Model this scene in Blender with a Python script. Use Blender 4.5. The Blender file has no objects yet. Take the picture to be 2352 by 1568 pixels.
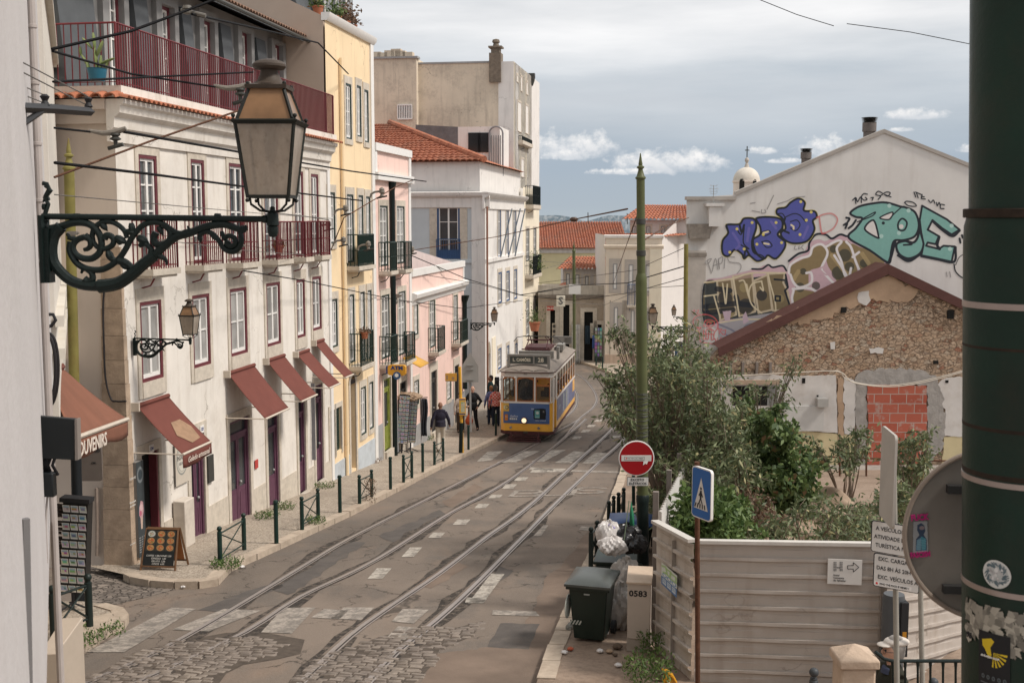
import bpy,bmesh,math,random
import numpy as np
from mathutils import Vector,Matrix
from math import sin,cos,tan,atan,atan2,pi,radians,sqrt
random.seed(7);RNG=np.random.default_rng(7)
SC=bpy.context.scene
COL=SC.collection
FL,CX,CY=2620.0,1176.0,784.0
TH=atan(280.0/FL)
def ray(px,py):
 x=(px-CX)/FL;y=-(py-CY)/FL
 Y=cos(TH)+y*sin(TH);Z=-sin(TH)+y*cos(TH)
 return Vector((x/Y,1.0,Z/Y))
def P(px,py,D):return ray(px,py)*D
def gz(Y):
 if Y<42:return-(4.6+.095*Y)
 if Y<54:
  t=Y-42;return-8.59-.095*t+.095*t*t/24
 return-9.16
def G(px,py,dz=0.0):
 r=ray(px,py);lo,hi=.5,900.0
 for _ in range(60):
  m=(lo+hi)/2
  if r.z*m>gz(m)+dz:lo=m
  else:hi=m
 return r*lo
def ht(px,pyb,pyt,dz=0):
 g=G(px,pyb,dz);return g,ray(px,pyt).z*g.y-g.z
cam=bpy.data.cameras.new('camera');co=bpy.data.objects.new('camera',cam);COL.objects.link(co)
cam.sensor_width=36;cam.lens=36*FL/2352;cam.clip_end=9000;cam.clip_start=.1
co.rotation_euler=(pi/2-TH,0,0);SC.camera=co
cam.dof.use_dof=True;cam.dof.focus_distance=42;cam.dof.aperture_fstop=12
def nd(nt,t,**k):
 n=nt.nodes.new(t)
 for a,b in k.items():
  if a.startswith('_'):n.inputs[a[1:].replace('_',' ')].default_value=b
  else:setattr(n,a,b)
 return n
def L(nt,a,b):nt.links.new(a,b)
def rgb(c):return(c[0],c[1],c[2],1)
def mix(nt,fac,a,b,mode='MIX'):
 m=nt.nodes.new('ShaderNodeMix');m.data_type='RGBA';m.blend_type=mode
 for idx,v in((0,fac),(6,a),(7,b)):
  if isinstance(v,(int,float)):m.inputs[idx].default_value=v
  elif isinstance(v,tuple):m.inputs[idx].default_value=rgb(v)
  else:L(nt,v,m.inputs[idx])
 return m.outputs[2]
def noise(nt,vec,scale,detail=4,rough=.55,sx=1,sy=1,sz=1,rz=0):
 mp=nd(nt,'ShaderNodeMapping');mp.inputs['Scale'].default_value=(sx,sy,sz);mp.inputs['Rotation'].default_value=(0,0,rz)
 L(nt,vec,mp.inputs['Vector'])
 n=nd(nt,'ShaderNodeTexNoise',_Scale=scale,_Detail=detail,_Roughness=rough);L(nt,mp.outputs[0],n.inputs['Vector'])
 return n.outputs['Fac']
def ramp(nt,fac,a,b,ca=(0,0,0),cb=(1,1,1)):
 r=nd(nt,'ShaderNodeValToRGB');r.color_ramp.elements[0].position=a;r.color_ramp.elements[1].position=b
 r.color_ramp.elements[0].color=rgb(ca);r.color_ramp.elements[1].color=rgb(cb)
 L(nt,fac,r.inputs[0]);return r.outputs[0]
def base(name):
 m=bpy.data.materials.new(name);m.use_nodes=True;nt=m.node_tree
 b=nt.nodes['Principled BSDF'];tc=nd(nt,'ShaderNodeTexCoord')
 return m,nt,b,tc.outputs['Object']
def bump(nt,b,h,s,d=.02):
 n=nd(nt,'ShaderNodeBump',_Strength=s,_Distance=d);L(nt,h,n.inputs['Height']);L(nt,n.outputs[0],b.inputs['Normal'])
MATS={}
def mat(name,col,rough=.8,var=.1,scale=2.5,bmp=0,bscale=30,streak=0,dirt=0,dcol=(.13,.10,.075),metal=0,spec=.3,coat=0):
 if name in MATS:return MATS[name]
 m,nt,b,v=base(name)
 c=tuple(col)
 if var:
  n=noise(nt,v,scale,6,.6)
  c=mix(nt,ramp(nt,n,.3,.7),tuple(x*(1-var)for x in col),tuple(min(1,x*(1+var*.6))for x in col))
 if streak:
  n=noise(nt,v,2.2,5,.6,2.2,2.2,.22)
  c=mix(nt,mathn(nt,'MULTIPLY',ramp(nt,n,.52,.78),streak),c,dcol)
 if streak>.45 and bmp:
  vo=nd(nt,'ShaderNodeTexVoronoi',feature='DISTANCE_TO_EDGE',_Scale=.5);nz=nd(nt,'ShaderNodeTexNoise',_Scale=1.6,_Detail=7);L(nt,v,nz.inputs['Vector']);wr=nd(nt,'ShaderNodeVectorMath',operation='MULTIPLY_ADD');L(nt,nz.outputs['Color'],wr.inputs[0]);wr.inputs[1].default_value=(1.5,1.5,1.5);L(nt,v,wr.inputs[2]);L(nt,wr.outputs[0],vo.inputs['Vector'])
  c=mix(nt,mathn(nt,'MULTIPLY',mathn(nt,'MULTIPLY',ramp(nt,vo.outputs['Distance'],.002,.010,(1,1,1),(0,0,0)),ramp(nt,noise(nt,v,.7,3,.5),.5,.6)),.6),c,tuple(x*.5 for x in dcol))
 if dirt:
  n=noise(nt,v,1.1,8,.68);n2=noise(nt,v,9,5,.6)
  f=mathn(nt,'MULTIPLY',ramp(nt,mathn(nt,'ADD',mathn(nt,'MULTIPLY',n,.75),mathn(nt,'MULTIPLY',n2,.25)),.5,.68),dirt)
  c=mix(nt,f,c,dcol)
 if isinstance(c,tuple):b.inputs['Base Color'].default_value=rgb(c)
 else:L(nt,c,b.inputs['Base Color'])
 b.inputs['Roughness'].default_value=rough;b.inputs['Metallic'].default_value=metal
 b.inputs['Specular IOR Level'].default_value=spec
 if coat:b.inputs['Coat Weight'].default_value=coat
 if bmp:bump(nt,b,noise(nt,v,bscale,5,.6),bmp)
 MATS[name]=m;return m
def mathn(nt,op,a,b=None):
 n=nd(nt,'ShaderNodeMath',operation=op)
 for i,v in enumerate((a,b)):
  if v is None:continue
  if isinstance(v,(int,float)):n.inputs[i].default_value=v
  else:L(nt,v,n.inputs[i])
 return n.outputs[0]
ORG={}
class MB:
 def __init__(s,M=None):s.v=[];s.f=[];s.mi=[];s.M=M;s.cur=0
 def add(s,vs,fs):
  o=len(s.v)
  if s.M is not None:s.v+=[s.M@Vector(p)for p in vs]
  else:s.v+=[Vector(p)for p in vs]
  s.f+=[tuple(i+o for i in f)for f in fs];s.mi+=[s.cur]*len(fs)
  return s
 def box(s,x0,x1,y0,y1,z0,z1):
  return s.add([(x0,y0,z0),(x1,y0,z0),(x1,y1,z0),(x0,y1,z0),(x0,y0,z1),(x1,y0,z1),(x1,y1,z1),(x0,y1,z1)],[(0,3,2,1),(4,5,6,7),(0,1,5,4),(1,2,6,5),(2,3,7,6),(3,0,4,7)])
 def poly(s,pts):return s.add(pts,[tuple(range(len(pts)))])
 def prism(s,pts,off):
  n=len(pts);off=Vector(off)
  a=[Vector(p)for p in pts];b=[p+off for p in a]
  return s.add(a+b,[tuple(range(n))[::-1],tuple(range(n,2*n))]+[(i,(i+1)%n,n+(i+1)%n,n+i)for i in range(n)])
 def tube(s,pts,r,n=8,cap=True,flat=None):
  pts=[Vector(p)for p in pts];k=len(pts)
  if isinstance(r,(int,float)):r=[r]*k
  elif len(r)==2 and k>2:r=[r[0]+(r[1]-r[0])*i/(k-1)for i in range(k)]
  up=None;vs=[]
  for i,p in enumerate(pts):
   t=(pts[min(i+1,k-1)]-pts[max(i-1,0)])
   if t.length<1e-9:t=Vector((0,0,1))
   t.normalize()
   if up is None:up=Vector((0,0,1))if abs(t.z)<.9 else Vector((1,0,0))
   a=t.cross(up)
   if a.length<1e-6:a=t.orthogonal()
   a.normalize();bb=a.cross(t);up=bb
   for j in range(n):
    q=2*pi*j/n;vs.append(p+(a*cos(q)+bb*sin(q))*r[i])
  fs=[(i*n+j,i*n+(j+1)%n,(i+1)*n+(j+1)%n,(i+1)*n+j)for i in range(k-1)for j in range(n)]
  if cap:fs+=[tuple(range(n))[::-1],tuple(range((k-1)*n,k*n))]
  return s.add(vs,fs)
 def lathe(s,prof,c=(0,0,0),n=16,sq=None):
  c=Vector(c);vs=[];k=len(prof)
  for r,z in prof:
   for j in range(n):
    q=2*pi*(j+.5)/n;vs.append(c+Vector((r*cos(q),r*sin(q),z)))
  fs=[(i*n+j,i*n+(j+1)%n,(i+1)*n+(j+1)%n,(i+1)*n+j)for i in range(k-1)for j in range(n)]
  fs+=[tuple(range(n))[::-1],tuple(range((k-1)*n,k*n))]
  return s.add(vs,fs)
 def ball(s,c,r,n=10,sc=(1,1,1)):
  pr=[(-cos(pi*i/n))for i in range(n+1)]
  vs=[];c=Vector(c)
  for i in range(1,n):
   q=pi*i/n
   for j in range(n*2):
    w=pi*j/n;vs.append(c+Vector((r*sc[0]*sin(q)*cos(w),r*sc[1]*sin(q)*sin(w),-r*sc[2]*cos(q))))
  m=2*n
  fs=[(i*m+j,i*m+(j+1)%m,(i+1)*m+(j+1)%m,(i+1)*m+j)for i in range(n-2)for j in range(m)]
  fs+=[tuple(range(m))[::-1],tuple(range((n-2)*m,(n-1)*m))]
  return s.add(vs,fs)
 def grid(s,fn,nu,nv):
  vs=[fn(i/nu,j/nv)for j in range(nv+1)for i in range(nu+1)];w=nu+1
  return s.add(vs,[(j*w+i,j*w+i+1,(j+1)*w+i+1,(j+1)*w+i)for j in range(nv)for i in range(nu)])
 def build(s,name,m,parent=None,sharp=35,origin=None,bevel=0,solid=0,recalc=True):
  me=bpy.data.meshes.new(name)
  if origin is None:
   if parent is not None:origin=ORG[parent.name]
   else:
    xs=[p.x for p in s.v];ys=[p.y for p in s.v];zs=[p.z for p in s.v]
    origin=Vector(((min(xs)+max(xs))/2,(min(ys)+max(ys))/2,min(zs)))
  o=Vector(origin)
  me.from_pydata([p-o for p in s.v],[],s.f)
  for q in(m if isinstance(m,(list,tuple))else[m]):me.materials.append(q)
  if isinstance(m,(list,tuple)):me.polygons.foreach_set('material_index',s.mi)
  if recalc:
   bm=bmesh.new();bm.from_mesh(me);bmesh.ops.recalc_face_normals(bm,faces=bm.faces);bm.to_mesh(me);bm.free()
  me.polygons.foreach_set('use_smooth',[True]*len(me.polygons));me.set_sharp_from_angle(angle=radians(sharp))
  ob=bpy.data.objects.new(name,me);COL.objects.link(ob)
  ORG[ob.name]=o
  if parent is not None:
   ob.parent=parent;ob.location=o-ORG[parent.name]
  else:ob.location=o
  if bevel:
   bv=ob.modifiers.new('bevel','BEVEL');bv.width=bevel;bv.segments=2;bv.limit_method='ANGLE';bv.angle_limit=radians(40)
  if solid:
   sm=ob.modifiers.new('solid','SOLIDIFY');sm.thickness=solid;sm.offset=0
  return ob
def tag(o,label,cat,group=None,kind=None):
 if label:o['label']=label
 if cat:o['category']=cat
 if group:o['group']=group
 if kind:o['kind']=kind
 return o
def struct(o):o['kind']='structure';return o
def thing(name,label,cat,loc=(0,0,0),group=None):
 o=bpy.data.objects.new(name,None);COL.objects.link(o);o.location=loc;o.empty_display_size=.3
 ORG[o.name]=Vector(loc);return tag(o,label,cat,group)
def kids(o):return[c for c in bpy.data.objects if c.parent==o]
def dup(root,loc,rz=None,label=None,scale=None):
 def cp(o,par):
  c=o.copy();COL.objects.link(c);c.parent=par
  for k in KID.get(o.name,[]):cp(k,c)
  return c
 KID.clear()
 for ob in bpy.data.objects:
  if ob.parent:KID.setdefault(ob.parent.name,[]).append(ob)
 r=cp(root,None);r.location=loc
 if rz is not None:r.rotation_euler=(0,0,rz)
 if scale:r.scale=(scale,)*3
 if label:r['label']=label
 return r
KID={}
def frame(o,x,y,z=(0,0,1)):
 x=Vector(x);y=Vector(y);z=Vector(z);o=Vector(o)
 return Matrix(((x.x,y.x,z.x,o.x),(x.y,y.y,z.y,o.y),(x.z,y.z,z.z,o.z),(0,0,0,1)))
def text(name,s,size,m,M,parent=None,bold=0,depth=.002,align='CENTER',sx=1.0,label=None,shear=0):
 cu=bpy.data.curves.new(name,'FONT');cu.body=s;cu.size=size;cu.align_x=align;cu.align_y='CENTER';cu.offset=bold*size;cu.extrude=depth;cu.resolution_u=2;cu.shear=shear
 t=bpy.data.objects.new('tmp_text',cu);COL.objects.link(t);bpy.context.view_layer.update()
 me=bpy.data.meshes.new_from_object(t.evaluated_get(bpy.context.evaluated_depsgraph_get()))
 bpy.data.objects.remove(t);bpy.data.curves.remove(cu)
 mb=MB(M@Matrix.Diagonal((sx,1,1,1)))
 mb.add([v.co.copy()for v in me.vertices],[tuple(p.vertices)for p in me.polygons]);bpy.data.meshes.remove(me)
 return mb.build(name,m,parent,recalc=False)
class Fac:
 def __init__(s,p0,p1,out):
  s.p=Vector((p0[0],p0[1],0));d=Vector((p1[0]-p0[0],p1[1]-p0[1],0));s.len=d.length;s.u=d.normalized()
  s.n=Vector((s.u.y,-s.u.x,0));
  if s.n.dot(Vector((out[0],out[1],0)))<0:s.n=-s.n
  s.M=frame(s.p,s.u,s.n)
 def uz(s,px,py,w=0):
  r=ray(px,py);q=s.p+s.n*w;t=q.dot(s.n)/r.dot(s.n);h=r*t
  return(h-s.p).dot(s.u),h.z
 def at_u(s,px,py,u):
  r=ray(px,py);q=s.p+s.u*u;t=q.dot(s.u)/r.dot(s.u);h=r*t
  return(h-s.p).dot(s.n),h.z
 def pt(s,u,z,w=0):return s.M@Vector((u,w,z))
 def rect(s,x0,x1,yt,yb,w=0):
  u0,z1=s.uz(x0,yt,w);_,z0=s.uz(x0,yb,w);u1,_=s.uz(x1,yt,w)
  return(u0,u1,z0,z1)
def wall(F,u0,u1,z0,z1,holes=(),depth=.2,w=0,arch=()):
 mb=MB(F.M);us=sorted({u0,u1}|{h[0]for h in holes}|{h[1]for h in holes});zs=sorted({z0,z1}|{h[2]for h in holes}|{h[3]for h in holes})
 us=[u for u in us if u0-1e-6<=u<=u1+1e-6];zs=[z for z in zs if z0-1e-6<=z<=z1+1e-6]
 for i in range(len(us)-1):
  for j in range(len(zs)-1):
   um=(us[i]+us[i+1])/2;zm=(zs[j]+zs[j+1])/2
   if any(h[0]<um<h[1]and h[2]<zm<h[3]for h in holes):continue
   mb.poly([(us[i],w,zs[j]),(us[i+1],w,zs[j]),(us[i+1],w,zs[j+1]),(us[i],w,zs[j+1])])
 for a,b,c,d in holes:
  e=w-depth
  mb.poly([(a,w,c),(a,e,c),(a,e,d),(a,w,d)]);mb.poly([(b,w,c),(b,e,c),(b,e,d),(b,w,d)])
  mb.poly([(a,w,d),(b,w,d),(b,e,d),(a,e,d)]);mb.poly([(a,w,c),(b,w,c),(b,e,c),(a,e,c)])
 bmv={}
 nv=[];mp=[]
 for p in mb.v:
  k=(round(p.x,4),round(p.y,4),round(p.z,4))
  if k not in bmv:bmv[k]=len(nv);nv.append(p)
  mp.append(bmv[k])
 mb.v=nv;mb.f=[tuple(mp[i]for i in f)for f in mb.f]
 return mb
class Canvas:
 def __init__(s,w,h,bg=None):
  s.w,s.h=w,h;s.c=np.zeros((h,w,3));s.a=np.zeros((h,w))
  if bg is not None:s.c[:]=bg;s.a[:]=1
  s.yy,s.xx=np.mgrid[0:h,0:w].astype(float)
 def blend(s,m,col,al=1.0):
  m=np.clip(m,0,1)*al;s.c=s.c*(1-m[...,None])+np.array(col)*m[...,None]if s.a.max()else s.c*0+np.array(col);s.a=np.maximum(s.a,m)
 def dist(s,pts,r=1e9):
  d=np.full((s.h,s.w),1e9)
  if r<1e8:
   xs=[p[0]for p in pts];ys=[p[1]for p in pts];x0,x1=max(0,int(min(xs)-r-3)),min(s.w,int(max(xs)+r+4));y0,y1=max(0,int(min(ys)-r-3)),min(s.h,int(max(ys)+r+4))
   if x1<=x0 or y1<=y0:return d
   X=s.xx[y0:y1,x0:x1];Y=s.yy[y0:y1,x0:x1];e=d[y0:y1,x0:x1]
   for(a0,b0),(a1,b1)in zip(pts[:-1],pts[1:]):
    dx,dy=a1-a0,b1-b0;q=dx*dx+dy*dy+1e-9;t=np.clip(((X-a0)*dx+(Y-b0)*dy)/q,0,1)
    np.minimum(e,np.hypot(X-a0-t*dx,Y-b0-t*dy),out=e)
   return d
  for(x0,y0),(x1,y1)in zip(pts[:-1],pts[1:]):
   dx,dy=x1-x0,y1-y0;q=dx*dx+dy*dy+1e-9
   t=np.clip(((s.xx-x0)*dx+(s.yy-y0)*dy)/q,0,1)
   d=np.minimum(d,np.hypot(s.xx-x0-t*dx,s.yy-y0-t*dy))
  return d
 def stroke(s,pts,r,col,soft=.8,al=1.0):s._m(np.clip((r-s.dist(pts,r))/soft+.5,0,1),col,al)
 def _m(s,m,col,al=1.0):
  m=m*al;na=s.a+m*(1-s.a);
  w=np.where(na>1e-6,m/np.maximum(na,1e-6),0)[...,None]
  s.c=s.c*(1-w)+np.array(col)*w;s.a=na
 def fill(s,pts,col,al=1.0):
  ins=np.zeros((s.h,s.w),bool);n=len(pts)
  for i in range(n):
   x0,y0=pts[i];x1,y1=pts[(i+1)%n]
   c=((y0>s.yy)!=(y1>s.yy))&(s.xx<(x1-x0)*(s.yy-y0)/((y1-y0)or 1e-9)+x0);ins^=c
  s._m(ins.astype(float),col,al)
 def rect(s,x0,y0,x1,y1,col,al=1.0):s._m(((s.xx>=x0)&(s.xx<x1)&(s.yy>=y0)&(s.yy<y1)).astype(float),col,al)
 def disc(s,x,y,r,col,al=1.0,ry=None):s._m(np.clip((1-np.hypot((s.xx-x)/r,(s.yy-y)/(ry or r)))*r/.8+.5,0,1),col,al)
 def build(s,name,m,fn,parent=None,thr=.04):
  U,V=np.meshgrid(np.linspace(0,1,s.w),np.linspace(0,1,s.h));co=fn(U.ravel(),V.ravel())
  idx=np.arange(s.w*s.h).reshape(s.h,s.w);q=np.stack([idx[:-1,:-1],idx[:-1,1:],idx[1:,1:],idx[1:,:-1]],-1).reshape(-1,4)
  a=s.a.ravel();q=q[(a[q].max(1)>thr)]
  used=np.unique(q);rm=np.zeros(s.w*s.h,int);rm[used]=np.arange(len(used));q=rm[q];co=co[used]
  org=ORG[parent.name]if parent is not None else Vector(((co[:,0].min()+co[:,0].max())/2,co[:,1].mean(),co[:,2].min()))
  me=bpy.data.meshes.new(name);me.vertices.add(len(co));me.vertices.foreach_set('co',(co-np.array(org)).astype(np.float32).ravel())
  me.loops.add(q.size);me.loops.foreach_set('vertex_index',q.astype(np.int32).ravel());me.polygons.add(len(q))
  me.polygons.foreach_set('loop_start',np.arange(0,q.size,4,dtype=np.int32));me.update(calc_edges=True)
  at=me.color_attributes.new('paint','FLOAT_COLOR','POINT')
  cc=np.concatenate([s.c.reshape(-1,3),s.a.reshape(-1,1)],1)[used];at.data.foreach_set('color',cc.astype(np.float32).ravel())
  me.materials.append(m);ob=bpy.data.objects.new(name,me);COL.objects.link(ob);ORG[ob.name]=org
  if parent is not None:ob.parent=parent;ob.location=(0,0,0)
  else:ob.location=org
  return ob
def paintmat(name,under=None,rough=.6,var=.08,spec=.3):
 m,nt,b,v=base(name);at=nd(nt,'ShaderNodeAttribute');at.attribute_name='paint'
 n=noise(nt,v,8,5,.6)
 c=mix(nt,1.0,at.outputs['Color'],ramp(nt,n,.25,.75,(1-var,)*3,(1+var*.3,)*3),'MULTIPLY')
 if under:c=mix(nt,at.outputs['Alpha'],tuple(under),c)
 L(nt,c,b.inputs['Base Color']);b.inputs['Roughness'].default_value=rough;b.inputs['Specular IOR Level'].default_value=spec;return m
WHITE_ST=mat('white_stucco',(.72,.675,.615),.9,.1,1.0,.2,30,streak=.5,dirt=.35,dcol=(.42,.36,.29))
SHADE_ST=mat('shaded_white_stucco',(.60,.52,.45),.9,.05,1.2,.1,60,streak=.15,dcol=(.36,.30,.25))  # darker copy of the white stucco, end wall's shade put into the colour
GREY_ST=mat('grey_white_stucco',(.70,.675,.645),.9,.07,1.2,.15,60,streak=.5,dcol=(.42,.40,.38))
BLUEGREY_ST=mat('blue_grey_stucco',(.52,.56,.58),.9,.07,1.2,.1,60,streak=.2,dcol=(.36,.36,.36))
YELL_ST=mat('ochre_stucco',(.80,.63,.41),.9,.08,1.0,.15,40,streak=.46,dcol=(.55,.40,.25))
PINK_ST=mat('pink_stucco',(.80,.58,.51),.9,.08,1.0,.15,40,streak=.46,dcol=(.5,.36,.32))
GREYBASE=mat('grey_plinth',(.33,.33,.33),.9,.12,3,.15,50,dirt=.3)
BLUEBASE=mat('pale_blue_plinth',(.48,.52,.55),.9,.1,3,.15,50,dirt=.3)
STONE=mat('limestone',(.56,.50,.42),.85,.16,7,.35,40,dirt=.45,dcol=(.28,.23,.18))
QUOIN=mat('weathered_limestone',(.42,.32,.235),.9,.28,4,.5,30,dirt=.5,dcol=(.17,.12,.085))
CREAM=mat('cream_stucco',(.74,.67,.54),.9,.07,1.5,.1,50,streak=.35,dcol=(.5,.42,.32))
TALLBG=mat('old_beige_render',(.64,.555,.44),.92,.14,.5,.2,30,streak=.6,dirt=.6,dcol=(.33,.285,.235))
WHITEP=mat('white_paint',(.74,.72,.69),.5,.05,6)
BURG=mat('burgundy_paint',(.13,.03,.038),.5,.15,5)
PURP=mat('plum_door_paint',(.11,.045,.075),.5,.2,5)
REDDOOR=mat('red_door_paint',(.32,.015,.02),.45,.15,5)
DKGREEN=mat('dark_green_paint',(.011,.032,.026),.4,.25,8,.1,40,dirt=.2,dcol=(.07,.05,.035))
BLACKG=mat('green_black_iron',(.006,.013,.012),.5,.2,12,.25,60,spec=.25)
BLUEP=mat('blue_paint',(.04,.09,.20),.5,.1,5)
BURGRAIL=mat('burgundy_railing',(.16,.028,.033),.5,.1,5)
DKINT=mat('unlit_interior_black',(.012,.011,.010),.9,0)  # near-black for unlit interiors, their shade put into the colour
SLATE=mat('slate_cladding',(.085,.092,.098),.6,.12,4,.05)
GREYCL=mat('grey_cladding',(.24,.235,.23),.6,.06,4)
TERRA=mat('terracotta',(.42,.155,.085),.85,.3,6,.2,40,dirt=.35,dcol=(.20,.11,.075))
OLDWALL=mat('old_brown_wall',(.36,.30,.235),.9,.15,3,.2,40,streak=.5,dcol=(.17,.14,.11))
YELPOLE=mat('yellow_green_paint',(.20,.175,.05),.55,.2,4,.15,40,dirt=.5,dcol=(.14,.055,.02))
OLIVE=mat('olive_green_paint',(.085,.098,.04),.5,.15,4,.1,40,dirt=.2,dcol=(.13,.07,.03))
METALG=mat('grey_galvanised',(.32,.32,.31),.5,.12,8,metal=.3)
DARKM=mat('dark_metal',(.05,.05,.045),.5,.2,20,.1)
RUST=mat('rust',(.10,.045,.025),.9,.35,18,.3)
WIRE=mat('wire_black',(.006,.006,.007),.7,0,spec=.1)
WIREG=mat('wire_grey',(.12,.11,.10),.6,0)
PLASG=mat('grey_fittings',(.20,.18,.155),.6,.2,20)
AWN=mat('awning_fabric',(.15,.048,.036),.85,.14,2,.1,80,streak=.25,dcol=(.15,.05,.04))
AWNB=mat('faded_awning_fabric',(.20,.082,.05),.85,.14,2,.1,80,streak=.25,dcol=(.24,.11,.07))
def glassmat(name,col,rough=.08,spec=.6):
 m,nt,b,v=base(name);n=noise(nt,v,1.6,2,.5)
 c=mix(nt,ramp(nt,n,.35,.65),tuple(x*.7 for x in col),tuple(x*1.15 for x in col))
 oi=nd(nt,'ShaderNodeObjectInfo');c=mix(nt,mathn(nt,'MULTIPLY',ramp(nt,oi.outputs['Random'],.35,.8),.75),c,tuple(x*.28 for x in col))
 L(nt,c,b.inputs['Base Color']);b.inputs['Roughness'].default_value=rough;b.inputs['Specular IOR Level'].default_value=spec;return m
GLASS=glassmat('window_glass',(.19,.20,.205));GLASSD=glassmat('dark_window_glass',(.045,.05,.055))
CURT=glassmat('curtained_glass',(.36,.355,.34),.2)
def clear(name,tint=(.8,.85,.85),a=.25,rough=.03):
 m=bpy.data.materials.new(name);m.use_nodes=True;nt=m.node_tree;b=nt.nodes['Principled BSDF'];o=nt.nodes['Material Output']
 tr=nd(nt,'ShaderNodeBsdfTransparent');tr.inputs[0].default_value=rgb(tint);ms=nd(nt,'ShaderNodeMixShader');ms.inputs[0].default_value=a
 b.inputs['Base Color'].default_value=(.05,.055,.06,1);b.inputs['Roughness'].default_value=rough;b.inputs['Specular IOR Level'].default_value=1
 L(nt,tr.outputs[0],ms.inputs[1]);L(nt,b.outputs[0],ms.inputs[2]);L(nt,ms.outputs[0],o.inputs[0]);return m
CLEAR=clear('clear_glass')
W=bpy.data.worlds.new('World');SC.world=W;W.use_nodes=True;nt=W.node_tree
bgn=nt.nodes['Background']
SUN_EL,SUN_AZ=50,104
sky=nd(nt,'ShaderNodeTexSky',sky_type='NISHITA');sky.sun_disc=False;sky.sun_elevation=radians(SUN_EL);sky.sun_rotation=radians(SUN_AZ)
sky.air_density=1.0;sky.dust_density=2.0;sky.ozone_density=1.5
tc=nd(nt,'ShaderNodeTexCoord');dirv=tc.outputs['Generated']
sep=nd(nt,'ShaderNodeSeparateXYZ');L(nt,dirv,sep.inputs[0]);zz=sep.outputs[2]
el=ramp(nt,zz,0.0,.2)
blue=nd(nt,'ShaderNodeValToRGB');cr=blue.color_ramp
cr.elements[0].position=0;cr.elements[0].color=(5.5,6.3,6.9,1);cr.elements[1].position=.30;cr.elements[1].color=(9.8,9.8,9.8,1)
for p_,c_ in((.012,(5.1,5.9,6.7)),(.045,(4.6,5.5,6.6)),(.085,(5.2,5.9,6.7)),(.12,(5.6,6.3,7.0)),(.165,(8.6,8.7,8.85))):
 e=cr.elements.new(p_);e.color=rgb(c_)
L(nt,zz,blue.inputs[0])
c=mix(nt,.86,sky.outputs[0],blue.outputs[0])
n1=noise(nt,dirv,3.2,9,.55,1.0,1.0,6.5,.2);n2=noise(nt,dirv,1.3,4,.5,1,1,7.0,1.0)
band=mathn(nt,'MULTIPLY',ramp(nt,zz,.05,.17),1.0)
st=mathn(nt,'MULTIPLY',ramp(nt,mathn(nt,'ADD',mathn(nt,'MULTIPLY',n1,.6),mathn(nt,'MULTIPLY',n2,.5)),.45,.66),band)
c=mix(nt,mathn(nt,'MULTIPLY',st,.85),c,(11.4,11.3,11.3))
st2=mathn(nt,'MULTIPLY',ramp(nt,noise(nt,dirv,2.4,6,.5,1,1,9,.7),.5,.72),mathn(nt,'MULTIPLY',ramp(nt,zz,.05,.1),.8))
c=mix(nt,st2,c,(6.4,6.8,7.3))
def cumulus(px,py,wx,wy,seed):
 global c
 d=ray(px,py).normalized();sub=nd(nt,'ShaderNodeVectorMath',operation='SUBTRACT');L(nt,dirv,sub.inputs[0]);sub.inputs[1].default_value=d
 right=Vector((d.y,-d.x,0)).normalized();
 dx=nd(nt,'ShaderNodeVectorMath',operation='DOT_PRODUCT');L(nt,sub.outputs[0],dx.inputs[0]);dx.inputs[1].default_value=right
 s2=nd(nt,'ShaderNodeSeparateXYZ');L(nt,sub.outputs[0],s2.inputs[0])
 a=mathn(nt,'POWER',mathn(nt,'ABSOLUTE',mathn(nt,'DIVIDE',dx.outputs['Value'],wx/FL)),2.0)
 up=mathn(nt,'DIVIDE',s2.outputs[2],wy/FL)
 b_=mathn(nt,'POWER',mathn(nt,'ABSOLUTE',mathn(nt,'ADD',mathn(nt,'MAXIMUM',up,0.0),mathn(nt,'MULTIPLY',mathn(nt,'MINIMUM',up,0.0),3.0))),2.0)
 r=mathn(nt,'SUBTRACT',1.0,mathn(nt,'ADD',a,b_))
 nn=noise(nt,sub.outputs[0],55+seed*7,7,.6,1,1,1.4,seed)
 f=ramp(nt,mathn(nt,'ADD',r,mathn(nt,'MULTIPLY',mathn(nt,'SUBTRACT',nn,.5),3.4)),-.15,1.25)
 tone=mix(nt,ramp(nt,mathn(nt,'ADD',up,mathn(nt,'SUBTRACT',nn,.5)),-.5,.7),(7.6,7.9,8.3),(10.8,10.6,10.4))
 c=mix(nt,mathn(nt,'MULTIPLY',f,.92),c,tone)
for a_ in((1318,350,120,52,1),(1535,385,140,48,2),(2105,268,66,20,3),(1890,350,70,40,4),(1752,350,34,14,5),(1800,372,40,10,6),(2225,345,30,14,7),(1440,398,90,12,8),(2070,300,26,8,9),(1300,362,60,20,10)):cumulus(*a_)
L(nt,c,bgn.inputs[0]);bgn.inputs[1].default_value=.076
sl=bpy.data.lights.new('sun','SUN');sl.energy=2.8;sl.angle=radians(10);sl.color=(1,.93,.85)
so=bpy.data.objects.new('sun',sl);COL.objects.link(so)
sd=Vector((sin(radians(SUN_AZ))*cos(radians(SUN_EL)),cos(radians(SUN_AZ))*cos(radians(SUN_EL)),sin(radians(SUN_EL))))
so.rotation_euler=sd.to_track_quat('Z','Y').to_euler();so.location=(20,20,40)
SC.view_settings.view_transform='Standard';SC.view_settings.look='None';SC.view_settings.exposure=.28;SC.view_settings.gamma=1
g0=G(300,1310);VP=ray(1604,753);SD=Vector((VP.x,1,0)).normalized();SN=Vector((SD.y,-SD.x,0))
F0=Fac((g0.x,g0.y),(g0.x+SD.x*10,g0.y+SD.y*10),(1,0))
def uof(px,py=700):return F0.uz(px,py)[0]
ys=[-30,0,6]+[6+1.5*i for i in range(1,40)]+[70,80,95,120,200,330]
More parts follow.
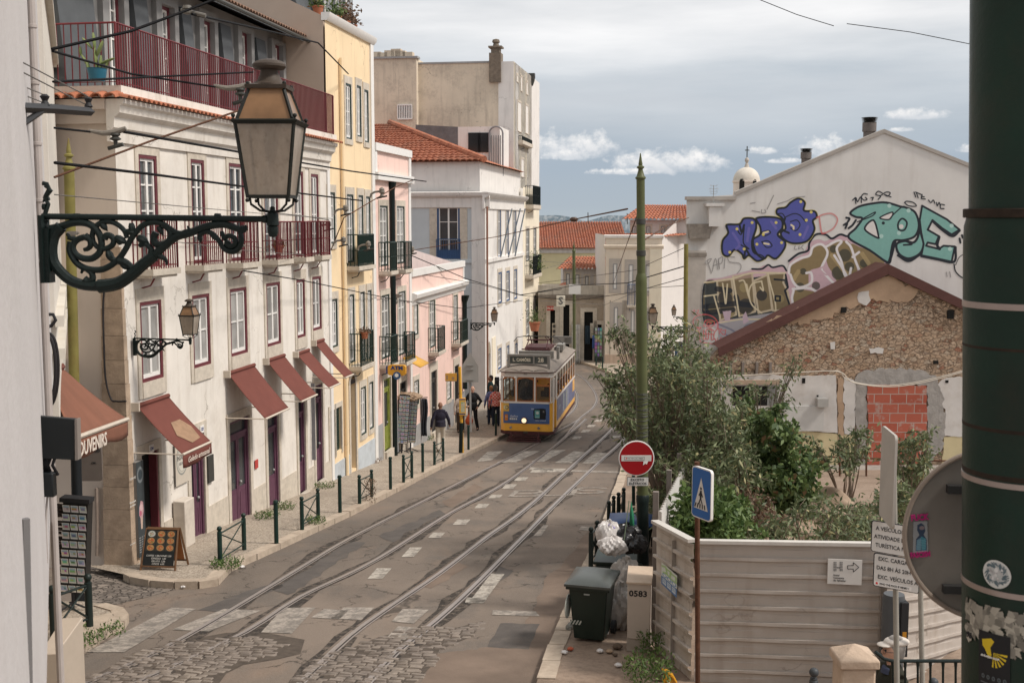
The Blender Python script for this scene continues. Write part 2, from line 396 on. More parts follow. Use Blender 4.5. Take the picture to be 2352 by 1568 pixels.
def ground_sheet():
 mb=MB();xs=[-400,-120,-60]+[-30+3*i for i in range(21)]+[60,120,400]
 vs=[(x,y,gz(y)-.03 if y>0 else gz(0)-.03)for y in ys for x in xs];w=len(xs)
 mb.add(vs,[(j*w+i,j*w+i+1,(j+1)*w+i+1,(j+1)*w+i)for j in range(len(ys)-1)for i in range(w-1)]);return mb
def earthmat():
 m,nt,b,v=base('dusty_earth')
 n=noise(nt,v,.8,8,.65);n2=noise(nt,v,12,6,.7)
 c=mix(nt,ramp(nt,n,.3,.7),(.20,.14,.10),(.33,.25,.19));c=mix(nt,mathn(nt,'MULTIPLY',ramp(nt,n2,.45,.7),.5),c,(.12,.085,.06))
 L(nt,c,b.inputs['Base Color']);b.inputs['Roughness'].default_value=.95;bump(nt,b,n2,.6,.04);return m
EARTH=earthmat()
struct(ground_sheet().build('ground',EARTH,recalc=False))
def asphalt():
 m,nt,b,v=base('worn_asphalt')
 big=noise(nt,v,.35,6,.6,1,.45,1);med=noise(nt,v,2.2,8,.7,1,.7,1);fine=noise(nt,v,60,3,.6)
 c=mix(nt,ramp(nt,big,.38,.62),(.105,.086,.071),(.185,.147,.118))
 c=mix(nt,mathn(nt,'MULTIPLY',ramp(nt,noise(nt,v,.9,5,.6,1,.6,1),.55,.62),.55),c,(.10,.088,.078))
 c=mix(nt,mathn(nt,'MULTIPLY',ramp(nt,noise(nt,v,.7,5,.62,1,.5,1,.5),.56,.70),.6),c,(.22,.155,.112))
 c=mix(nt,mathn(nt,'MULTIPLY',ramp(nt,fine,.35,.7),.28),c,(.33,.285,.245))
 vo=nd(nt,'ShaderNodeTexVoronoi',feature='DISTANCE_TO_EDGE');vo.inputs['Scale'].default_value=.55
 wr=nd(nt,'ShaderNodeVectorMath',operation='MULTIPLY_ADD');nv=nd(nt,'ShaderNodeTexNoise',_Scale=2.5,_Detail=6);L(nt,v,nv.inputs['Vector'])
 L(nt,nv.outputs['Color'],wr.inputs[0]);wr.inputs[1].default_value=(1.1,1.1,0);L(nt,v,wr.inputs[2]);L(nt,wr.outputs[0],vo.inputs['Vector'])
 cr_=ramp(nt,vo.outputs['Distance'],.004,.014,(1,1,1),(0,0,0));cm=mathn(nt,'MULTIPLY',cr_,ramp(nt,med,.42,.55))
 c=mix(nt,mathn(nt,'MULTIPLY',cm,.75),c,(.045,.038,.033))
 L(nt,c,b.inputs['Base Color']);b.inputs['Roughness'].default_value=.9;b.inputs['Specular IOR Level'].default_value=.25
 bump(nt,b,mathn(nt,'ADD',med,mathn(nt,'MULTIPLY',cm,-.6)),.35,.05);return m
ASPH=asphalt()
def setts(name,sx,sy,c0,c1,gap,bscale=1,rz=0,bmp=.8,r0=.02,r1=.09):
 m,nt,b,v=base(name);mp=nd(nt,'ShaderNodeMapping');mp.inputs['Scale'].default_value=(sx,sy,0.001);mp.inputs['Rotation'].default_value=(0,0,rz)
 L(nt,v,mp.inputs['Vector'])
 vo=nd(nt,'ShaderNodeTexVoronoi',feature='DISTANCE_TO_EDGE');vc=nd(nt,'ShaderNodeTexVoronoi',feature='F1')
 for q in(vo,vc):q.inputs['Scale'].default_value=bscale;q.inputs['Randomness'].default_value=.72;L(nt,mp.outputs[0],q.inputs['Vector'])
 hs=nd(nt,'ShaderNodeSeparateColor');L(nt,vc.outputs['Color'],hs.inputs[0])
 c=mix(nt,hs.outputs[0],c0,c1);big=noise(nt,v,.8,6,.6)
 c=mix(nt,mathn(nt,'MULTIPLY',ramp(nt,big,.4,.7),.45),c,tuple(x*.65 for x in c0))
 jm=ramp(nt,vo.outputs['Distance'],r0,r1);c=mix(nt,jm,gap,c)
 L(nt,c,b.inputs['Base Color']);b.inputs['Roughness'].default_value=.8
 bump(nt,b,jm,bmp,.03);return m
AZ=atan2(SD.x,SD.y)
CALC=setts('limestone_setts',15,15,(.34,.285,.225),(.47,.40,.32),(.22,.175,.135),bmp=.3)
COBB=setts('basalt_setts',5.5,11,(.17,.14,.118),(.27,.23,.195),(.06,.046,.037),rz=AZ,bmp=1.0,r0=.03,r1=.12)
JNT=mat('sett_joint_dirt',(.09,.072,.058),.95,.3,8)
COBB2=setts('old_lane_setts',7,9,(.15,.125,.105),(.30,.25,.21),(.06,.048,.038),rz=AZ,bmp=.8)
KERBM=mat('kerb_limestone',(.45,.37,.29),.85,.2,5,.3,30,dirt=.5,dcol=(.22,.16,.12))
def line_at(pts,y):
 for a,b in zip(pts[:-1],pts[1:]):
  if a.y<=y<=b.y:return a.x+(b.x-a.x)*(y-a.y)/(b.y-a.y)
 a,b=(pts[0],pts[1])if y<pts[0].y else(pts[-2],pts[-1])
 return a.x+(b.x-a.x)*(y-a.y)/(b.y-a.y)
def strip(A,B,y0,y1,dz,n=None,nx=3):
 n=n or max(2,int((y1-y0)/1.0));mb=MB()
 def f(i,j):
  y=y0+(y1-y0)*j;xa=line_at(A,y);xb=line_at(B,y);return(xa+(xb-xa)*i,y,gz(y)+dz)
 return mb.grid(f,nx,n)
def kerbpts(lst):
 p=sorted([G(*q)for q in lst],key=lambda v:v.y);return p
KL=kerbpts([(530,1312),(690,1239),(803,1186),(973,1097),(1092,1037),(1150,1008),(1178,992)])
KL.append(KL[-1]+Vector((SD.x,SD.y,0))/SD.y*9);KL.append(KL[-1]+Vector((2.2,12,0)))
KR=kerbpts([(1235,1575),(1262,1495),(1302,1405),(1345,1300),(1390,1190),(1425,1090),(1445,1000)])
KR.append(KR[-1]+Vector((SD.x,SD.y,0))/SD.y*20)
FARK=[G(1260,808),G(1375,845),G(1440,872),G(1560,905)]
LEFTX=[Vector((-60,0,0)),Vector((-60,100,0))]
road=strip(LEFTX,KR,8,46,0,38,24)
r2=strip(LEFTX,[Vector((KR[-1].x+6,46,0)),Vector((26,110,0))],46,110,0,60,10)
road.v+=r2.v;o_=len(road.v)-len(r2.v);road.f+=[tuple(i+o_ for i in f)for f in r2.f];road.mi+=r2.mi
struct(road.build('road',ASPH,recalc=False))
KH=.12
def raised(name,poly,m,h=KH,drop=.25,n=0):
 mb=MB();top=[Vector((p.x,p.y,gz(p.y)+h))for p in poly]
 mb.add(top,[tuple(range(len(top)))]);k=len(top)
 return mb
FAC0=[Vector((F0.pt(-.05,0).x-.5,F0.pt(-.05,0).y,0)),F0.pt(60,0)-SN*.5]
p_=strip([FAC0[0],FAC0[1]],KL,KL[0].y,60,KH,45,2);struct(p_.build('pavement',CALC,recalc=False))
ap=[G(*q,KH)for q in((530,1312),(500,1329),(455,1336),(400,1337),(345,1333),(300,1325),(285,1318),(305,1290),(340,1230))]
ap[0]=Vector((KL[0].x,KL[0].y,gz(KL[0].y)+KH))
def fanmesh(pts):
 mb=MB();return mb.add(pts,[tuple(range(len(pts)))])
struct(fanmesh([ap[0],ap[1],ap[2],ap[3],ap[4],ap[5],ap[6],Vector((line_at(FAC0,KL[0].y)-0.3,KL[0].y,gz(KL[0].y)+KH))]).build('pavement',CALC,recalc=False))
def kerb(name,pts,h=KH,w=.22,stone=1.1,side=1,label=None):
 mb=MB();L_=0
 for a,b in zip(pts[:-1],pts[1:]):
  d=Vector((b.x-a.x,b.y-a.y,0));n=max(1,round(d.length/stone));dn=d.normalized();s_=Vector((dn.y,-dn.x,0))*side
  for i in range(n):
   q0=a+d*(i/n)+dn*.012;q1=a+d*((i+1)/n)-dn*.012;j=random.uniform(-.012,.012);hj=h+.012+random.uniform(-.006,.008)
   vs=[]
   for q in(q0,q1):
    for ww in(-w+j,j+.02):
     qq=q+s_*ww;vs.append(Vector((qq.x,qq.y,gz(qq.y)-.1)));vs.append(Vector((qq.x,qq.y,gz(qq.y)+hj)))
   mb.add(vs,[(0,1,3,2),(4,6,7,5),(1,5,7,3),(0,4,5,1),(2,3,7,6)])
 ob=mb.build(name,KERBM,sharp=30);return struct(ob)
kerb('kerb',[Vector((p.x,p.y,0))for p in KL])
kerb('kerb',[Vector((p.x,p.y,0))for p in ap[6::-1]])
kerb('kerb',[Vector((p.x,p.y,0))for p in KR],h=.10,side=-1,stone=.8)
lane=[G(*q,.006)for q in((285,1322),(345,1345),(430,1345),(330,1372),(210,1400),(180,1330),(215,1300),(270,1290))]
struct(fanmesh(lane).build('lane_paving',COBB2,recalc=False))
lp=[G(*q,KH)for q in((140,1500),(190,1482),(222,1462),(256,1437),(284,1428),(294,1412),(283,1398),(240,1386),(190,1380),(120,1380),(80,1420),(90,1500))]
struct(fanmesh(lp).build('pavement',CALC,recalc=False))
kerb('kerb',[Vector((p.x,p.y,0))for p in lp[:8]],stone=.42,w=.2)
sl_=[G(*q,KH+.018)for q in((160,1452),(215,1455),(262,1432),(258,1405),(200,1418),(158,1446))]
tag(fanmesh(sl_).build('paving_slab',KERBM,recalc=False),'flat pale stone slab over the storm drain at the left kerb','slab')
rp=strip(KR,[Vector((KR[0].x+8,5,0)),Vector((KR[0].x+13.2,46,0))],8.2,46,.095,38,5)
struct(rp.build('dirt_verge',EARTH,recalc=False))
fk=[Vector((p.x,p.y,0))for p in FARK]
fp=[fk[0]+Vector((-3,1,0))]+fk+[fk[-1]+Vector((12,-6,0)),fk[-1]+Vector((12,20,0)),Vector((fk[0].x-3,90,0))]
struct(fanmesh([Vector((p.x,p.y,gz(p.y)+.13))for p in fp]).build('pavement',CALC,recalc=False))
kerb('kerb',[fp[0]]+fk+[fp[5]],side=-1)
cb=[G(*q,.005)for q in((120,1600),(235,1540),(330,1492),(420,1470),(520,1452),(600,1450),(700,1468),(690,1500),(640,1512),(560,1525),(520,1545),(480,1600))]
struct(fanmesh(cb).build('sett_bed',JNT,recalc=False))
cb=[G(*q,.005)for q in((655,1600),(690,1540),(735,1505),(800,1490),(870,1462),(960,1440),(1050,1440),(1110,1425),(1085,1460),(1010,1490),(990,1530),(960,1560),(900,1600))]
struct(fanmesh(cb).build('sett_bed',JNT,recalc=False))
def rawsetts(poly,m,name):
 a=[G(*q)for q in poly];P2=[(p.x,p.y)for p in a];xs=[p[0]for p in P2];ys=[p[1]for p in P2];mb=MB();e=Vector((SD.x,SD.y,0));f=SN;c0=Vector((sum(xs)/len(xs),sum(ys)/len(ys),0))
 for i in range(-60,60):
  o_=random.random()*.1;j=-3.6
  while j<3.6:
   w=random.uniform(.13,.22);p=c0+e*(i*.105)+f*(j+o_);j+=w+.018
   q=p+f*w/2
   ins=False
   for k in range(len(P2)):
    x0,y0=P2[k];x1,y1=P2[(k+1)%len(P2)]
    if(y0>q.y)!=(y1>q.y)and q.x<(x1-x0)*(q.y-y0)/((y1-y0)or 1e-9)+x0:ins=not ins
   if not ins or random.random()<.05:continue
   h=random.uniform(.008,.026);t1,t2=random.uniform(-.006,.006),random.uniform(-.004,.004)
   lo_=[p-e*.046,p+f*w-e*.046,p+f*w+e*.046,p+e*.046];hi_=[p+f*.012-e*.036,p+f*(w-.012)-e*.036,p+f*(w-.012)+e*.036,p+f*.012+e*.036]
   mb.add([(v.x,v.y,gz(v.y))for v in lo_]+[(v.x,v.y,gz(v.y)+h+(t1 if n_%3 else-t1)+(t2 if n_<2 else-t2))for n_,v in enumerate(hi_)],[(4,5,6,7),(0,1,5,4),(1,2,6,5),(2,3,7,6),(3,0,4,7)])
 struct(mb.build(name,m,recalc=False,sharp=60))
def settm():
 m,nt,b,v=base('worn_sett_stone');n=noise(nt,v,6.5,2,.9);n2=noise(nt,v,.9,5,.6);c=mix(nt,ramp(nt,n,.3,.7),(.135,.11,.092),(.23,.19,.158));c=mix(nt,mathn(nt,'MULTIPLY',ramp(nt,n2,.5,.7),.5),c,(.30,.25,.20));L(nt,c,b.inputs['Base Color']);b.inputs['Roughness'].default_value=.75;bump(nt,b,noise(nt,v,40,4,.6),.3);return m
SETM=settm();
for q in(((120,1600),(235,1540),(330,1492),(420,1470),(520,1466),(600,1462),(660,1478),(640,1500),(590,1512),(540,1525),(500,1545),(470,1600)),((655,1600),(690,1540),(735,1505),(800,1490),(870,1462),(960,1440),(1050,1440),(1110,1425),(1085,1460),(1010,1490),(990,1530),(960,1560),(900,1600))):rawsetts(q,SETM,'exposed_setts')
DUST=mat('dusty_tan_tarmac',(.185,.138,.107),.92,.3,1.0,.25,30,dirt=.45,dcol=(.15,.115,.09));DTAR=mat('dark_tarmac_patch',(.10,.088,.08),.92,.2,2.5,.3,40,dirt=.3,dcol=(.18,.14,.11))
def rpatch(poly,m,dz,name='asphalt_patch',amp=5):
 out=[]
 for(x0,y0),(x1,y1)in zip(poly,poly[1:]+poly[:1]):
  k=max(1,int(math.hypot(x1-x0,y1-y0)/14));out+=[(x0+(x1-x0)*t/k+(random.uniform(-amp,amp)if t else 0),y0+(y1-y0)*t/k+(random.uniform(-amp*.5,amp*.5)if t else 0))for t in range(k)]
 struct(fanmesh([G(*q,dz)for q in out]).build(name,m,recalc=False))
rpatch([(1233,1575),(1262,1495),(1302,1405),(1345,1300),(1388,1195),(1345,1225),(1290,1300),(1250,1330),(1225,1400),(1165,1480),(1000,1500),(960,1575)],DUST,.0042)
for q in([(1150,1430),(1240,1432),(1215,1490),(1120,1485)],[(1085,1330),(1150,1300),(1180,1310),(1130,1350)]):rpatch(q,DTAR,.0052,amp=3)
for q in([(620,1350),(800,1240),(840,1245),(700,1345),(660,1365)],[(455,1400),(640,1330),(650,1345),(520,1405)],[(870,1230),(1010,1170),(1030,1185),(905,1245)]):rpatch(q,DTAR,.0046)
for q in([(1015,1150),(1090,1110),(1110,1120),(1040,1165)],[(950,1340),(1050,1290),(1075,1300),(990,1350)]):rpatch(q,DUST,.0046)
STEEL=mat('rail_steel',(.42,.38,.36),.38,.15,20,metal=.6);GROOVE=mat('rail_groove',(.035,.03,.027),.8,0)
def railpath(pts,n=70):
 P_=[Vector((q.x,q.y,0))for q in(G(*p)for p in pts)];out=[]
 P2=[P_[0]*2-P_[1]]+P_+[P_[-1]*2-P_[-2]]
 for i in range(1,len(P2)-2):
  a,b,c_,d=P2[i-1:i+3];k=max(2,int((c_-b).length/.6))
  for t in range(k):
   t/=k;out.append(.5*((2*b)+(c_-a)*t+(2*a-5*b+4*c_-d)*t*t+(3*b-a-3*c_+d)*t**3))
 out.append(P_[-1]);return out
def ribbon(mb,path,w0,w1,dz,jitter=0):
 vs=[];n=len(path)
 for i,p in enumerate(path):
  t=(path[min(i+1,n-1)]-path[max(i-1,0)]).normalized();s_=Vector((t.y,-t.x,0))
  for w in(w0,w1):
   q=p+s_*(w+(random.uniform(-jitter,jitter)if jitter else 0));vs.append((q.x,q.y,gz(q.y)+dz))
 mb.add(vs,[(2*i,2*i+1,2*i+3,2*i+2)for i in range(n-1)])
RAILS=[[(95,1612),(210,1562),(420,1464),(689,1318-14),(803,1236),(973,1150),(1130,1070),(1265,1000),(1330,962)],[(225,1612),(335,1556),(560,1452),(689,1370),(860,1287),(1030,1180),(1165,1105),(1290,1010),(1345,962)],[(640,1612),(690,1568-2),(800,1462),(895,1393),(1010,1315),(1117,1233),(1225,1153),(1353,1034),(1420,970),(1470,925)],[(800,1612),(848,1560),(905,1500),(1000,1425),(1085,1348),(1193,1240),(1302,1130),(1410,1030),(1470,965),(1520,915)],[(1290,1010),(1330,962),(1362,935),(1369,912),(1352,882),(1328,862),(1290,848)],[(1290,965),(1318,940),(1325,920),(1322,900),(1305,880),(1270,866)]]
CRUM=None
def crumble():
 m,nt,b,v=base('crumbled_asphalt');n=noise(nt,v,7,8,.75)
 c=mix(nt,ramp(nt,n,.45,.62),(.035,.028,.023),(.17,.135,.108));L(nt,c,b.inputs['Base Color']);b.inputs['Roughness'].default_value=.95;bump(nt,b,n,1.0,.08);return m
CRUM=crumble()
for i,pts in enumerate(RAILS):
 path=railpath(pts)
 mb=MB();ribbon(mb,path,-.035,.035,.012);ribbon(mb,path,.062,.088,.012);mb.cur=1;ribbon(mb,path,.035,.062,.011)
 ob=mb.build('tram_rail',[STEEL,GROOVE],recalc=False);struct(ob)
 if i<4:
  mb=MB();run=[]
  for s0 in(-1,1):
   k=0
   while k<len(path)-6:
    ln=random.randint(4,14)
    if random.random()<.8:
     seg=path[k:k+ln+1];m_=len(seg)
     off=s0*random.uniform(.06,.14);ws=[]
     vs=[]
     for j,p in enumerate(seg):
      t=(path[min(k+j+1,len(path)-1)]-path[max(k+j-1,0)]).normalized();s_=Vector((t.y,-t.x,0))
      w=random.uniform(.03,.22)*sin(pi*(j+.4)/(m_));a=p+s_*(s0*.09);b_=p+s_*(s0*(.09+max(w,.01)))
      vs+=[(a.x,a.y,gz(a.y)+.007),(b_.x,b_.y,gz(b_.y)+.007)]
     mb.add(vs,[(2*j,2*j+1,2*j+3,2*j+2)for j in range(m_-1)])
    k+=ln
  struct(mb.build('broken_asphalt',CRUM,recalc=False))
def roadpaint(name,col,wear):
 m,nt,b,v=base(name);n=noise(nt,v,5,8,.72);n2=noise(nt,v,24,5,.7)
 f=ramp(nt,mathn(nt,'ADD',mathn(nt,'MULTIPLY',n,.7),mathn(nt,'MULTIPLY',n2,.3)),wear,wear+.14)
 c=mix(nt,f,col,(.17,.15,.13));L(nt,c,b.inputs['Base Color']);b.inputs['Roughness'].default_value=.85;return m
RP1=roadpaint('road_paint',(.43,.39,.335),.44);RP2=roadpaint('worn_road_paint',(.36,.315,.27),.42)
def mark(pts,m=RP1,n=5,dz=.008,name='road_marking'):
 a,b,c_,d=[Vector((q.x,q.y,0))for q in(G(*p)for p in pts)];mb=MB()
 def f(i,j):
  q=(a*(1-i)+b*i)*(1-j)+(d*(1-i)+c_*i)*j;return(q.x,q.y,gz(q.y)+dz)
 mb.grid(f,n,n);struct(mb.build(name,m,recalc=False))
def dash(x,y,w,h,m=RP1,sk=.9):
 mark([(x-w-h*sk,y+h),(x+w-h*sk,y+h),(x+w+h*sk,y-h),(x-w+h*sk,y-h)],m)
for x,y,w,h in((1275,1080,22,4),(1240,1080,18,5),(1197,1100,13,4),(1170,1117,13,5),(1138,1140,13,4),(1107,1162,13,5),(1060,1199,15,6),(1003,1229,14,6),(946,1268,14,11),(872,1317,17,12),(1325,1005,9,3),(1345,990,9,3),(1358,978,8,2.5),(1375,966,8,2.5),(1390,955,8,2),(1415,1003,9,2.5),(1440,1003,8,2.5),(1420,880,7,4),(1412,911,5,3)):dash(x,y,w,h)
for q in([(1140,1062),(1185,1062),(1240,1036),(1205,1036)],[(1220,1060),(1250,1060),(1300,1033),(1262,1034)],[(1274,1063),(1312,1063),(1345,1038),(1318,1036)],[(1337,1064),(1372,1064),(1397,1040),(1365,1040)],[(1095,1060),(1128,1058),(1155,1036),(1120,1037)]):mark(q,RP1)
for q in([(198,1498),(285,1498),(450,1398),(395,1395)],[(395,1446),(480,1450),(600,1402),(515,1398)],[(600,1452),(670,1455),(725,1395),(650,1396)],[(760,1420),(830,1424),(860,1395),(790,1395)],[(900,1427),(950,1432),(985,1400),(925,1398)],[(715,1418),(780,1422),(800,1402),(745,1398)],[(890,1462),(930,1470),(960,1442),(915,1438)]):mark(q,RP2)
mark([(1075,1385),(1110,1385),(1159,1318),(1128,1317)],RP1);mark([(1130,1412),(1240,1415),(1230,1404),(1132,1401)],RP2);mark([(1068,1384),(1112,1384),(1118,1376),(1072,1372)],RP1)
mark([(1215,1078),(1270,1082),(1272,1077),(1218,1073)],RP1);mark([(1310,1083),(1430,1087),(1430,1083),(1315,1079)],RP2);mark([(1225,1231),(1243,1231),(1260,1206),(1248,1206)],RP2)
mark([(1330,1216),(1400,1224),(1398,1214),(1335,1208)],RP2)
bus=G(1258,1137);bq=G(1352,1137)
def strokes_ground(lst,c0,ex,ey,w,m):
 mb=MB();n_=0
 for st_ in lst:
  for a,b in zip(st_[:-1],st_[1:]):
   A=c0+ex*a[0]+ey*a[1];B=c0+ex*b[0]+ey*b[1];d=(B-A);s_=Vector((d.y,-d.x,0)).normalized()*w;n_+=1;dz=.008+.0012*(n_%5);e=d.normalized()*w*.9
   mb.add([(q.x,q.y,gz(q.y)+dz)for q in(A-s_-e,A+s_-e,B+s_+e,B-s_+e)],[(0,1,2,3)])
 return mb.build('road_marking',m,recalc=False)
gB,gS=G(1195,1133),G(1345,1128);ex=Vector((.95,.05,0));ey=Vector((SD.x,SD.y,0))*1.1
gc=G(1060+150,1140)
for ch,px,py in(('B',1205,1140),('U',1278,1138),('S',1350,1133)):
 LT={'B':[[(-.4,0),(-.4,1),(.25,1),(.38,.75),(.2,.52),(-.35,.5)],[(.2,.5),(.4,.25),(.25,0),(-.35,0)]],'U':[[(-.42,1),(-.42,.15),(-.25,0),(.25,0),(.42,.15),(.42,1)]],'S':[[(.42,.85),(.2,1),(-.25,1),(-.42,.78),(-.25,.55),(.25,.45),(.42,.22),(.25,0),(-.2,0),(-.42,.15)]]}[ch]
 struct(strokes_ground(LT,G(px,py),ex,ey,.07,RP2))
mh=G(434,1197);mb=MB(Matrix.Translation((mh.x+.2,mh.y,gz(mh.y)+KH-.002))@Matrix.Rotation(-atan(.095),4,'X'));mb.lathe([(.3,0),(.3,.006)],n=20);tag(mb.build('manhole_cover',DARKM),'round dark manhole cover set in the pale pavement by the second red door','manhole cover')
def window(F,root,r,fm=BURG,sm=WHITEP,gm=GLASS,depth=.075,sur=None,cols=2,rows=2,w=0,name='window',fw=.07,sill=True,surm=STONE):
 u0,u1,z0,z1=r;M=F.M;e=w-depth
 mb=MB(M)
 mb.box(u0,u0+fw,e,e+.09,z0,z1);mb.box(u1-fw,u1,e,e+.09,z0,z1);mb.box(u0+fw,u1-fw,e,e+.09,z1-fw,z1);mb.box(u0+fw,u1-fw,e,e+.09,z0,z0+fw)
 win=mb.build(name,fm,root)
 mb=MB(M);a,b,c,d=u0+fw,u1-fw,z0+fw,z1-fw;sw=.05
 mb.box(a,a+sw,e+.015,e+.06,c,d);mb.box(b-sw,b,e+.015,e+.06,c,d);mb.box(a+sw,b-sw,e+.015,e+.06,d-sw,d);mb.box(a+sw,b-sw,e+.015,e+.06,c,c+sw*1.4)
 for k in range(1,cols):
  x=a+(b-a)*k/cols;mb.box(x-.04,x+.04,e+.02,e+.065,c+sw*1.4,d-sw)
 for k in range(1,rows):
  z=c+(d-c)*k/rows;mb.box(a+sw,b-sw,e+.022,e+.05,z-.016,z+.016)
 mb.build('sash',sm,win)
 MB(M).box(a,b,e+.008,e+.025,c,d).build('pane',gm,win)
 if sur:
  l,t,bt=sur;mb=MB(M);o=w+.025
  mb.box(u0-l,u0,w-.05,o,z0-bt,z1+t);mb.box(u1,u1+l,w-.05,o,z0-bt,z1+t);mb.box(u0,u1,w-.05,o,z1,z1+t)
  if bt:mb.box(u0,u1,w-depth+.02,o+.015,z0-bt,z0)
  mb.build('surround',surm,win)
 return win
def door(F,root,r,dm=PURP,w=0,depth=.1,leaves=2,glass=True,sur=(.14,.2),name='door',label=None,surm=STONE):
 u0,u1,z0,z1=r;M=F.M;e=w-depth;mb=MB(M)
 n=leaves;tz=z1-.42*(z1-z0)*.35
 mb.box(u0,u0+.06,e,e+.08,z0,z1);mb.box(u1-.06,u1,e,e+.08,z0,z1);mb.box(u0+.06,u1-.06,e,e+.08,z1-.07,z1);mb.box(u0+.06,u1-.06,e+.01,e+.07,tz-.03,tz+.03)
 pz=MB(M)
 for k in range(n):
  a=u0+.06+(u1-u0-.12)*k/n+.006;b=u0+.06+(u1-u0-.12)*(k+1)/n-.006
  mb.box(a,b,e,e+.04,z0,z0+(tz-z0)*.38);mb.box(a,a+.07,e+.002,e+.05,z0,tz-.03);mb.box(b-.07,b,e+.002,e+.05,z0,tz-.03);mb.box(a+.07,b-.07,e+.002,e+.05,tz-.13,tz-.03)
  mb.box(a+.1,b-.1,e+.02,e+.052,z0+.12,z0+(tz-z0)*.33)
  if glass:pz.box(a+.05,b-.05,e+.004,e+.02,z0+(tz-z0)*.38,tz-.1)
  else:mb.box(a+.05,b-.05,e+.002,e+.035,z0+(tz-z0)*.38,tz-.1)
 pz.box(u0+.06,u1-.06,e+.004,e+.02,tz+.03,z1-.07)
 d=mb.build(name,dm,root)
 if label:d['label']=label
 pz.build('pane',GLASSD,d)
 MB(M).ball(((u0+u1)/2+.05,e+.09,z0+(tz-z0)*.45),.035,6).build('handle',METALG,d)
 if sur:
  l,t=sur;mb=MB(M);o=w+.03;zz_=z0-.3
  mb.box(u0-l,u0,w-.05,o,zz_,z1+t);mb.box(u1,u1+l,w-.05,o,zz_,z1+t);mb.box(u0,u1,w-.05,o,z1,z1+t);mb.build('surround',surm,d)
  MB(M).box(u0-.02,u1+.02,w-depth,w+.12,z0-.3,z0).build('doorstep',STONE,d)
 return d
def railing(M,pts,z0,h,m,parent,step=.11,name='railing',r=.009,top=.018,mid=True):
 mb=MB(M);pts=[Vector((p[0],p[1],0))for p in pts]
 for a,b in zip(pts[:-1],pts[1:]):
  d=b-a;n=max(1,round(d.length/step))
  for i in range(n+1):
   q=a+d*i/n;rr=r*1.7 if i in(0,n)else r
   mb.box(q.x-rr,q.x+rr,q.y-rr,q.y+rr,z0,z0+h)
  for z,t in((z0+h,top),(z0+.06,r))+(((z0+h*.5,r),)if mid else()):
   mb.tube([(a.x,a.y,z),(b.x,b.y,z)],t,4)
 return mb.build(name,m,parent)
def balcony(F,root,px0,py,px1,wp,m,hgt=.95,th=.12,step=.11,w=0,solid=None,scroll=False):
 u0,z=F.uz(px0,py,w);u1,_=F.uz(px1,py,w+wp)
 if u1<u0+.5:u1=u0+.9
 sl=MB(F.M).box(u0,u1,w-.02,w+wp,z-th,z).box(u0+.05,u1-.05,w-.02,w+wp-.06,z-th-.05,z-th).build('balcony',STONE,root)
 railing(F.M,[(u0+.04,w),(u0+.04,w+wp-.05),(u1-.04,w+wp-.05),(u1-.04,w)],z,hgt,m,sl,step)
 mb=MB(F.M)
 for q in(u0+.3*(u1-u0),):
  mb.tube([(q,w,z-th-.25),(q,w+.18,z-th-.2),(q,w+wp-.15,z-th-.05)],.016,6)
 if scroll:
  for k in range(max(2,int((u1-u0)/.22))):
   c=u0+.12+(u1-u0-.24)*k/max(1,int((u1-u0)/.22)-1)
   mb.tube([(c+.09*cos(t),w+wp-.05,z+hgt*.28+.09*sin(t))for t in np.linspace(0,2*pi,13)],.007,4)
 mb.build('bracket',m,sl)
 if solid:MB(F.M).box(u0+.05,u1-.05,w+wp-.075,w+wp-.065,z+.08,z+hgt-.03).build('screen',solid,sl)
 return sl,(u0,u1,z)
def box_shell(F,root,u0,u1,z0,z1,d0,d1,m,name='rear_wall'):
 return MB(F.M).box(u0,u1,-d1,-d0,z0,z1).build(name,m,root)
def cornice(F,root,u0,u1,z,prof,m,name='cornice',ends=True):
 mb=MB(F.M);pts=[(u0,w_,z+dz)for w_,dz in prof];return mb.prism(pts,(u1-u0,0,0)).build(name,m,root)if False else _corn(F,root,u0,u1,z,prof,m,name)
def _corn(F,root,u0,u1,z,prof,m,name):
 n=len(prof);mb=MB(F.M)
 mb.add([(u0,a,z+b)for a,b in prof]+[(u1,a,z+b)for a,b in prof],[tuple(range(n)),tuple(range(n,2*n))]+[(i,(i+1)%n,n+(i+1)%n,n+i)for i in range(n)])
 return mb.build(name,m,root)
def tile_edge(M,a,b,z,out,m,parent,pitch=.19,rr=.085,ln=.42,drop=.12,name='roof_tiles'):
 mb=MB(M);a=Vector(a);b=Vector(b);d=b-a;n=max(2,round(d.length/pitch));o=Vector(out).normalized()
 t=d.normalized()
 for i in range(n):
  c=a+d*((i+.5)/n);vs=[]
  for s_ in(0,1):
   q=c-o*ln*(1-s_);zc=z+drop*(1-s_)
   for outer in(1,.78):
    for k in range(7):
     an=pi*k/6;vs.append((q.x+t.x*cos(an)*rr*outer,q.y+t.y*cos(an)*rr*outer,zc+sin(an)*rr*.75*outer))
  fs=[]
  for k in range(6):
   fs+=[(k,k+1,14+k+1,14+k),(7+k,7+k+1,21+k+1,21+k),(14+k,14+k+1,21+k+1,21+k)]
  mb.add(vs,fs)
 return mb.build(name,m,parent)
